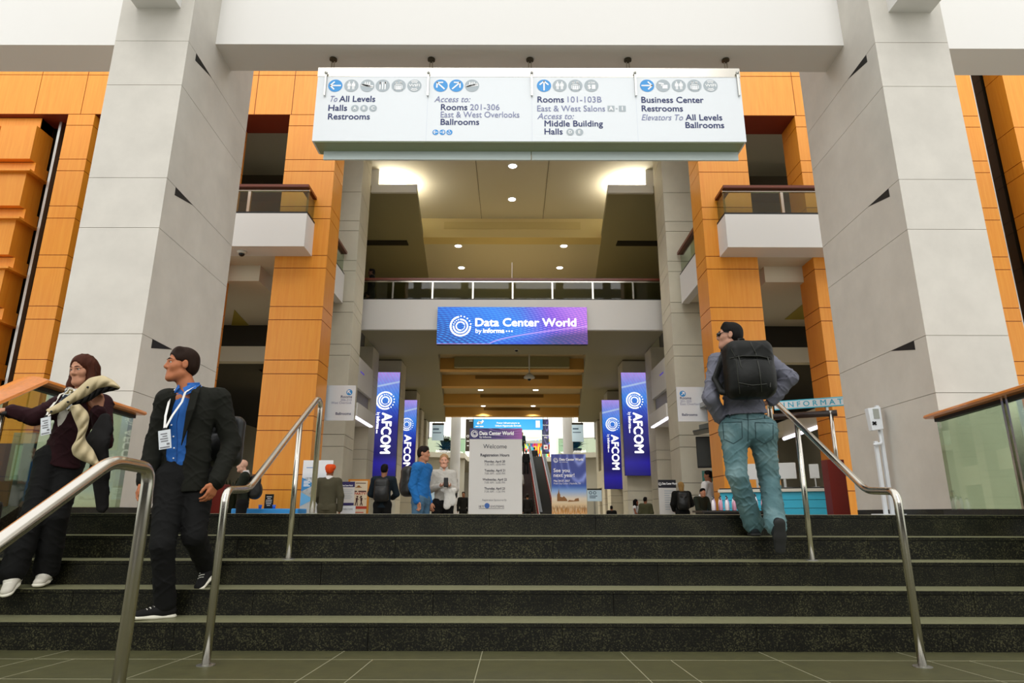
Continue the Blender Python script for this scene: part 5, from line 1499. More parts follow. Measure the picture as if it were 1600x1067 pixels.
for xa, xb in ((1.75, 1.32), (2.75, 2.3)):
    mb = MB(); slope_panel(mb, xa, xb, -.5, .55, .12); mb.build('balustrade', M_SIGNW, t)
    mb = MB(); slope_panel(mb, xa - .012, xb - .012, -.35, .30, .02); mb.build('side_panel', M_RED, t)
    mb = MB(); slope_panel(mb, xa - .02, xb - .02, .72, .86, .16); mb.build('hand_rail', M_BLACK, t)
    mb = MB(); slope_panel(mb, xa + .03, xb + .03, .55, .74, .04); mb.build('glass_side', M_GLASSG, t)
mb = MB()
for k in range(28):
    z0 = ZF + k * (5.0 / 28); y0 = 41 + k * .32; sh = -.45 * k / 28
    mb.box(1.9 + sh, 2.72 + sh, y0, y0 + .33, z0 - .2 if k else z0, z0 + 5.0 / 28)
mb.build('steps', mat('ribbed_dark_steel', '#3b3b38', .4, .5), t)
# coloured hanging artwork
cols = ['#e8342a', '#f2c524', '#27a85a', '#2a8ed0', '#e8762a', '#7a4fb4', '#f0e24a', '#3cc0b0', '#d84a8a', '#8fcbe8']
t = thing('hanging_artwork', 'multicoloured hanging artwork of upright strips above the far escalator', 'artwork', (1.6, 52, 5))
strips = {}
P = facing(53)
rnd = random.Random(11)
for i in range(24):
    f = i / 23
    xa = 810 + f * 47
    ytop = 690 - 2.5 * math.sin(math.pi * f * .7) - f * 2
    ybot = 705 + max(0, (f - .35)) * 26 - (8 if f > .95 else 0)
    n = 3 + int(f * 4)
    for k in range(n):
        ya, yb = ytop + (ybot - ytop) * k / n, ytop + (ybot - ytop) * (k + 1) / n
        a, b = P.hit(xa, yb); c, d = P.hit(xa + 2.05, ya)
        ci = rnd.randrange(len(cols))
        strips.setdefault(ci, MB()).box(a, c, 53 + .5 * math.sin(f * 3), 53.06 + .5 * math.sin(f * 3), b, d)
for ci, m_ in strips.items(): m_.build('colour_strip', mat('art_' + cols[ci][1:], cols[ci], .5), t)
mb = MB(); mb.box(P.hit(810, 700)[0], P.hit(858, 700)[0], 53.25, 53.3, P.hit(830, 692)[1], P.hit(830, 688)[1]); mb.build('carrier_bar', M_STEEL2, t)
for xx in (815, 850):
    u = P.hit(xx, 700)[0]; mb = MB(); mb.tube([(u, 53.27, P.hit(830, 690)[1]), (u, 53.27, 12.2)], .02, 6); mb.build('cable', M_STEEL2, t)
mb = MB(); mb.box(-8, 8, 52.6, 53.8, 12.2, 12.4); struct('trim_far_beam', mb, M_WHITE)

# left aisle escalator: bright strips behind the bald man
t = thing('escalator', 'dim escalator with bright edge strips in the left aisle behind the plant', 'escalator', (-6.6, 19, ZF))
M_LEDS = mat('bright_edge_strip', '#f4f6ff', .3, emit=1.2)
for xo in (-.1, .75):
    a = Vector((-6.9 + xo, 20.2, ZF + 1.55)); b = Vector((-6.2 + xo, 17.9, ZF + .45))
    mb = MB(); mb.tube([a, b], .03, 8); mb.build('edge_strip', M_LEDS, t)
    mb = MB(); mb.prism([(a.x, a.y, ZF), (a.x + .06, a.y, ZF), (b.x + .06, b.y, ZF), (b.x, b.y, ZF)], [(a.x, a.y, a.z), (a.x + .06, a.y, a.z), (b.x + .06, b.y, b.z), (b.x, b.y, b.z)]); mb.build('side_panel', M_BLACK, t)

# acrylic brochure holder at far left, on a stand
P = facing(7.6)
a0, b1 = P.hit(24, 676); a1, b0 = P.hit(44, 752)
t = thing('brochure_holder', 'clear acrylic brochure holder on a dark stand beside the woman\'s hip', 'holder', ((a0 + a1) / 2, 7.6, 0))
mb = MB(); mb.box(a0, a1, 7.58, 7.59, b0, b1); mb.box(a0, a0 + .008, 7.59, 7.68, b0, b1); mb.box(a1 - .008, a1, 7.59, 7.68, b0, b1); mb.build('acrylic_case', glass_mat('acrylic_clear', '#e8efe8', clear=.93, base=.08), t)
mb = MB(); mb.box(a0 + .02, a0 + .10, 7.62, 7.64, b0 + .02, b0 + .42); mb.build('leaflet', M_SIGNW, t)
mb = MB(); mb.box(a0 - .3, a1 + .25, 7.72, 8.1, 0.0, b0 + .45); mb.build('display_panel', mat('navy_display', '#1b2342', .5), t)
mb = MB(); mb.box(a0 - .1, a1 + .1, 7.5, 7.72, 0, b0); mb.build('stand', M_BLACK, t)
Pq = facing(7.718); mb = MB(); ptxt(mb, Pq, 'Registration', 62, 712, 4.5, 34, bold=.02); mb.build('lettering', M_WHITEP, t)
# ================================================================== PEOPLE
class Field:
    """distance field on a grid; blends tapered limbs into one continuous skin"""
    def __init__(s, lo, hi, h):
        s.h = h
        s.lo = np.array(lo, float) - 3 * h
        n = np.ceil((np.array(hi, float) + 3 * h - s.lo) / h).astype(int) + 1
        s.ax = [s.lo[i] + h * np.arange(n[i]) for i in range(3)]
        s.D = np.full(n, 1.0, np.float32)
    def _blk(s, lo, hi):
        sl = []
        for i in range(3):
            a = int(max(0, math.floor((lo[i] - s.lo[i]) / s.h))); b = int(min(len(s.ax[i]), math.ceil((hi[i] - s.lo[i]) / s.h) + 1))
            if b <= a: return None, None
            sl.append(slice(a, b))
        X, Y, Z = np.meshgrid(s.ax[0][sl[0]], s.ax[1][sl[1]], s.ax[2][sl[2]], indexing='ij')
        return tuple(sl), np.stack([X, Y, Z], -1)
    def _mix(s, sl, d, k, sub):
        o = s.D[sl]
        d = d.astype(np.float32)
        if sub:
            d = -d
            g = np.clip(.5 - .5 * (o - d) / max(k, 1e-5), 0, 1)
            s.D[sl] = o + (d - o) * g + k * g * (1 - g)
        else:
            g = np.clip(.5 + .5 * (o - d) / max(k, 1e-5), 0, 1)
            s.D[sl] = o + (d - o) * g - k * g * (1 - g)
    def seg(s, a, b, ra, rb=None, k=.02, flat=None, sub=False):
        rb = ra if rb is None else rb
        a, b = np.array(a, float), np.array(b, float)
        m = max(ra, rb) * (1 if flat is None else max(1, flat[1])) + k + 3 * s.h
        sl, p = s._blk(np.minimum(a, b) - m, np.maximum(a, b) + m)
        if sl is None: return s
        ba = b - a
        t = np.clip(((p - a) @ ba) / max(ba @ ba, 1e-9), 0, 1)
        q = p - a - t[..., None] * ba
        if flat is not None:
            f = np.array(flat[0], float); f /= np.linalg.norm(f)
            c = q @ f
            q = q + f * (c * (1 / flat[1] - 1))[..., None]
        d = np.linalg.norm(q, axis=-1) - (ra + (rb - ra) * t)
        if flat is not None and flat[1] < 1: d = d * (.5 + .5 * flat[1])
        s._mix(sl, d, k, sub)
        return s
    def ell(s, c, r, axes, k=.015, sub=False):
        c = np.array(c, float); A = np.array(axes, float)
        m = max(r) + k + 3 * s.h
        sl, p = s._blk(c - m, c + m)
        if sl is None: return s
        q = (p - c) @ A.T / np.array(r)
        n = np.linalg.norm(q, axis=-1)
        s._mix(sl, (n - 1) * min(r) * .5 + (n - 1) * (sum(r) / 3) * .5, k, sub)
        return s
    def box(s, c, hx, axes, rad=.01, k=.015, sub=False):
        c = np.array(c, float); A = np.array(axes, float)
        m = float(np.linalg.norm(hx)) + k + 3 * s.h
        sl, p = s._blk(c - m, c + m)
        if sl is None: return s
        q = np.abs((p - c) @ A.T) - (np.array(hx) - rad)
        d = np.linalg.norm(np.maximum(q, 0), axis=-1) + np.minimum(q.max(-1), 0) - rad
        s._mix(sl, d, k, sub)
        return s
    def cut(s, c, n):
        """drop everything on the side n points to"""
        n = np.array(n, float); n /= np.linalg.norm(n); c = np.array(c, float)
        d = (s.ax[0] - c[0])[:, None, None] * n[0] + (s.ax[1] - c[1])[None, :, None] * n[1] + (s.ax[2] - c[2])[None, None, :] * n[2]
        s.D = np.maximum(s.D, d.astype(np.float32))
        return s
    def folds(s, amp, waves):
        X, Y, Z = s.ax[0][:, None, None], s.ax[1][None, :, None], s.ax[2][None, None, :]
        f = 0
        for (a, b, c, ph) in waves:
            p_ = a * X + b * Y + c * Z + ph + 1.3 * np.sin(.5 * c * X + .6 * a * Z + ph) + .8 * np.sin(.9 * b * X + .4 * c * Y + 2 * ph)
            w_ = .5 + .5 * np.sin(.37 * c * Y + .41 * a * Z + .3 * b * X + 3 * ph)        # folds come and go
            f = f + ((1 - np.abs(np.sin(.5 * p_))) ** 3 - .2) * w_
        s.D = s.D - (2.4 * amp * f).astype(np.float32)
        return s
    def mesh(s, name, m, parent, smooth=True):
        D = s.D
        sg = D < 0
        nx, ny, nz = D.shape
        occ = np.zeros((nx - 1, ny - 1, nz - 1), np.int8)
        for i in (0, 1):
            for j in (0, 1):
                for k in (0, 1): occ += sg[i:nx - 1 + i, j:ny - 1 + j, k:nz - 1 + k]
        act = (occ > 0) & (occ < 8)
        idx = -np.ones(act.shape, np.int64)
        cells = np.argwhere(act)
        idx[act] = np.arange(len(cells))
        acc = np.zeros((len(cells), 3)); cnt = np.zeros(len(cells))
        ci, cj, ck = cells.T
        for ax in range(3):
            for u in (0, 1):
                for v in (0, 1):
                    o = [0, 0, 0]; o2 = [0, 0, 0]
                    others = [q for q in range(3) if q != ax]
                    o[others[0]] = o2[others[0]] = u; o[others[1]] = o2[others[1]] = v; o2[ax] = 1
                    d0 = D[ci + o[0], cj + o[1], ck + o[2]]; d1 = D[ci + o2[0], cj + o2[1], ck + o2[2]]
                    w_ = (d0 < 0) != (d1 < 0)
                    t = np.where(w_, d0 / np.where(w_, d0 - d1, 1), 0)
                    p = np.array(o, float)[None] + t[:, None] * (np.array(o2) - np.array(o))[None]
                    acc[w_] += p[w_]; cnt[w_] += 1
        V = (cells + acc / np.maximum(cnt, 1)[:, None]) * s.h + s.lo
        F = []
        for ax in range(3):
            a = [slice(None)] * 3; b = [slice(None)] * 3
            a[ax] = slice(0, -1); b[ax] = slice(1, None)
            A, B = sg[tuple(a)], sg[tuple(b)]
            e = np.argwhere(A != B)
            if not len(e): continue
            u, v = [q for q in range(3) if q != ax]
            ok = (e[:, u] > 0) & (e[:, v] > 0) & (e[:, u] < D.shape[u] - 1) & (e[:, v] < D.shape[v] - 1)
            e = e[ok]
            ins = A[tuple(e.T)]
            def g(du, dv):
                c = e.copy(); c[:, u] += du; c[:, v] += dv
                return idx[tuple(c.T)]
            q = np.stack([g(-1, -1), g(0, -1), g(0, 0), g(-1, 0)], 1)
            fl = ins if ax != 1 else ~ins
            q[~fl] = q[~fl][:, ::-1]
            F.append(q)
        F = np.concatenate(F)
        o_ = np.array(wloc(parent)) if parent is not None else 0
        me = bpy.data.meshes.new(name)
        me.vertices.add(len(V)); me.vertices.foreach_set('co', (V - o_).ravel())
        me.loops.add(F.size); me.loops.foreach_set('vertex_index', F.ravel())
        me.polygons.add(len(F)); me.polygons.foreach_set('loop_start', np.arange(0, F.size, 4))
        try: me.polygons.foreach_set('loop_total', np.full(len(F), 4))
        except Exception: pass
        if smooth: me.polygons.foreach_set('use_smooth', np.ones(len(F), bool))
        me.update(calc_edges=True)
        me.materials.append(m)
        o = bpy.data.objects.new(name, me)
        COL.objects.link(o)
        if parent is not None: o.parent = parent
        return o
def unit(v):
    v = np.array(v, float)
    return v / np.linalg.norm(v)
SKINS = {}
def skin(c): return mat('skin_' + c[1:], c, .55, spec=.25, var=.10, scale=18)
def cloth(name, c, rough=.85, var=.12, scale=14): return mat(name, c, rough, spec=.25, var=var, scale=scale, bump=.12)

FEM = [1.0]
def head_parts(F, c, hf, hu, sc=1.0):
    """skull, jaw, nose, lips, ears added to the body field"""
    hr = np.cross(hf, hu)
    A = np.array([hr, hf, hu])
    L = lambda x, y, z: c + sc * (hr * x + hf * y + hu * z)
    F.ell(L(0, -.012, .035), (.074 * sc, .094 * sc, .088 * sc), A, .01)
    jw = FEM[0]
    F.ell(L(0, .022, -.04), (.058 * sc * jw, .067 * sc * (.5 + .5 * jw), .078 * sc), A, .03)
    F.seg(L(-.012, .066, -.103), L(.012, .066, -.103), .0195 * sc, .0195 * sc, .03)
    for s_ in (-1, 1):
        F.seg(L(s_ * .047 * jw, .0, -.07), L(s_ * .02, .058, -.10), .021 * sc * jw, .017 * sc, .03)
        F.seg(L(s_ * .038, .056, -.028), L(s_ * .044, .045, -.02), .022 * sc, .022 * sc, .025)
        F.seg(L(s_ * .012, .084, .021), L(s_ * .044, .070, .020), .010 * sc, .009 * sc, .015)
        F.ell(L(s_ * .030, .100, .002), (.018 * sc, .020 * sc, .011 * sc), A, .012, True)
        F.seg(L(s_ * .009, .092, -.034), L(s_ * .013, .089, -.034), .008 * sc, .008 * sc, .008)
        F.ell(L(s_ * .078, -.006, -.008), (.010 * sc, .020 * sc, .032 * sc), A, .008)
        F.ell(L(s_ * .090, .002, -.006), (.008 * sc, .011 * sc, .018 * sc), A, .006, True)
        # lids
        F.seg(L(s_ * .015, .0835, .0105), L(s_ * .030, .0865, .0125), .0038 * sc, .0042 * sc, .004); F.seg(L(s_ * .030, .0865, .0125), L(s_ * .046, .0735, .008), .0042 * sc, .0038 * sc, .004)
        F.seg(L(s_ * .016, .0825, -.006), L(s_ * .044, .0735, -.005), .004 * sc, .004 * sc, .004)
    F.seg(L(0, .084, .016), L(0, .100, -.026), .008 * sc, .0115 * sc, .012)
    F.seg(L(0, .101, -.028), L(0, .093, -.036), .0105 * sc, .008 * sc, .008)
    F.seg(L(-.020, .078, -.066), L(.020, .078, -.066), .0075 * sc, .0075 * sc, .008)
    F.seg(L(-.016, .078, -.079), L(.016, .078, -.079), .008 * sc, .008 * sc, .008)
    F.seg(L(-.024, .092, -.0725), L(.024, .092, -.0725), .0035 * sc, .0035 * sc, .003, None, True)
    return L, A
def hand_parts(F, w_, d, n, thumb, curl=.5, sc=1.0, spread=.0):
    """palm, four bent fingers and a thumb; n points out of the palm"""
    d, n = unit(d), unit(n)
    t = unit(np.array(thumb) - d * np.dot(thumb, d))
    n = unit(np.cross(d, t)) * (1 if np.dot(np.cross(d, t), n) > 0 else -1)
    offs = (.030, .010, -.010, -.029); lens = (.070, .078, .073, .057)
    for o, L in zip(offs, lens):
        k0 = w_ + d * .018 * sc + t * o * .55 * sc
        k1 = w_ + d * (.088 - abs(o - .008) * .25) * sc + t * o * sc
        F.seg(k0, k1, .0165 * sc, .0125 * sc, .012)
        a = curl * .55
        p = k1
        for j, f in enumerate((.45, .32, .26)):
            dd = d * math.cos(a) + n * math.sin(a) + t * spread * o * 6
            q = p + dd * L * f * sc
            F.seg(p, q, (.0098 - .0008 * j) * sc, (.0092 - .001 * j) * sc, .004)
            p = q; a += curl * .75
    p0 = w_ + d * .022 * sc + t * .022 * sc
    p1 = p0 + (d * .6 + t * .55 + n * .35) * .042 * sc
    p2 = p1 + (d * .85 + t * .15 + n * .35) * .034 * sc
    p3 = p2 + (d * .9 - t * .05 + n * .4) * .026 * sc
    F.seg(p0, p1, .016 * sc, .0125 * sc, .012); F.seg(p1, p2, .0115 * sc, .0105 * sc, .006); F.seg(p2, p3, .0105 * sc, .0085 * sc, .004)
def bounds(pts, m):
    P_ = np.array(pts)
    return P_.min(0) - m, P_.max(0) + m

def shoe(parent, a, toe, up, m_up, m_sole, h=.006, laces=None, L=.27, wd=.045, name='shoe'):
    """one shoe: a = ankle, toe = ground-side tip direction point"""
    a, toe = np.array(a, float), np.array(toe, float)
    d = unit(toe - a); up = np.array(up, float); up = unit(up - d * np.dot(up, d)); r = np.cross(d, up)
    hb = a - d * .075; tp = a + d * (L - .075)
    A = np.array([r, d, up])
    base = a - up * .085
    F = Field(*bounds([hb, tp, a, base - d * .08, base + d * .21], .09), h)
    F.seg(base - d * .035 + up * .045, base + d * .03 + up * .05, .040, .042, .03)
    F.seg(base + d * .03 + up * .045, base + d * .15 + up * .028, .042, .036, .03, (up, .75))
    F.seg(base + up * .05, a + up * .01, .040, .043, .03)
    F.cut(base + up * .012, -up); F.cut(a + up * .02, up)
    o = F.mesh(name, m_up, parent)
    F = Field(*bounds([base - d * .08, base + d * .21], .07), h * .8)
    F.seg(base - d * .038 + up * .012, base + d * .06 + up * .012, .043, .043, .01, (up, .42))
    F.seg(base + d * .06 + up * .012, base + d * .155 + up * .013, .043, .040, .02, (up, .42))
    F.mesh('sole', m_sole, o)
    if laces:
        mb = MB()
        for k in range(4):
            c = base + d * (.045 + .02 * k) + up * (.082 - .008 * k)
            mb.tube([c - r * .022, c + up * .004, c + r * .022], .0032, 6)
        for s_ in (-1, 1):
            c = base + d * .04 + up * .09
            mb.tube([c, c + r * s_ * .025 + up * .012 + d * .01, c + r * s_ * .04 - up * .005, c + r * s_ * .015 + d * .005], .0028, 6)
        mb.build('laces', laces, o)
    return o

def figure(label, J, hf, hu, front, st, h=.007, hands=None, group=None, name='person'):
    """J: joints in place (a = photo-left side, b = photo-right side)"""
    J = {k: np.array(v, float) for k, v in J.items()}
    hf = unit(hf); hu = unit(np.array(hu, float) - hf * np.dot(hu, hf)); front = unit(front)
    sc = st.get('scale', 1.0); w_ = st.get('bulk', 1.0)
    base = (J['aa'] + J['ab']) / 2 if 'aa' in J else J['pelvis']
    t = thing(name, label, 'person', (float(J['pelvis'][0]), float(J['pelvis'][1]), float(st.get('ground', base[2] - .08))), group)
    up = unit(J['neck'] - J['pelvis'])
    chest = J['pelvis'] + (J['neck'] - J['pelvis']) * .68
    waist = J['pelvis'] + (J['neck'] - J['pelvis']) * .25
    front = unit(front - up * np.dot(front, up)); side = np.cross(front, up)
    lo, hi = bounds(list(J.values()), .22)
    hi[2] += .02
    legs = 'ka' in J
    # ---- body: one skin from head to ankle
    F = Field(lo, hi, h)
    fl = (front, .66)
    F.seg(chest, waist, .135 * w_ * sc, .118 * w_ * sc, .05, fl)
    F.seg(waist, J['pelvis'], .118 * w_ * sc, .135 * w_ * sc, .05, fl)
    F.seg(J['sa'] * .9 + J['sb'] * .1, J['sb'] * .9 + J['sa'] * .1, .055 * sc, .055 * sc, .04)
    F.seg(J['neck'] - up * .04, J['head'] - hu * .06 * sc - hf * .015, .062 * sc, .052 * sc, .03)
    for x in 'ab':
        if 'e' + x in J:
            F.seg(J['s' + x], J['e' + x], .046 * sc, .036 * sc, .02); F.seg(J['e' + x], J['w' + x], .036 * sc, .026 * sc, .02)
        if legs:
            F.seg(J['h' + x], J['k' + x], .075 * w_ * sc, .052 * sc, .03); F.seg(J['k' + x], J['a' + x], .050 * sc, .036 * sc, .02)
    FEM[0] = st.get('jaw', 1.0)
    L, A = head_parts(F, J['head'], hf, hu, sc * st.get('headscale', .93))
    for x in 'ab':
        if hands and x in hands:
            hd = hands[x]
            hand_parts(F, J['w' + x], hd[0], hd[1], hd[2], hd[3] if len(hd) > 3 else .5, sc * 1.0)
        elif 'e' + x in J and st.get('fists', True):
            d = unit(J['w' + x] - J['e' + x])
            hand_parts(F, J['w' + x], d, front * .3 + (side if x == 'a' else -side), front, .6, sc)
    body = F.mesh('body', skin(st.get('skin', '#c98f6e')), t)
    hs = sc * st.get('headscale', .93)
    # ---- eyes, brows
    if st.get('eyes', True) and h < .009:
        for s_ in (-1, 1):
            F = Field(*bounds([L(s_ * .030, .072, .003)], .02), .003)
            F.ell(L(s_ * .030, .0715, .003), (.0125 * hs, .0125 * hs, .0125 * hs), A, .001)
            e = F.mesh('eye', mat('eye_white_shaded', '#b8afa4', .3), t)  # white darkened to stand for shade around the eye
            mb = MB(); mb.ball(L(s_ * .030 + st.get('gaze', 0), .0775, .003), .0075 * hs, 12); mb.build('iris', mat('dark_iris', '#1c130c', .2), e, smooth=True)
        F = Field(*bounds([L(.03, .09, .02), L(-.03, .09, .02)], .04), .0035)
        for s_ in (-1, 1):
            F.seg(L(s_ * .014, .0935, .026), L(s_ * .032, .089, .0295), .0045 * hs, .004 * hs, .003); F.seg(L(s_ * .032, .089, .0295), L(s_ * .049, .074, .024), .004 * hs, .0025 * hs, .003)
        F.mesh('eyebrows', mat('brow_' + st['hair'][1:], st['hair'], .8), t)
        F = Field(*bounds([L(.02, .09, -.07), L(-.02, .09, -.07)], .02), .003)
        F.seg(L(-.017, .0815, -.0665), L(.017, .0815, -.0665), .0052 * hs, .0052 * hs, .003); F.seg(L(-.014, .0815, -.0785), L(.014, .0815, -.0785), .0055 * hs, .0055 * hs, .003)
        F.mesh('lips', mat('lips_' + st.get('lips', '#a8604e')[1:], st.get('lips', '#a8604e'), .5), t)
    # ---- hair
    hk = st.get('hairstyle', 'short')
    if hk != 'none':
        hm = mat('hair_' + st['hair'][1:], st['hair'], .6, spec=.12, var=.35, scale=30, stretch=(1, 1, .15), bump=.3)
        F = Field(*bounds([L(x_, y_, z_) for x_ in (-.13, .13) for y_ in (-.16, .13) for z_ in (-.42 if hk == 'long' else -.2, .16)], .03), max(h * .8, .005))
        if hk == 'short':
            F.ell(L(0, -.013, .042), (.082 * hs, .102 * hs, .089 * hs), A, .01)
            F.ell(L(0, -.045, -.005), (.076 * hs, .070 * hs, .075 * hs), A, .02)
            if st.get('quiff', 1): F.seg(L(-.038, .040, .098), L(.038, .038, .099), .021 * hs, .022 * hs, .03)
            F.ell(L(0, .100, -.016), (.082 * hs, .072 * hs, .082 * hs), A, .010, True)
            F.ell(L(.07, .05, -.045), (.03 * hs, .065 * hs, .06 * hs), A, .01, True); F.ell(L(-.07, .05, -.045), (.03 * hs, .065 * hs, .06 * hs), A, .01, True)
            for s_ in (-1, 1): F.ell(L(s_ * .084, -.004, -.012), (.022 * hs, .024 * hs, .036 * hs), A, .006, True)
            F.cut(L(0, -.08, -.075), -hu * .9 + hf * .4)
        elif hk == 'long':
            F.ell(L(0, -.018, .046), (.090 * hs, .104 * hs, .092 * hs), A, .01)
            for s_ in (-1, 1):
                F.seg(L(s_ * .072, -.005, .04), L(s_ * .085, .012, -.12), .032 * hs, .040 * hs, .03)
                F.seg(L(s_ * .085, .012, -.12), L(s_ * .115, .04, -.26), .040 * hs, .040 * hs, .03)
                F.seg(L(s_ * .115, .04, -.26), L(s_ * .125, .06, -.37), .040 * hs, .016 * hs, .02)
            F.seg(L(-.03, -.075, .0), L(-.03, -.085, -.26), .058 * hs, .05 * hs, .04); F.seg(L(.03, -.075, .0), L(.03, -.085, -.26), .058 * hs, .05 * hs, .04)
            F.ell(L(0, .095, -.035), (.056 * hs, .078 * hs, .105 * hs), A, .012, True)
            F.folds(.0016, [(160, 60, 12, 0), (90, 150, -15, 1)])
        elif hk == 'bun':
            F.ell(L(0, -.020, .044), (.081 * hs, .098 * hs, .088 * hs), A, .01)
            F.ell(L(0, -.05, -.005), (.076 * hs, .070 * hs, .075 * hs), A, .02)
            F.ell(L(0, .105, -.028), (.064 * hs, .078 * hs, .088 * hs), A, .012, True)
            F.ell(L(0, -.10, .05), (.035 * hs, .035 * hs, .035 * hs), A, .02)
        elif hk == 'bob':
            F.ell(L(0, -.02, .044), (.088 * hs, .104 * hs, .092 * hs), A, .01)
            F.seg(L(0, -.06, .0), L(0, -.075, -.12), .085 * hs, .07 * hs, .03, (hf, .6))
            F.ell(L(0, .095, -.02), (.07 * hs, .075 * hs, .10 * hs), A, .012, True)
            F.folds(.003, [(120, 60, 20, 0), (90, 150, -15, 1)])
        elif hk == 'turban':
            F.ell(L(0, -.01, .06), (.105 * hs, .115 * hs, .075 * hs), A, .01)
            F.seg(L(-.06, .02, .10), L(.06, .02, .10), .05 * hs, .05 * hs, .04)
            F.ell(L(0, -.05, .0), (.078 * hs, .07 * hs, .06 * hs), A, .03)
            F.ell(L(0, .10, -.03), (.08 * hs, .07 * hs, .075 * hs), A, .01, True)
            F.folds(.003, [(20, 30, 120, 0)])
        F.mesh('turban' if hk == 'turban' else 'hair', hm, t)
    # ---- trousers
    dl = st.get('leg_ease', .012) * sc
    if legs:
        F = Field(*bounds([J[k] for k in J if k[0] in 'hka'] + [waist], .2), h)
        F.seg(J['ha'], J['hb'], .085 * w_ * sc + dl, .085 * w_ * sc + dl, .04)
        F.seg(waist - up * .02, J['pelvis'], .122 * w_ * sc + dl * .6, .14 * w_ * sc + dl, .04, fl)
        fm = st.get('hem', .056)
        bt = st.get('seat', 0)
        for x in 'ab':
            if bt: F.ell(J['h' + x] - front * .055 - up * .02, (.085 * sc, .075 * sc, .10 * sc), np.array([side, front, up]), .05)
            F.seg(J['h' + x], J['k' + x], .086 * w_ * sc + dl, .062 * sc + dl, .035)
            an = J['a' + x] - (J['a' + x] - J['k' + x]) * .02
            F.seg(J['k' + x], J['k' + x] * .4 + an * .6, .062 * sc + dl, fm * sc + dl * .7, .02)
            F.seg(J['k' + x] * .4 + an * .6, an, fm * sc + dl * .7, fm * sc + dl * .8, .02)
        for x in 'ab':
            pass
        ft = st.get('fold', .0022)
        if h < .009: F.folds(ft, [(26, 16, 104, 0), (-56, 36, 84, 1.1), (90, -30, 60, 2.0)])
        F.cut(waist + up * st.get('rise', .035), up)
        F.mesh(st.get('bottom_name', 'trousers'), st['trousers'], t)
        if st.get('belt'):
            F = Field(*bounds([waist], .2), .006)
            wb_ = waist + up * (st.get('rise', .035) - .02)
            F.seg(wb_ - up * .012, wb_ + up * .012, .130 * w_ * sc + dl, .130 * w_ * sc + dl, .005, fl)
            F.cut(wb_ + up * .018, up); F.cut(wb_ - up * .018, -up)
            F.mesh('belt', st['belt'], t)
        if st.get('shoes'):
            for x in 'ab':
                sp = st['shoes']
                shoe(t, J['a' + x], J['t' + x], J.get('u' + x, np.array([0, 0, 1.])), sp[0], sp[1], max(h * .85, .006), sp[2] if len(sp) > 2 else None, .27 * sc)
    # ---- shirt and jacket
    def top(nm, m, d, hem, sleeve, opening=None, vneck=None, flare=.0, collar=False, fold=.002, coll_m=None):
        F = Field(*bounds([J[k] for k in J if k[0] in 'sew'] + [J['neck'], J['pelvis'] + (J['pelvis'] - J['neck']) * .45], .2), h)
        d_ = d * sc
        F.seg(chest, waist, .142 * w_ * sc + d_, .124 * w_ * sc + d_, .05, fl)
        hemc = waist + (J['pelvis'] - waist) * hem
        F.seg(waist, hemc, .124 * w_ * sc + d_, .142 * w_ * sc + d_ + flare, .05, fl)
        nb = J['neck'] - up * .03
        for x in 'ab':
            F.seg(nb * .75 + J['s' + x] * .25 - up * .01, J['s' + x] - up * .01, .052 * sc + d_, .056 * sc + d_, .045)
            F.seg(chest + (J['s' + x] - chest) * .45, waist, .088 * sc + d_ * .5, .06 * sc, .06, fl)
        F.cut(hemc - up * .0, -up)
        F.seg(J['neck'] + up * .0, J['neck'] + up * .12, .060 * sc, .085 * sc, .01, None, True)
        if opening:
            for (a, b, r0, r1) in opening: F.seg(a, b, r0, r1, .006, None, True)
        for x in 'ab':
            if 'e' + x in J and sleeve:
                e, w2 = J['e' + x], J['w' + x]
                F.seg(J['s' + x], e, .056 * sc + d_, .046 * sc + d_, .03)
                F.seg(e, e + (w2 - e) * sleeve, .046 * sc + d_, .034 * sc + d_ * 1.1, .02)
        if h < .009: F.folds(fold, [(40, 36, 92, 0), (-70, 30, 76, 1.1), (64, -50, 44, 2.0)])
        o = F.mesh(nm, m, t)
        if collar:
            F = Field(*bounds([J['neck']], .2), max(h * .6, .0035))
            nh = up + front * .12
            F.seg(J['neck'] - up * .025 - front * .005, J['neck'] + nh * .035, .078 * sc, .070 * sc, .01, (front, .92))
            F.seg(J['neck'] - up * .06, J['neck'] + nh * .10, .060 * sc, .055 * sc, .004, (front, .92), True)
            F.seg(J['neck'] + front * .06 - up * .05, J['neck'] + front * .09 + up * .10, .012, .035, .006, None, True)
            F.cut(J['neck'] + nh * .045, nh); F.cut(J['neck'] - up * .045, -up)
            F.mesh('collar', coll_m or m, o)
        return o
    for args in st.get('tops', []):
        top(*args[0], **args[1])
    t['_L'] = 1; del t['_L']
    return t, dict(L=L, A=A, chest=chest, waist=waist, up=up, front=front, side=side, J=J)
def hr_(hf, hu): return np.cross(hf, hu)
A3 = lambda x, y, D: np.array(at(x, y, D))
V3 = lambda *a: np.array(a, float)
C_BLACKW = cloth('black_wool', '#16170f', .85, .25)
C_BLACKT = cloth('black_trouser_cloth', '#0d0d0c', .85, .2)
M_RUB = mat('white_rubber', '#dcd8c6', .6); M_LACE = mat('white_lace', '#e8e4d8', .8)
M_CANV = cloth('black_canvas', '#121110', .8)
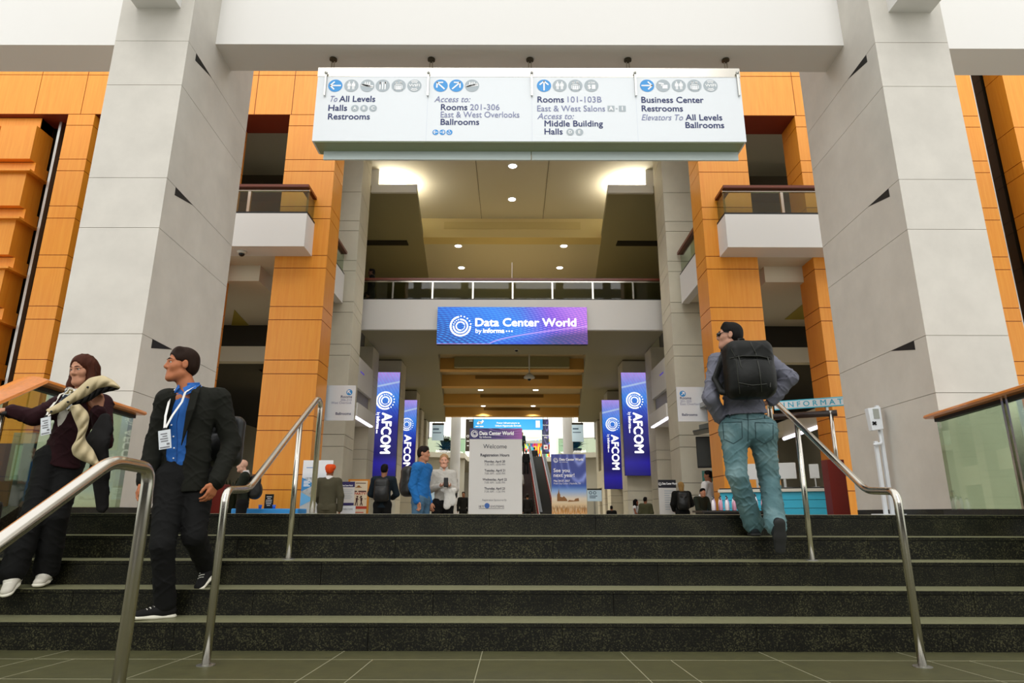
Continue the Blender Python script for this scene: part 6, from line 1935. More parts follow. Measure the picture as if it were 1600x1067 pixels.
# ------------------------------------------------------------- man in the dark blazer coming down
J = dict(head=A3(284, 570, 4.50), neck=A3(296, 608, 4.53), pelvis=A3(289, 742, 4.58),
         sa=A3(262, 624, 4.45), sb=A3(342, 622, 4.60), ea=A3(243, 693, 4.50), wa=A3(226, 752, 4.45), eb=A3(362, 694, 4.66), wb=A3(338, 753, 4.50),
         ha=A3(269, 748, 4.53), hb=A3(310, 748, 4.62), ka=A3(254, 852, 4.40), aa=A3(258, 944, 4.52), kb=A3(304, 838, 4.52), ab=A3(322, 884, 4.80),
         ta=A3(216, 946, 4.42), tb=A3(300, 912, 4.62))
J['ub'] = V3(-.25, -.75, .45)
st = dict(skin='#b5714c', hair='#2a1a10', lips='#8f4f3e', bulk=1.12, hairstyle='short', trousers=C_BLACKT, shoes=(M_CANV, M_RUB, M_LACE), leg_ease=.014, ground=-.66, headscale=1.02,
          tops=[(('shirt', cloth('blue_shirt', '#2b66b4', .7, .15), .004, .75, 0), dict(collar=True))])
fr = V3(-.10, -1, 0)
ch = J['pelvis'] + (J['neck'] - J['pelvis']) * .68
upv = unit(J['neck'] - J['pelvis']); fu = unit(fr)
op = [(J['neck'] + fu * .10 + V3(-.01, 0, .0), J['pelvis'] + fu * .17 + V3(-.03, 0, .14), .075, .10), (J['pelvis'] + fu * .17 + V3(-.02, 0, .14), J['pelvis'] + fu * .20 + V3(-.05, 0, -.25), .095, .10)]
st['tops'].append((('blazer', C_BLACKW, .020, 1.75, .97), dict(opening=op, flare=.02, fold=.0025)))
hands = dict(a=(V3(-.10, -.15, -1), V3(1, 0, 0), V3(-.2, -1, .0), .55), b=(V3(-.25, -.25, -1), V3(-1, .2, 0), V3(-.35, -1, .1), .6))
man, I = figure('person in dark blazer and blue shirt walking down the steps, looking sideways', J, V3(-.77, -.64, .02), V3(0, 0, 1), fr, st, .0065, hands)
# lapels
def lapel(parent, I, s_, m):
    J, up, fr_, sd = I['J'], I['up'], I['front'], I['side']
    p0 = J['neck'] + up * .03 - fr_ * .02 + sd * s_ * .075
    p1 = I['chest'] + fr_ * .135 + sd * s_ * .075 + up * .02
    p2 = I['waist'] + fr_ * .125 + sd * s_ * .045 + up * .05
    q1 = I['chest'] + fr_ * .125 + sd * s_ * .125 + up * .035
    mid = J['neck'] + fr_ * .075 + sd * s_ * .07 - up * .02
    mb = MB()
    n = fr_ * .010
    mb.prism([p0, mid, p1, p2, q1, mid + sd * s_ * .05 - up * .02], [p + n for p in (p0, mid, p1, p2, q1, mid + sd * s_ * .05 - up * .02)])
    return mb.build('lapel', m, parent)
for s_ in (-1, 1): lapel(man, I, s_, C_BLACKW)
# turned-down collar points of the shirt
shm = [c for c in man.children if c.name.startswith('shirt')][0]
for s_ in (-1, 1):
    n_, u_, f_, d_ = I['J']['neck'], I['up'], I['front'], I['side'] * s_
    ring = [n_ + d_ * .058 + u_ * .045 - f_ * .02, n_ + d_ * .045 + u_ * .030 + f_ * .050, n_ + d_ * .012 - u_ * .002 + f_ * .098, n_ + d_ * .050 - u_ * .058 + f_ * .118, n_ + d_ * .088 - u_ * .015 + f_ * .055, n_ + d_ * .092 + u_ * .005 - f_ * .02]
    mb = MB(); off_ = f_ * .008 + d_ * .004
    mb.prism(ring, [p_ + off_ for p_ in ring]); mb.build('collar_point', shm.data.materials[0], shm)
# lanyard and badge
def lanyard(parent, I, tip, bw, bh, tilt=0.0, off=.015, strap_c='#e6e4de', spread=.06):
    J, up, fr_, sd = I['J'], I['up'], I['front'], I['side']
    tip = np.array(tip)
    for s_ in (-1, 1):
        a = J['neck'] + sd * s_ * spread + up * .03 + fr_ * .01
        b = I['chest'] + (J['neck'] - I['chest']) * .45 + fr_ * (.125 + off) + sd * s_ * spread * .8
        mb = MB(); pts = [a, (a + b) / 2 + fr_ * .05, b, b * .5 + tip * .5 + fr_ * .012, tip]
        w2 = sd * .008
        for p, q in zip(pts[:-1], pts[1:]):
            mb.prism([p - w2, p + w2, q + w2, q - w2], [p - w2 + fr_ * .002, p + w2 + fr_ * .002, q + w2 + fr_ * .002, q - w2 + fr_ * .002])
        mb.build('lanyard_strap', mat('lanyard_' + strap_c[1:], strap_c, .7), parent)
    r = sd * math.cos(tilt) + up * math.sin(tilt); u = up * math.cos(tilt) - sd * math.sin(tilt)
    Pb = Plane(tip - u * bh - r * bw / 2 + fr_ * .004, r, u)
    if Vector(Pb.n).dot(Vector(fr_)) < 0: Pb.n = -Pb.n
    mb = MB(); slab(Pb, 0, 0, bw, bh, .004, mb); b = mb.build('badge', M_SIGNW, parent)
    mb = MB()
    for k, (f0, f1) in enumerate(((.25, .8), (.25, .65), (.2, .85), (.2, .8))): rectp(mb, Pb, bw * f0, bh * (.78 - .13 * k), bw * f1, bh * (.83 - .13 * k), .002)
    rectp(mb, Pb, bw * .1, bh * .06, bw * .9, bh * .12, .002); rectp(mb, Pb, bw * .1, bh * .2, bw * .35, bh * .3, .002)
    mb.build('badge_print', M_TEXTG, b)
    mb = MB(); mb.box(-.001, .001, -.001, .001, -.001, .001); mb.b.clear(); slab(Pb, bw * .35, bh, bw * .65, bh + .015, .006, mb); mb.build('badge_clip', M_BLACK, b)
lanyard(man, I, A3(257, 672, 4.28), .085, .125, -.12, .03)
# his backpack, seen behind the arm, and the bottle in its side pocket
def backpack(label, c, right, fwd, up, w_, d_, h_, m, straps=None, group=None, detail=True, hs=.008, zip_m=None):
    c = np.array(c, float); right, fwd, up = unit(right), unit(fwd), unit(up)
    t = thing('backpack', label, 'backpack', tuple(c - up * h_ / 2), group)
    A = np.array([right, fwd, up])
    F = Field(*bounds([c - right * w_ * .7 - up * h_ * .7, c + right * w_ * .7 + up * h_ * .7], .25), hs)
    F.box(c, (w_ / 2, d_ / 2, h_ / 2), A, min(w_, d_) * .42, .02)
    F.ell(c - fwd * d_ * .3 - up * h_ * .15, (w_ * .40, d_ * .42, h_ * .30), A, .05)
    F.seg(c - fwd * d_ * .5 + up * h_ * .15 - right * w_ * .36, c - fwd * d_ * .5 + up * h_ * .15 + right * w_ * .36, .008, .008, .01, None, True)
    F.folds(.002, [(20, 20, 40, 0), (-30, 10, 26, 1)])
    F.mesh('bag', m, t)
    if detail:
        mb = MB(); mb.tube([c + up * h_ * .47 - right * .035 + fwd * d_ * .2, c + up * (h_ * .5 + .035) - right * .02 + fwd * d_ * .22, c + up * (h_ * .5 + .035) + right * .02 + fwd * d_ * .22, c + up * h_ * .47 + right * .035 + fwd * d_ * .2], .009, 8); mb.build('grab_handle', m, t, smooth=True)
        mb = MB(); q = c - fwd * (d_ * .62)
        mb.tube([c - fwd * d_ * .42 - right * w_ * .30 + up * h_ * .36, c - fwd * d_ * .56 - right * w_ * .30 + up * h_ * .0, c - fwd * d_ * .58 - right * w_ * .22 - up * h_ * .34], .005, 6)
        mb.build('zip', zip_m or mat('dark_zip', '#2c2d26', .3, .4), t)
        mb = MB(); mb.tube([c - fwd * d_ * .42 + right * w_ * .30 + up * h_ * .36, c - fwd * d_ * .56 + right * w_ * .30 + up * h_ * .0, c - fwd * d_ * .58 + right * w_ * .22 - up * h_ * .34], .005, 6)
        mb.build('zip', zip_m or mat('dark_zip', '#2c2d26', .3, .4), t)
    for path in (straps or []):
        mb = MB()
        p = [np.array(x, float) for x in path]
        F = Field(*bounds(p, .06), max(hs * .8, .006))
        for a, b in zip(p[:-1], p[1:]): F.seg(a, b, .026, .026, .01, (fwd, .45))
        F.mesh('strap', m, t)
    return t
M_PACK = mat('black_nylon', '#101210', .45, var=.3, scale=12, bump=.1)
bk = backpack('black backpack worn behind the shoulder of the man in the blazer', A3(349, 690, 4.86), V3(1, .3, 0), -V3(*fr), V3(0, 0, 1), .30, .16, .38, M_PACK, hs=.009, detail=False)
p = A3(370, 674, 4.86)
t = thing('water_bottle', 'water bottle with pale blue cap in the pocket behind the blazer', 'bottle', tuple(p - V3(0, 0, .07)))
mb = MB(); mb.lathe(tuple(p), [(.026, -.10), (.03, -.09), (.03, .02), (.018, .045), (.015, .05)], 14); mb.build('flask', mat('dark_bottle', '#23302c', .2), t, smooth=True)
mb = MB(); mb.lathe(tuple(p), [(.019, .05), (.019, .075)], 14); mb.build('cap', mat('pale_blue_cap', '#6f93b8', .4), t)

# ------------------------------------------------------------- woman with the beige coat and the suitcase
J = dict(head=A3(129, 578, 4.72), neck=A3(131, 617, 4.76), pelvis=A3(97, 712, 4.82),
         sa=A3(93, 633, 4.70), sb=A3(160, 630, 4.82), ea=A3(53, 652, 4.66), wa=A3(17, 642, 4.60), eb=A3(162, 690, 4.70), wb=A3(153, 641, 4.56),
         ha=A3(78, 716, 4.80), hb=A3(112, 717, 4.86), ka=A3(52, 806, 4.66), aa=A3(20, 893, 4.62), kb=A3(88, 808, 4.74), ab=A3(72, 890, 4.82),
         ta=A3(1, 922, 4.42), tb=A3(62, 897, 4.66))
J['ua'] = V3(0, -.45, .9)
C_MAR = cloth('dark_maroon_knit', '#2a0d12', .9, .3); C_WHT = cloth('white_blouse', '#c9c4b8', .8)
st = dict(skin='#c08a6c', hair='#4a2414', lips='#9a5a50', bulk=.92, hairstyle='long', jaw=.90, trousers=C_BLACKT, shoes=(cloth('white_canvas', '#cfcabb', .7), M_RUB, M_LACE), leg_ease=.016, hem=.072, ground=-.495, scale=.97,
          tops=[(('blouse', C_WHT, .002, .8, 0), dict())])
fr = V3(-.22, -1, 0); fu = unit(fr)
op = [(J['neck'] + fu * .10, J['pelvis'] + fu * .16 + V3(-.02, 0, .12), .05, .06), (J['pelvis'] + fu * .16 + V3(-.02, 0, .12), J['pelvis'] + fu * .2 + V3(-.03, 0, -.25), .06, .10)]
st['tops'].append((('cardigan', C_MAR, .016, 1.5, .96), dict(opening=op, flare=.03, fold=.003)))
hands = dict(a=(V3(-1, -.35, .02), V3(0, .1, -1), V3(.1, -1, .0), .95), b=(V3(-.05, -.1, 1), V3(-.2, -1, 0), V3(-1, -.2, .1), .75))
wom, I = figure('person with long brown hair and maroon cardigan descending the steps with a coat', J, V3(-.14, -.97, -.20), V3(-.05, 0, 1), fr, st, .0065, hands)
lanyard(wom, I, A3(72, 652, 4.52), .085, .125, -.45, .03, '#d8d4c8', .07)
# scarf
F = Field(*bounds([J['neck']], .2), .006)
n0 = J['neck']
for (a, b, r) in (((-.09, -.03, .03), (-.03, -.11, -.01), .032), ((-.03, -.11, -.01), (.07, -.10, .0), .034), ((.07, -.10, 0), (.10, .0, .05), .03), ((-.03, -.12, -.02), (-.05, -.14, -.10), .03), ((.03, -.12, -.03), (.02, -.15, -.12), .028)):
    F.seg(n0 + V3(*a), n0 + V3(*b), r, r * .9, .012)
F.folds(.003, [(60, 40, 90, 0), (-80, 30, 60, 1)])
g = G('scarf_print')
_tc = g.n.new('ShaderNodeTexCoord'); _nz = g.n.new('ShaderNodeTexNoise'); _nz.inputs['Scale'].default_value = 26; _nz.inputs['Detail'].default_value = 1
g.l.new(_tc.outputs['Object'], _nz.inputs['Vector'])
g.done(g.ramp(_nz.outputs[0], [(.36, '#161e2c'), (.46, '#2f4658'), (.5, '#c9c8bc'), (.58, '#d6d3c6'), (.62, '#7c6a2e'), (.68, '#1c2430')]), rough=.8)
F.mesh('scarf', g.m, wom)
# coat hung over her arm: folded collar edge across the chest and a dangling sleeve
C_BEI = cloth('beige_coat_cloth', '#c4b48e', .8, .12, 10)
ct = thing('coat', 'beige coat draped over the arm of the woman, one sleeve dangling', 'coat', tuple(A3(130, 650, 4.45)))
def drape(name, left, right, D, bulge, m, parent, th=.010, n=6, wob=.014, seed=3):
    """a strip of cloth between two edges seen in the photograph, bulging towards us, with real thickness"""
    rnd = random.Random(seed)
    def resample(p, k):
        p = [Vector((x, y)) for x, y in p]; ln = [0]
        for u, v in zip(p[:-1], p[1:]): ln.append(ln[-1] + (v - u).length)
        out = []
        for i in range(k):
            t = ln[-1] * i / (k - 1); j = max(q for q in range(len(ln) - 1) if ln[q] <= t + 1e-6)
            out.append(p[j].lerp(p[j + 1], min(1, (t - ln[j]) / max(ln[j + 1] - ln[j], 1e-6))))
        return out
    k = 26
    La, Lb = resample(left, k), resample(right, k)
    mb = MB(); rows = []
    for i in range(k):
        row = []
        for j in range(n + 1):
            f = j / n
            q = La[i].lerp(Lb[i], f)
            d = D[0] + (D[1] - D[0]) * i / (k - 1)
            d -= bulge * math.sin(math.pi * f) + wob * math.sin(i * 1.7 + 6.2 * f + seed) * (.4 + math.sin(math.pi * f))
            row.append(mb.b.verts.new(at(q.x, q.y, d)))
        rows.append(row)
    for i in range(k - 1):
        for j in range(n): mb.b.faces.new((rows[i][j], rows[i][j + 1], rows[i + 1][j + 1], rows[i + 1][j]))
    o = mb.build(name, m, parent, smooth=True)
    so = o.modifiers.new('thickness', 'SOLIDIFY'); so.thickness = th; so.offset = 0
    ss = o.modifiers.new('smooth', 'SUBSURF'); ss.levels = ss.render_levels = 1
    return o
drape('collar_edge', [(71, 641), (90, 631), (116, 612), (140, 590), (161, 586), (178, 595), (188, 606)], [(80, 648), (98, 642), (113, 630), (136, 619), (152, 607), (172, 603), (187, 607)], (4.47, 4.44), .035, C_BEI, ct)
drape('turned_lining', [(112, 630), (136, 618), (152, 606), (172, 602), (187, 607)], [(113, 634), (138, 628), (156, 616), (170, 612), (186, 608)], (4.475, 4.47), .015, cloth('black_lining', '#12100f', .8), ct, seed=5)
drape('sleeve', [(109, 634), (112, 646), (116, 656), (123, 672), (119, 688), (111, 700), (114, 712), (126, 719), (140, 724), (155, 732)], [(124, 631), (137, 643), (140, 652), (137, 668), (132, 682), (137, 692), (146, 702), (150, 712), (154, 722), (160, 731)], (4.45, 4.46), .05, C_BEI, ct, wob=.02, seed=7)
pts3 = [A3(163, 656, 4.52), A3(160, 672, 4.52), A3(152, 690, 4.50), A3(156, 735, 4.54), A3(160, 790, 4.6)]
F = Field(*bounds(pts3, .2), .008)
for a, b, r0, r1 in zip(pts3[:-1], pts3[1:], (.05, .07, .08, .07), (.07, .08, .07, .05)): F.seg(a, b, r0, r1, .03, (V3(.2, 1, 0), .45))
F.folds(.003, [(60, 10, 10, 0), (-70, 20, 15, 1)])
F.mesh('lining', cloth('black_lining', '#12100f', .8), ct)
mb = MB()
for (x, y) in ((80, 643), (106, 628), (137, 605)): mb.ball(A3(x, y, 4.415), .008, 8)
mb.build('snap_button', M_BLACK, ct, smooth=True)
# suitcase by her hand
hx = A3(4, 640, 4.52)
sx_, sy_ = hx[0] - .03, hx[1]
zs = -.495
t = thing('suitcase', 'black suitcase with steel telescopic handle held at the left photo edge', 'suitcase', (sx_, sy_ + .05, zs))
mb = MB(); mb.box(sx_ - .22, sx_ + .085, sy_ - .04, sy_ + .16, .01, zs + .06 + .42 + .36); mb.b.clear()
mb.box(sx_ - .16, sx_ + .08, sy_ - .06, sy_ + .14, zs + .05, zs + .58); mb.build('shell', M_PACK, t, bevel=.03)
for xo in (-.10, .005):
    mb = MB(); mb.tube([(sx_ + xo, sy_ + .04, zs + .56), (sx_ + xo, sy_ + .04, hx[2] - .03)], .009, 8); mb.build('telescopic_tube', M_STEEL, t, smooth=True)
mb = MB(); mb.tube([(sx_ - .13, sy_ + .04, hx[2] - .02), (sx_ + .035, sy_ + .04, hx[2] - .02)], .016, 10); mb.build('grip', M_BLACK, t, smooth=True)
for xo in (-.12, .04):
    for yo in (-.03, .11):
        mb = MB(); mb.ball((sx_ + xo, sy_ + yo, zs + .028), .028, 10, (.5, 1, 1)); mb.build('wheel', M_BLACK, t, smooth=True)

# ------------------------------------------------------------- man in jeans with the black backpack, from behind
J = dict(head=A3(1140, 525, 5.18), neck=A3(1152, 549, 5.20), pelvis=A3(1166, 664, 5.24),
         sa=A3(1121, 565, 5.22), sb=A3(1202, 568, 5.20), ea=A3(1110, 622, 5.14), wa=A3(1127, 655, 5.28), eb=A3(1234, 590, 5.12), wb=A3(1205, 627, 5.22),
         ha=A3(1146, 672, 5.25), hb=A3(1190, 672, 5.22), ka=A3(1151, 742, 5.18), aa=A3(1178, 822, 5.34), kb=A3(1202, 750, 5.30), ab=A3(1212, 822, 5.02),
         ta=A3(1172, 824, 5.60), tb=A3(1213, 872, 5.08))
J['ub'] = V3(-.02, 1, .22)
J['aa'][2] = -.165 + .085
J['ta'][2] = J['aa'][2] + .0
C_SH = cloth('grey_shirt', '#6b6c78', .75, .12)
g = G('faded_denim')
_tc = g.n.new('ShaderNodeTexCoord'); _nz = g.n.new('ShaderNodeTexNoise'); _nz.inputs['Scale'].default_value = 4; _nz.inputs['Detail'].default_value = 8
g.l.new(_tc.outputs['Object'], _nz.inputs['Vector'])
C_JEAN = g.done(g.ramp(_nz.outputs[0], [(.3, '#3a585c'), (.5, '#4f7074'), (.72, '#7d989a')]), rough=.85)
st = dict(skin='#b98a72', hair='#14110f', lips='#8f5a4e', bulk=1.10, hairstyle='short', trousers=C_JEAN, belt=mat('brown_belt', '#2a1c10', .5), seat=1, fold=.0035, rise=.0,
          shoes=(cloth('dark_grey_mesh', '#22282a', .8), mat('dark_rubber', '#1a1b1a', .7)), leg_ease=.018, hem=.066, ground=-.165,
          tops=[(('shirt', C_SH, .018, .45, .93), dict(collar=True, fold=.004, flare=.018))])
fr = V3(-.12, 1, 0)
hands = dict(a=(V3(.5, .5, -.7), V3(1, 0, .2), V3(-.3, 1, .2), .8), b=(V3(-.8, .4, -.2), V3(-.3, -.2, -1), V3(-.2, 1, .1), .7))
m2, I2 = figure('person in grey shirt and faded jeans climbing the steps, seen from behind', J, V3(-.93, .30, .12), V3(.05, .0, 1), fr, st, .0065, hands)
L = I2['L']
gl = MB()
for s_ in (-1, 1):
    gl.ell = None
mb = MB()
for s_ in (-1, 1):
    mb.tube([L(s_ * .05, .085, .006), L(s_ * .078, .05, .012), L(s_ * .080, -.01, .010)], .003, 6)
mb.tube([L(-.012, .108, .008), L(.012, .108, .008)], .003, 6)
sgl = mb.build('sunglasses', M_BLACK, m2)
for s_ in (-1, 1):
    mb = MB(); mb.ball(L(s_ * .031, .092, .002), .021, 12, (1, .9, .8)); mb.build('lens', mat('dark_lens', '#0c0c0e', .1), sgl, smooth=True)
# jeans pockets and seams
c = A3(1170, 578, 4.98)
rt = unit(V3(1, .12, 0)); fw = unit(V3(-.12, 1, .0)); u_ = unit(V3(-.06, .02, 1))
J2 = I2['J']
strap = [[J2['sa'] * .6 + J2['neck'] * .4 + V3(0, .03, .075), J2['sa'] + V3(.02, -.085, .02), A3(1117, 592, 5.06), A3(1128, 612, 5.02), A3(1150, 616, 4.99)],
         [J2['sb'] * .6 + J2['neck'] * .4 + V3(0, .03, .075), J2['sb'] + V3(-.02, -.085, .02), A3(1208, 595, 5.02)]]
backpack('bulky black backpack on the back of the man in jeans', c, rt, fw, u_, .40, .20, .47, mat('black_coated_nylon', '#0b0d08', .5, spec=.25, var=.35, scale=9, bump=.15), strap, hs=.007, zip_m=0)
BIG = [o for o in COL.objects if o.name.startswith('backpack') and o.get('label', '').startswith('bulky')][0]
def seam(pts, nm, m, parent, r=.0035):
    mb = MB(); mb.tube(pts, r, 6); return mb.build(nm, m, parent)
M_SEAM = mat('denim_seam', '#2c4448', .8)
from mathutils.bvhtree import BVHTree
def on_surface(obj, pix, lift=.002, step=4):
    """points of a sewn line on a garment, found where the sight line through each spot meets the cloth"""
    me = obj.data
    o_ = wloc(obj)
    tree = BVHTree.FromPolygons([v.co + o_ for v in me.vertices], [tuple(p.vertices) for p in me.polygons])
    out = []
    for (x0, y0), (x1, y1) in zip(pix[:-1], pix[1:]):
        n = max(1, int(math.hypot(x1 - x0, y1 - y0) / step))
        for i in range(n + (1 if (x1, y1) == pix[-1] else 0)):
            d = ray(x0 + (x1 - x0) * i / n, y0 + (y1 - y0) * i / n).normalized()
            h, nn, k, dist = tree.ray_cast(CAM, d)
            if h is not None: out.append(h - d * lift)
    return out
bag = [c for c in BIG.children if c.name.startswith('bag')][0]
for nm_, pix, r_ in (('zip', [(1172, 534), (1181, 552), (1187, 580), (1190, 612)], .0045), ('zip', [(1142, 545), (1150, 560), (1153, 590), (1156, 615)], .004), ('panel_seam', [(1140, 560), (1160, 556), (1185, 556), (1204, 560)], .004), ('panel_seam', [(1153, 598), (1175, 602), (1198, 600)], .004), ('label_patch', [(1161, 563), (1161, 570)], .006)):
    q = on_surface(bag, pix)
    if len(q) > 2: seam(q, nm_, mat('dark_zip', '#2c2d26', .3, .4), bag, r_)
jeans = [c for c in m2.children if c.name.startswith('trousers')][0]
for pix in ([(1129, 660), (1159, 659), (1160, 684), (1146, 693), (1131, 686), (1129, 660)], [(1180, 660), (1208, 661), (1208, 685), (1194, 693), (1181, 685), (1180, 660)]):
    q = on_surface(jeans, pix)
    if len(q) > 3: seam(q, 'back_pocket', M_SEAM, jeans, .0032)
for pix in ([(1169, 645), (1169, 690)], [(1124, 651), (1145, 653), (1169, 656), (1190, 654), (1214, 653)]):
    q = on_surface(jeans, pix)
    if len(q) > 3: seam(q, 'seam', M_SEAM, jeans, .0026)
for x in (1140, 1168, 1195):
    q = on_surface(jeans, [(x, 643), (x, 653)], .005, 3)
    if len(q) > 1: seam(q, 'belt_loop', M_SEAM, jeans, .005)
sh = [c for c in man.children if c.name.startswith('shirt')][0]
for x, y in ((268, 664), (271, 682), (272, 700), (271, 716)):
    q = on_surface(sh, [(x, y), (x, y)], .003)
    if q:
        mb = MB(); mb.ball(q[0], .006, 8); mb.build('button', M_WHITEP, sh, smooth=True)
q = on_surface(sh, [(280, 640), (276, 660), (277, 690), (276, 722)], .001)
if len(q) > 2: seam(q, 'placket_seam', mat('deep_blue_seam', '#1c4a8e', .8), sh, .0028)

# ------------------------------------------------------------- people in the hall
def stander(label, x, y, D, ht, facing_, st, pose=None, sc_extra=1.0, zg=None, h=.013, hands=None, headf=None, lean=0.0):
    """upright figure whose head top shows at pixel x, y; facing_ in degrees, 0 = towards the viewer, 90 = photo right"""
    zg = ZF if zg is None else zg
    p = at(x, y, D)
    if ht is None: ht = p.z - zg
    s_ = ht / 1.76
    a = math.radians(facing_)
    f = V3(math.sin(a), -math.cos(a), 0); r = V3(-f[1], f[0], 0)      # r = photo-right when facing the viewer
    r = np.cross(f, V3(0, 0, 1)) * -1
    if abs(facing_) > 90: r = -r
    # keep 'a' on the photo-left
    if r[0] < 0: r = -r
    o = V3(p.x, D, zg)
    P_ = lambda u, v, z: o + s_ * (r * u + f * v + V3(0, 0, z) + f * lean * z)
    J = dict(head=P_(0, .02, 1.645), neck=P_(0, 0, 1.50), pelvis=P_(0, 0, .95), sa=P_(-.185, 0, 1.435), sb=P_(.185, 0, 1.435),
             ea=P_(-.245, -.03, 1.15), wa=P_(-.24, .06, .90), eb=P_(.245, -.03, 1.15), wb=P_(.24, .06, .90),
             ha=P_(-.09, 0, .93), hb=P_(.09, 0, .93), ka=P_(-.11, .01, .50), aa=P_(-.12, 0, .085), kb=P_(.11, .01, .50), ab=P_(.12, 0, .085),
             ta=P_(-.14, .2, .085), tb=P_(.14, .2, .085))
    for k, v in (pose or {}).items(): J[k] = P_(*v)
    st = dict(st); st['scale'] = s_; st['ground'] = zg; st.setdefault('eyes', False)
    st.setdefault('shoes', (M_CANV, mat('dark_rubber', '#1a1b1a', .7)))
    hf = f if headf is None else V3(math.sin(math.radians(headf)), -math.cos(math.radians(headf)), -.05)
    t, I = figure(label, J, hf, V3(0, 0, 1), f, st, h, hands)
    return t, I, P_, r, f
C_GREEN = cloth('dark_green_suit', '#1f241a', .85); C_BROWN = cloth('brown_grey_suit', '#4a4634', .85); C_DNAVY = cloth('dark_navy_jacket', '#15222a', .85)
C_BLUEJ = cloth('bright_blue_fleece', '#1f66a8', .85); C_DENIM = cloth('blue_denim', '#4a6c86', .85, .35); C_GREY = cloth('light_grey_jacket', '#b7b3aa', .8); C_BLK = cloth('black_fleece', '#121210', .9)
C_WSH = cloth('white_shirt', '#e6e4e2', .8); C_DB = cloth('mid_blue_denim', '#4f86b4', .85, .2); C_OLV = cloth('olive_jacket', '#4a4a32', .85)
texting = dict(ea=(-.24, .02, 1.16), wa=(-.07, .26, 1.22), eb=(.24, .02, 1.16), wb=(.07, .26, 1.22))
def jacket(c, d=.022, **k): return (('jacket', c, d, 1.6, .97), dict(flare=.015, **k))
# bald man at left, side-on, reading his phone
t, I, P_, r, f = stander('bald person in dark suit with backpack looking down at left of wood column', 386, 717, 12.1, None, -70, dict(skin='#d9ab92', hair='#8a6a54', hairstyle='none', trousers=C_BLACKT, tops=[(('shirt', C_WSH, .004, .8, 0), dict(collar=True)), jacket(C_GREEN)]), dict(ea=(-.20, .10, 1.18), wa=(-.10, .34, 1.20), eb=(.20, .10, 1.18), wb=(.08, .36, 1.20), head=(0, .07, 1.63)), headf=-70)
backpack('black backpack on the bald man at the blue table', I['chest'] - I['front'] * .185 - V3(0, 0, .08), I['side'], I['front'], V3(0, 0, 1), .30, .20, .44, M_PACK, hs=.014, detail=False)
# man in orange turban, from behind
stander('person in brown suit and orange turban, seen from behind', 516, 727, 12.35, None, 180, dict(skin='#8a5a3e', hair='#e4521c', hairstyle='turban', trousers=C_BROWN, bulk=1.1, tops=[(('shirt', C_WSH, .004, .8, 0), dict(collar=True)), jacket(C_BROWN)]), dict(eb=(.26, .0, 1.15), wb=(.25, .02, .88), ea=(-.25, .05, 1.16), wa=(-.2, .2, 1.0)))
# man from behind with a backpack
t, I, P_, r, f = stander('person in dark jacket with backpack, seen from behind before blue banner', 601, 725, 13.6, None, 180, dict(skin='#9a6a4e', hair='#15110e', trousers=C_BLACKT, tops=[jacket(C_DNAVY, .02)]), dict(ea=(-.27, .06, 1.15), wa=(-.16, .25, 1.08), eb=(.27, .06, 1.15), wb=(.16, .25, 1.08)))
backpack('dark green-black backpack worn by the man before the blue banner', I['chest'] - I['front'] * .175 - V3(0, 0, .1), I['side'], I['front'], V3(0, 0, 1), .31, .18, .47, M_PACK, hs=.014, detail=False)
# man in blue, looking right
t, I, P_, r, f = stander('person in bright blue fleece and jeans facing right', 661, 697, 10.2, None, 68, dict(skin='#b07a5c', hair='#1e150f', eyes=True, trousers=C_DENIM, tops=[(('fleece', C_BLUEJ, .018, 1.25, .97), dict(fold=.003))]), dict(sa=(-.165, 0, 1.43), sb=(.165, 0, 1.43), ea=(-.19, -.05, 1.15), wa=(-.17, .03, .92), eb=(.19, -.04, 1.15), wb=(.17, .05, .91)), h=.0088, headf=80)
backpack('black backpack on the back of the man in bright blue', I['chest'] - I['front'] * .215 - V3(0, 0, .1), I['side'], I['front'], V3(0, 0, 1), .32, .22, .47, M_PACK, hs=.012, detail=False)
# woman in light grey
t, I, P_, r, f = stander('person with tied-back fair hair in light grey jacket holding a phone', 694, 709.5, 10.75, None, 12, dict(skin='#d09a80', hair='#a8825a', hairstyle='bun', eyes=True, jaw=.9, bulk=.95, trousers=C_BLACKT, tops=[(('jacket', C_GREY, .012, 1.15, .97), dict(collar=True, fold=.0025))]), dict(texting, sa=(-.15, 0, 1.43), sb=(.15, 0, 1.43), ea=(-.205, .02, 1.17), eb=(.205, .02, 1.17)), h=.0088, headf=5)
q = P_(.0, .40, 1.27)
t = thing('phone', 'black phone in the hands of the woman in light grey', 'phone', tuple(q))
mb = MB(); mb.obox(q, r * .036, V3(0, 0, .01) + f * .004, (0, 0, .065)); mb.build('handset', M_BLACK, t, bevel=.004)
t = thing('jacket', 'pale folded jacket over the forearm of the woman in light grey', 'jacket', tuple(P_(.1, .3, 1.1)))
F = Field(*bounds([P_(-.06, .28, 1.2), P_(.2, .3, .80)], .14), .011)
F.seg(P_(-.02, .26, 1.15), P_(.16, .24, 1.15), .04, .045, .03); F.seg(P_(.05, .27, 1.12), P_(.04, .27, .90), .05, .06, .03, (f, .4)); F.seg(P_(.12, .26, 1.12), P_(.14, .26, .96), .05, .06, .03, (f, .4)); F.folds(.005, [(90, 10, 14, 0), (-120, 30, 20, 1)])
F.mesh('cloth', cloth('pale_grey_cloth', '#cbc8c0', .85), t)
backpack('dark shoulder bag behind the woman in light grey', P_(.14, -.15, 1.2), r, f, V3(0, 0, 1), .24, .14, .36, M_PACK, hs=.014, detail=False)
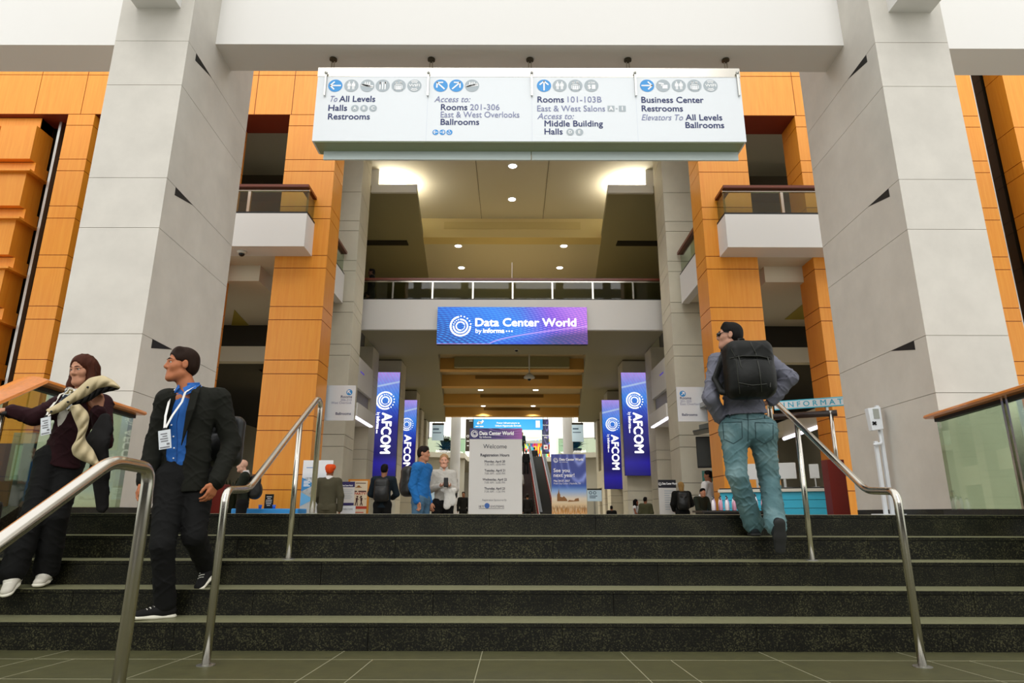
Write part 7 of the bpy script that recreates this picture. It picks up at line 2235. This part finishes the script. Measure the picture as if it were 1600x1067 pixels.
# fair-haired woman from behind on the right
t, I, P_, r, f = stander('person with fair hair and black backpack, seen from behind at right', 1063.5, 753, 15.6, None, 178, dict(skin='#c9987c', hair='#b08a52', hairstyle='bob', trousers=C_BLACKT, bulk=1.05, tops=[(('jacket', C_BLK, .025, 1.5, .97), dict())]), dict(ea=(-.26, .0, 1.15), wa=(-.2, .16, 1.0), eb=(.28, .04, 1.15), wb=(.18, .24, 1.08)))
backpack('black backpack on the fair-haired woman at right', I['chest'] - I['front'] * .165 - V3(0, 0, .06), I['side'], I['front'], V3(0, 0, 1), .28, .16, .42, M_PACK, hs=.014, detail=False)
# two men at the right
stander('person in white shirt and blue jeans turned away beside the kiosk', 1107, 735, 14.6, None, -140, dict(skin='#9a6448', hair='#15100c', trousers=C_DB, tops=[(('shirt', C_WSH, .02, 1.2, .93), dict(fold=.003))]), dict(ea=(-.25, .04, 1.16), wa=(-.16, .16, .98)), headf=-110)
stander('person in dark suit and white shirt leaning forward left of the kiosk', 1094.5, 762.5, 13.95, 1.30, 25, dict(skin='#b98468', hair='#0f0d0b', trousers=cloth('tan_trousers', '#b8a98c', .85), tops=[(('shirt', C_WSH, .004, .8, 0), dict(collar=True)), (('jacket', C_GREEN, .022, 1.5, .97), dict(opening=[], flare=.01))]), dict(ea=(-.23, .1, 1.15), wa=(-.06, .28, .98), eb=(.23, .1, 1.15), wb=(.06, .28, .98), head=(0, .08, 1.62)), headf=10)
# two at a low counter by the screens
t, I, P_, r, f = stander('person with long black hair in white sleeveless top at the far counter', 993, 780, 18.6, None, 55, dict(skin='#8a5238', hair='#0d0a09', hairstyle='long', trousers=C_BLACKT, tops=[(('top', C_WSH, .01, 1.0, 0), dict())]), dict(ea=(-.23, .08, 1.18), wa=(-.1, .28, 1.1), eb=(.23, .08, 1.18), wb=(.1, .28, 1.1)), headf=60)
stander('person in olive jacket seen from behind at the far counter', 1008, 776.5, 18.2, None, 170, dict(skin='#8a5a40', hair='#17120e', trousers=C_BLACKT, bulk=1.1, tops=[jacket(C_OLV)]), dict(), headf=150)
stander('dark-haired person far back between the navy and white boards', 955.5, 795, 20.5, 1.0, 175, dict(skin='#8a5a40', hair='#0d0b0a', trousers=C_BLACKT, tops=[jacket(C_BLK)]))
# behind the information desk
stander('person behind the information desk, head bowed below the monitors', 1267, 757.5, 12.3, 1.24, -20, dict(skin='#b5795c', hair='#8a6a54', hairstyle='none', trousers=C_BLACKT, tops=[jacket(C_BLK)]), None)
# on the bridge
stander('dark figure walking on the bridge behind its left railing', 582, 420, 19.6, None, -75, dict(skin='#6e4a36', hair='#120e0b', trousers=C_BLACKT, tops=[jacket(C_BLK)]), dict(ka=(-.1, .14, .50), aa=(-.1, .22, .085), ta=(-.1, .42, .085), ab=(.1, -.24, .12), tb=(.1, -.05, .085), wa=(-.2, .2, .98)), zg=5.76)
# silhouettes at the far end
far = [(824, 731, 33, None, 'dark figure beside the right edge of the welcome board'), (812, 752, 44, ZF + 1.6, 'dark figure with pale shirt low on the far staircase'), (822, 737, 47, ZF + 3.0, 'dark figure halfway up the far staircase'), (816, 712, 50, 4.0, 'dark figure near the top of the far staircase'),
       (835, 703, 51.5, 4.25, 'figure standing at the head of the far escalator'), (700.5, 687, 48.9, 4.25, 'dark figure by the left mezzanine railing'), (725, 732, 30, None, 'dark figure left of the welcome board'), (823, 776, 36, None, 'dark figure crossing in front of the far staircase')]
for i, (x, y, D, zg, lb) in enumerate(far):
    z = at(x, y, D).z
    zz = ZF if zg is None else min(zg, z - 1.5)
    if lb.startswith(('dark figure with', 'dark figure half', 'dark figure near')):
        kk = math.floor((D - 41) / .3)
        zz, D = ZF + (kk + 1) * 5.0 / 30, 41 + kk * .3 + .1
    stander(lb, x, y, D, 1.72, [180, 160, 180, 20, 175, 30, 0, 60][i], dict(skin='#8a6048', hair='#15110e', trousers=C_BLACKT, tops=[(('jacket', [C_BLK, C_GREY, C_BLK, C_DNAVY, C_BLK, C_BLK, C_BLK, C_BLK][i], .02, 1.4, .97), dict())]), zg=zz, h=.022)
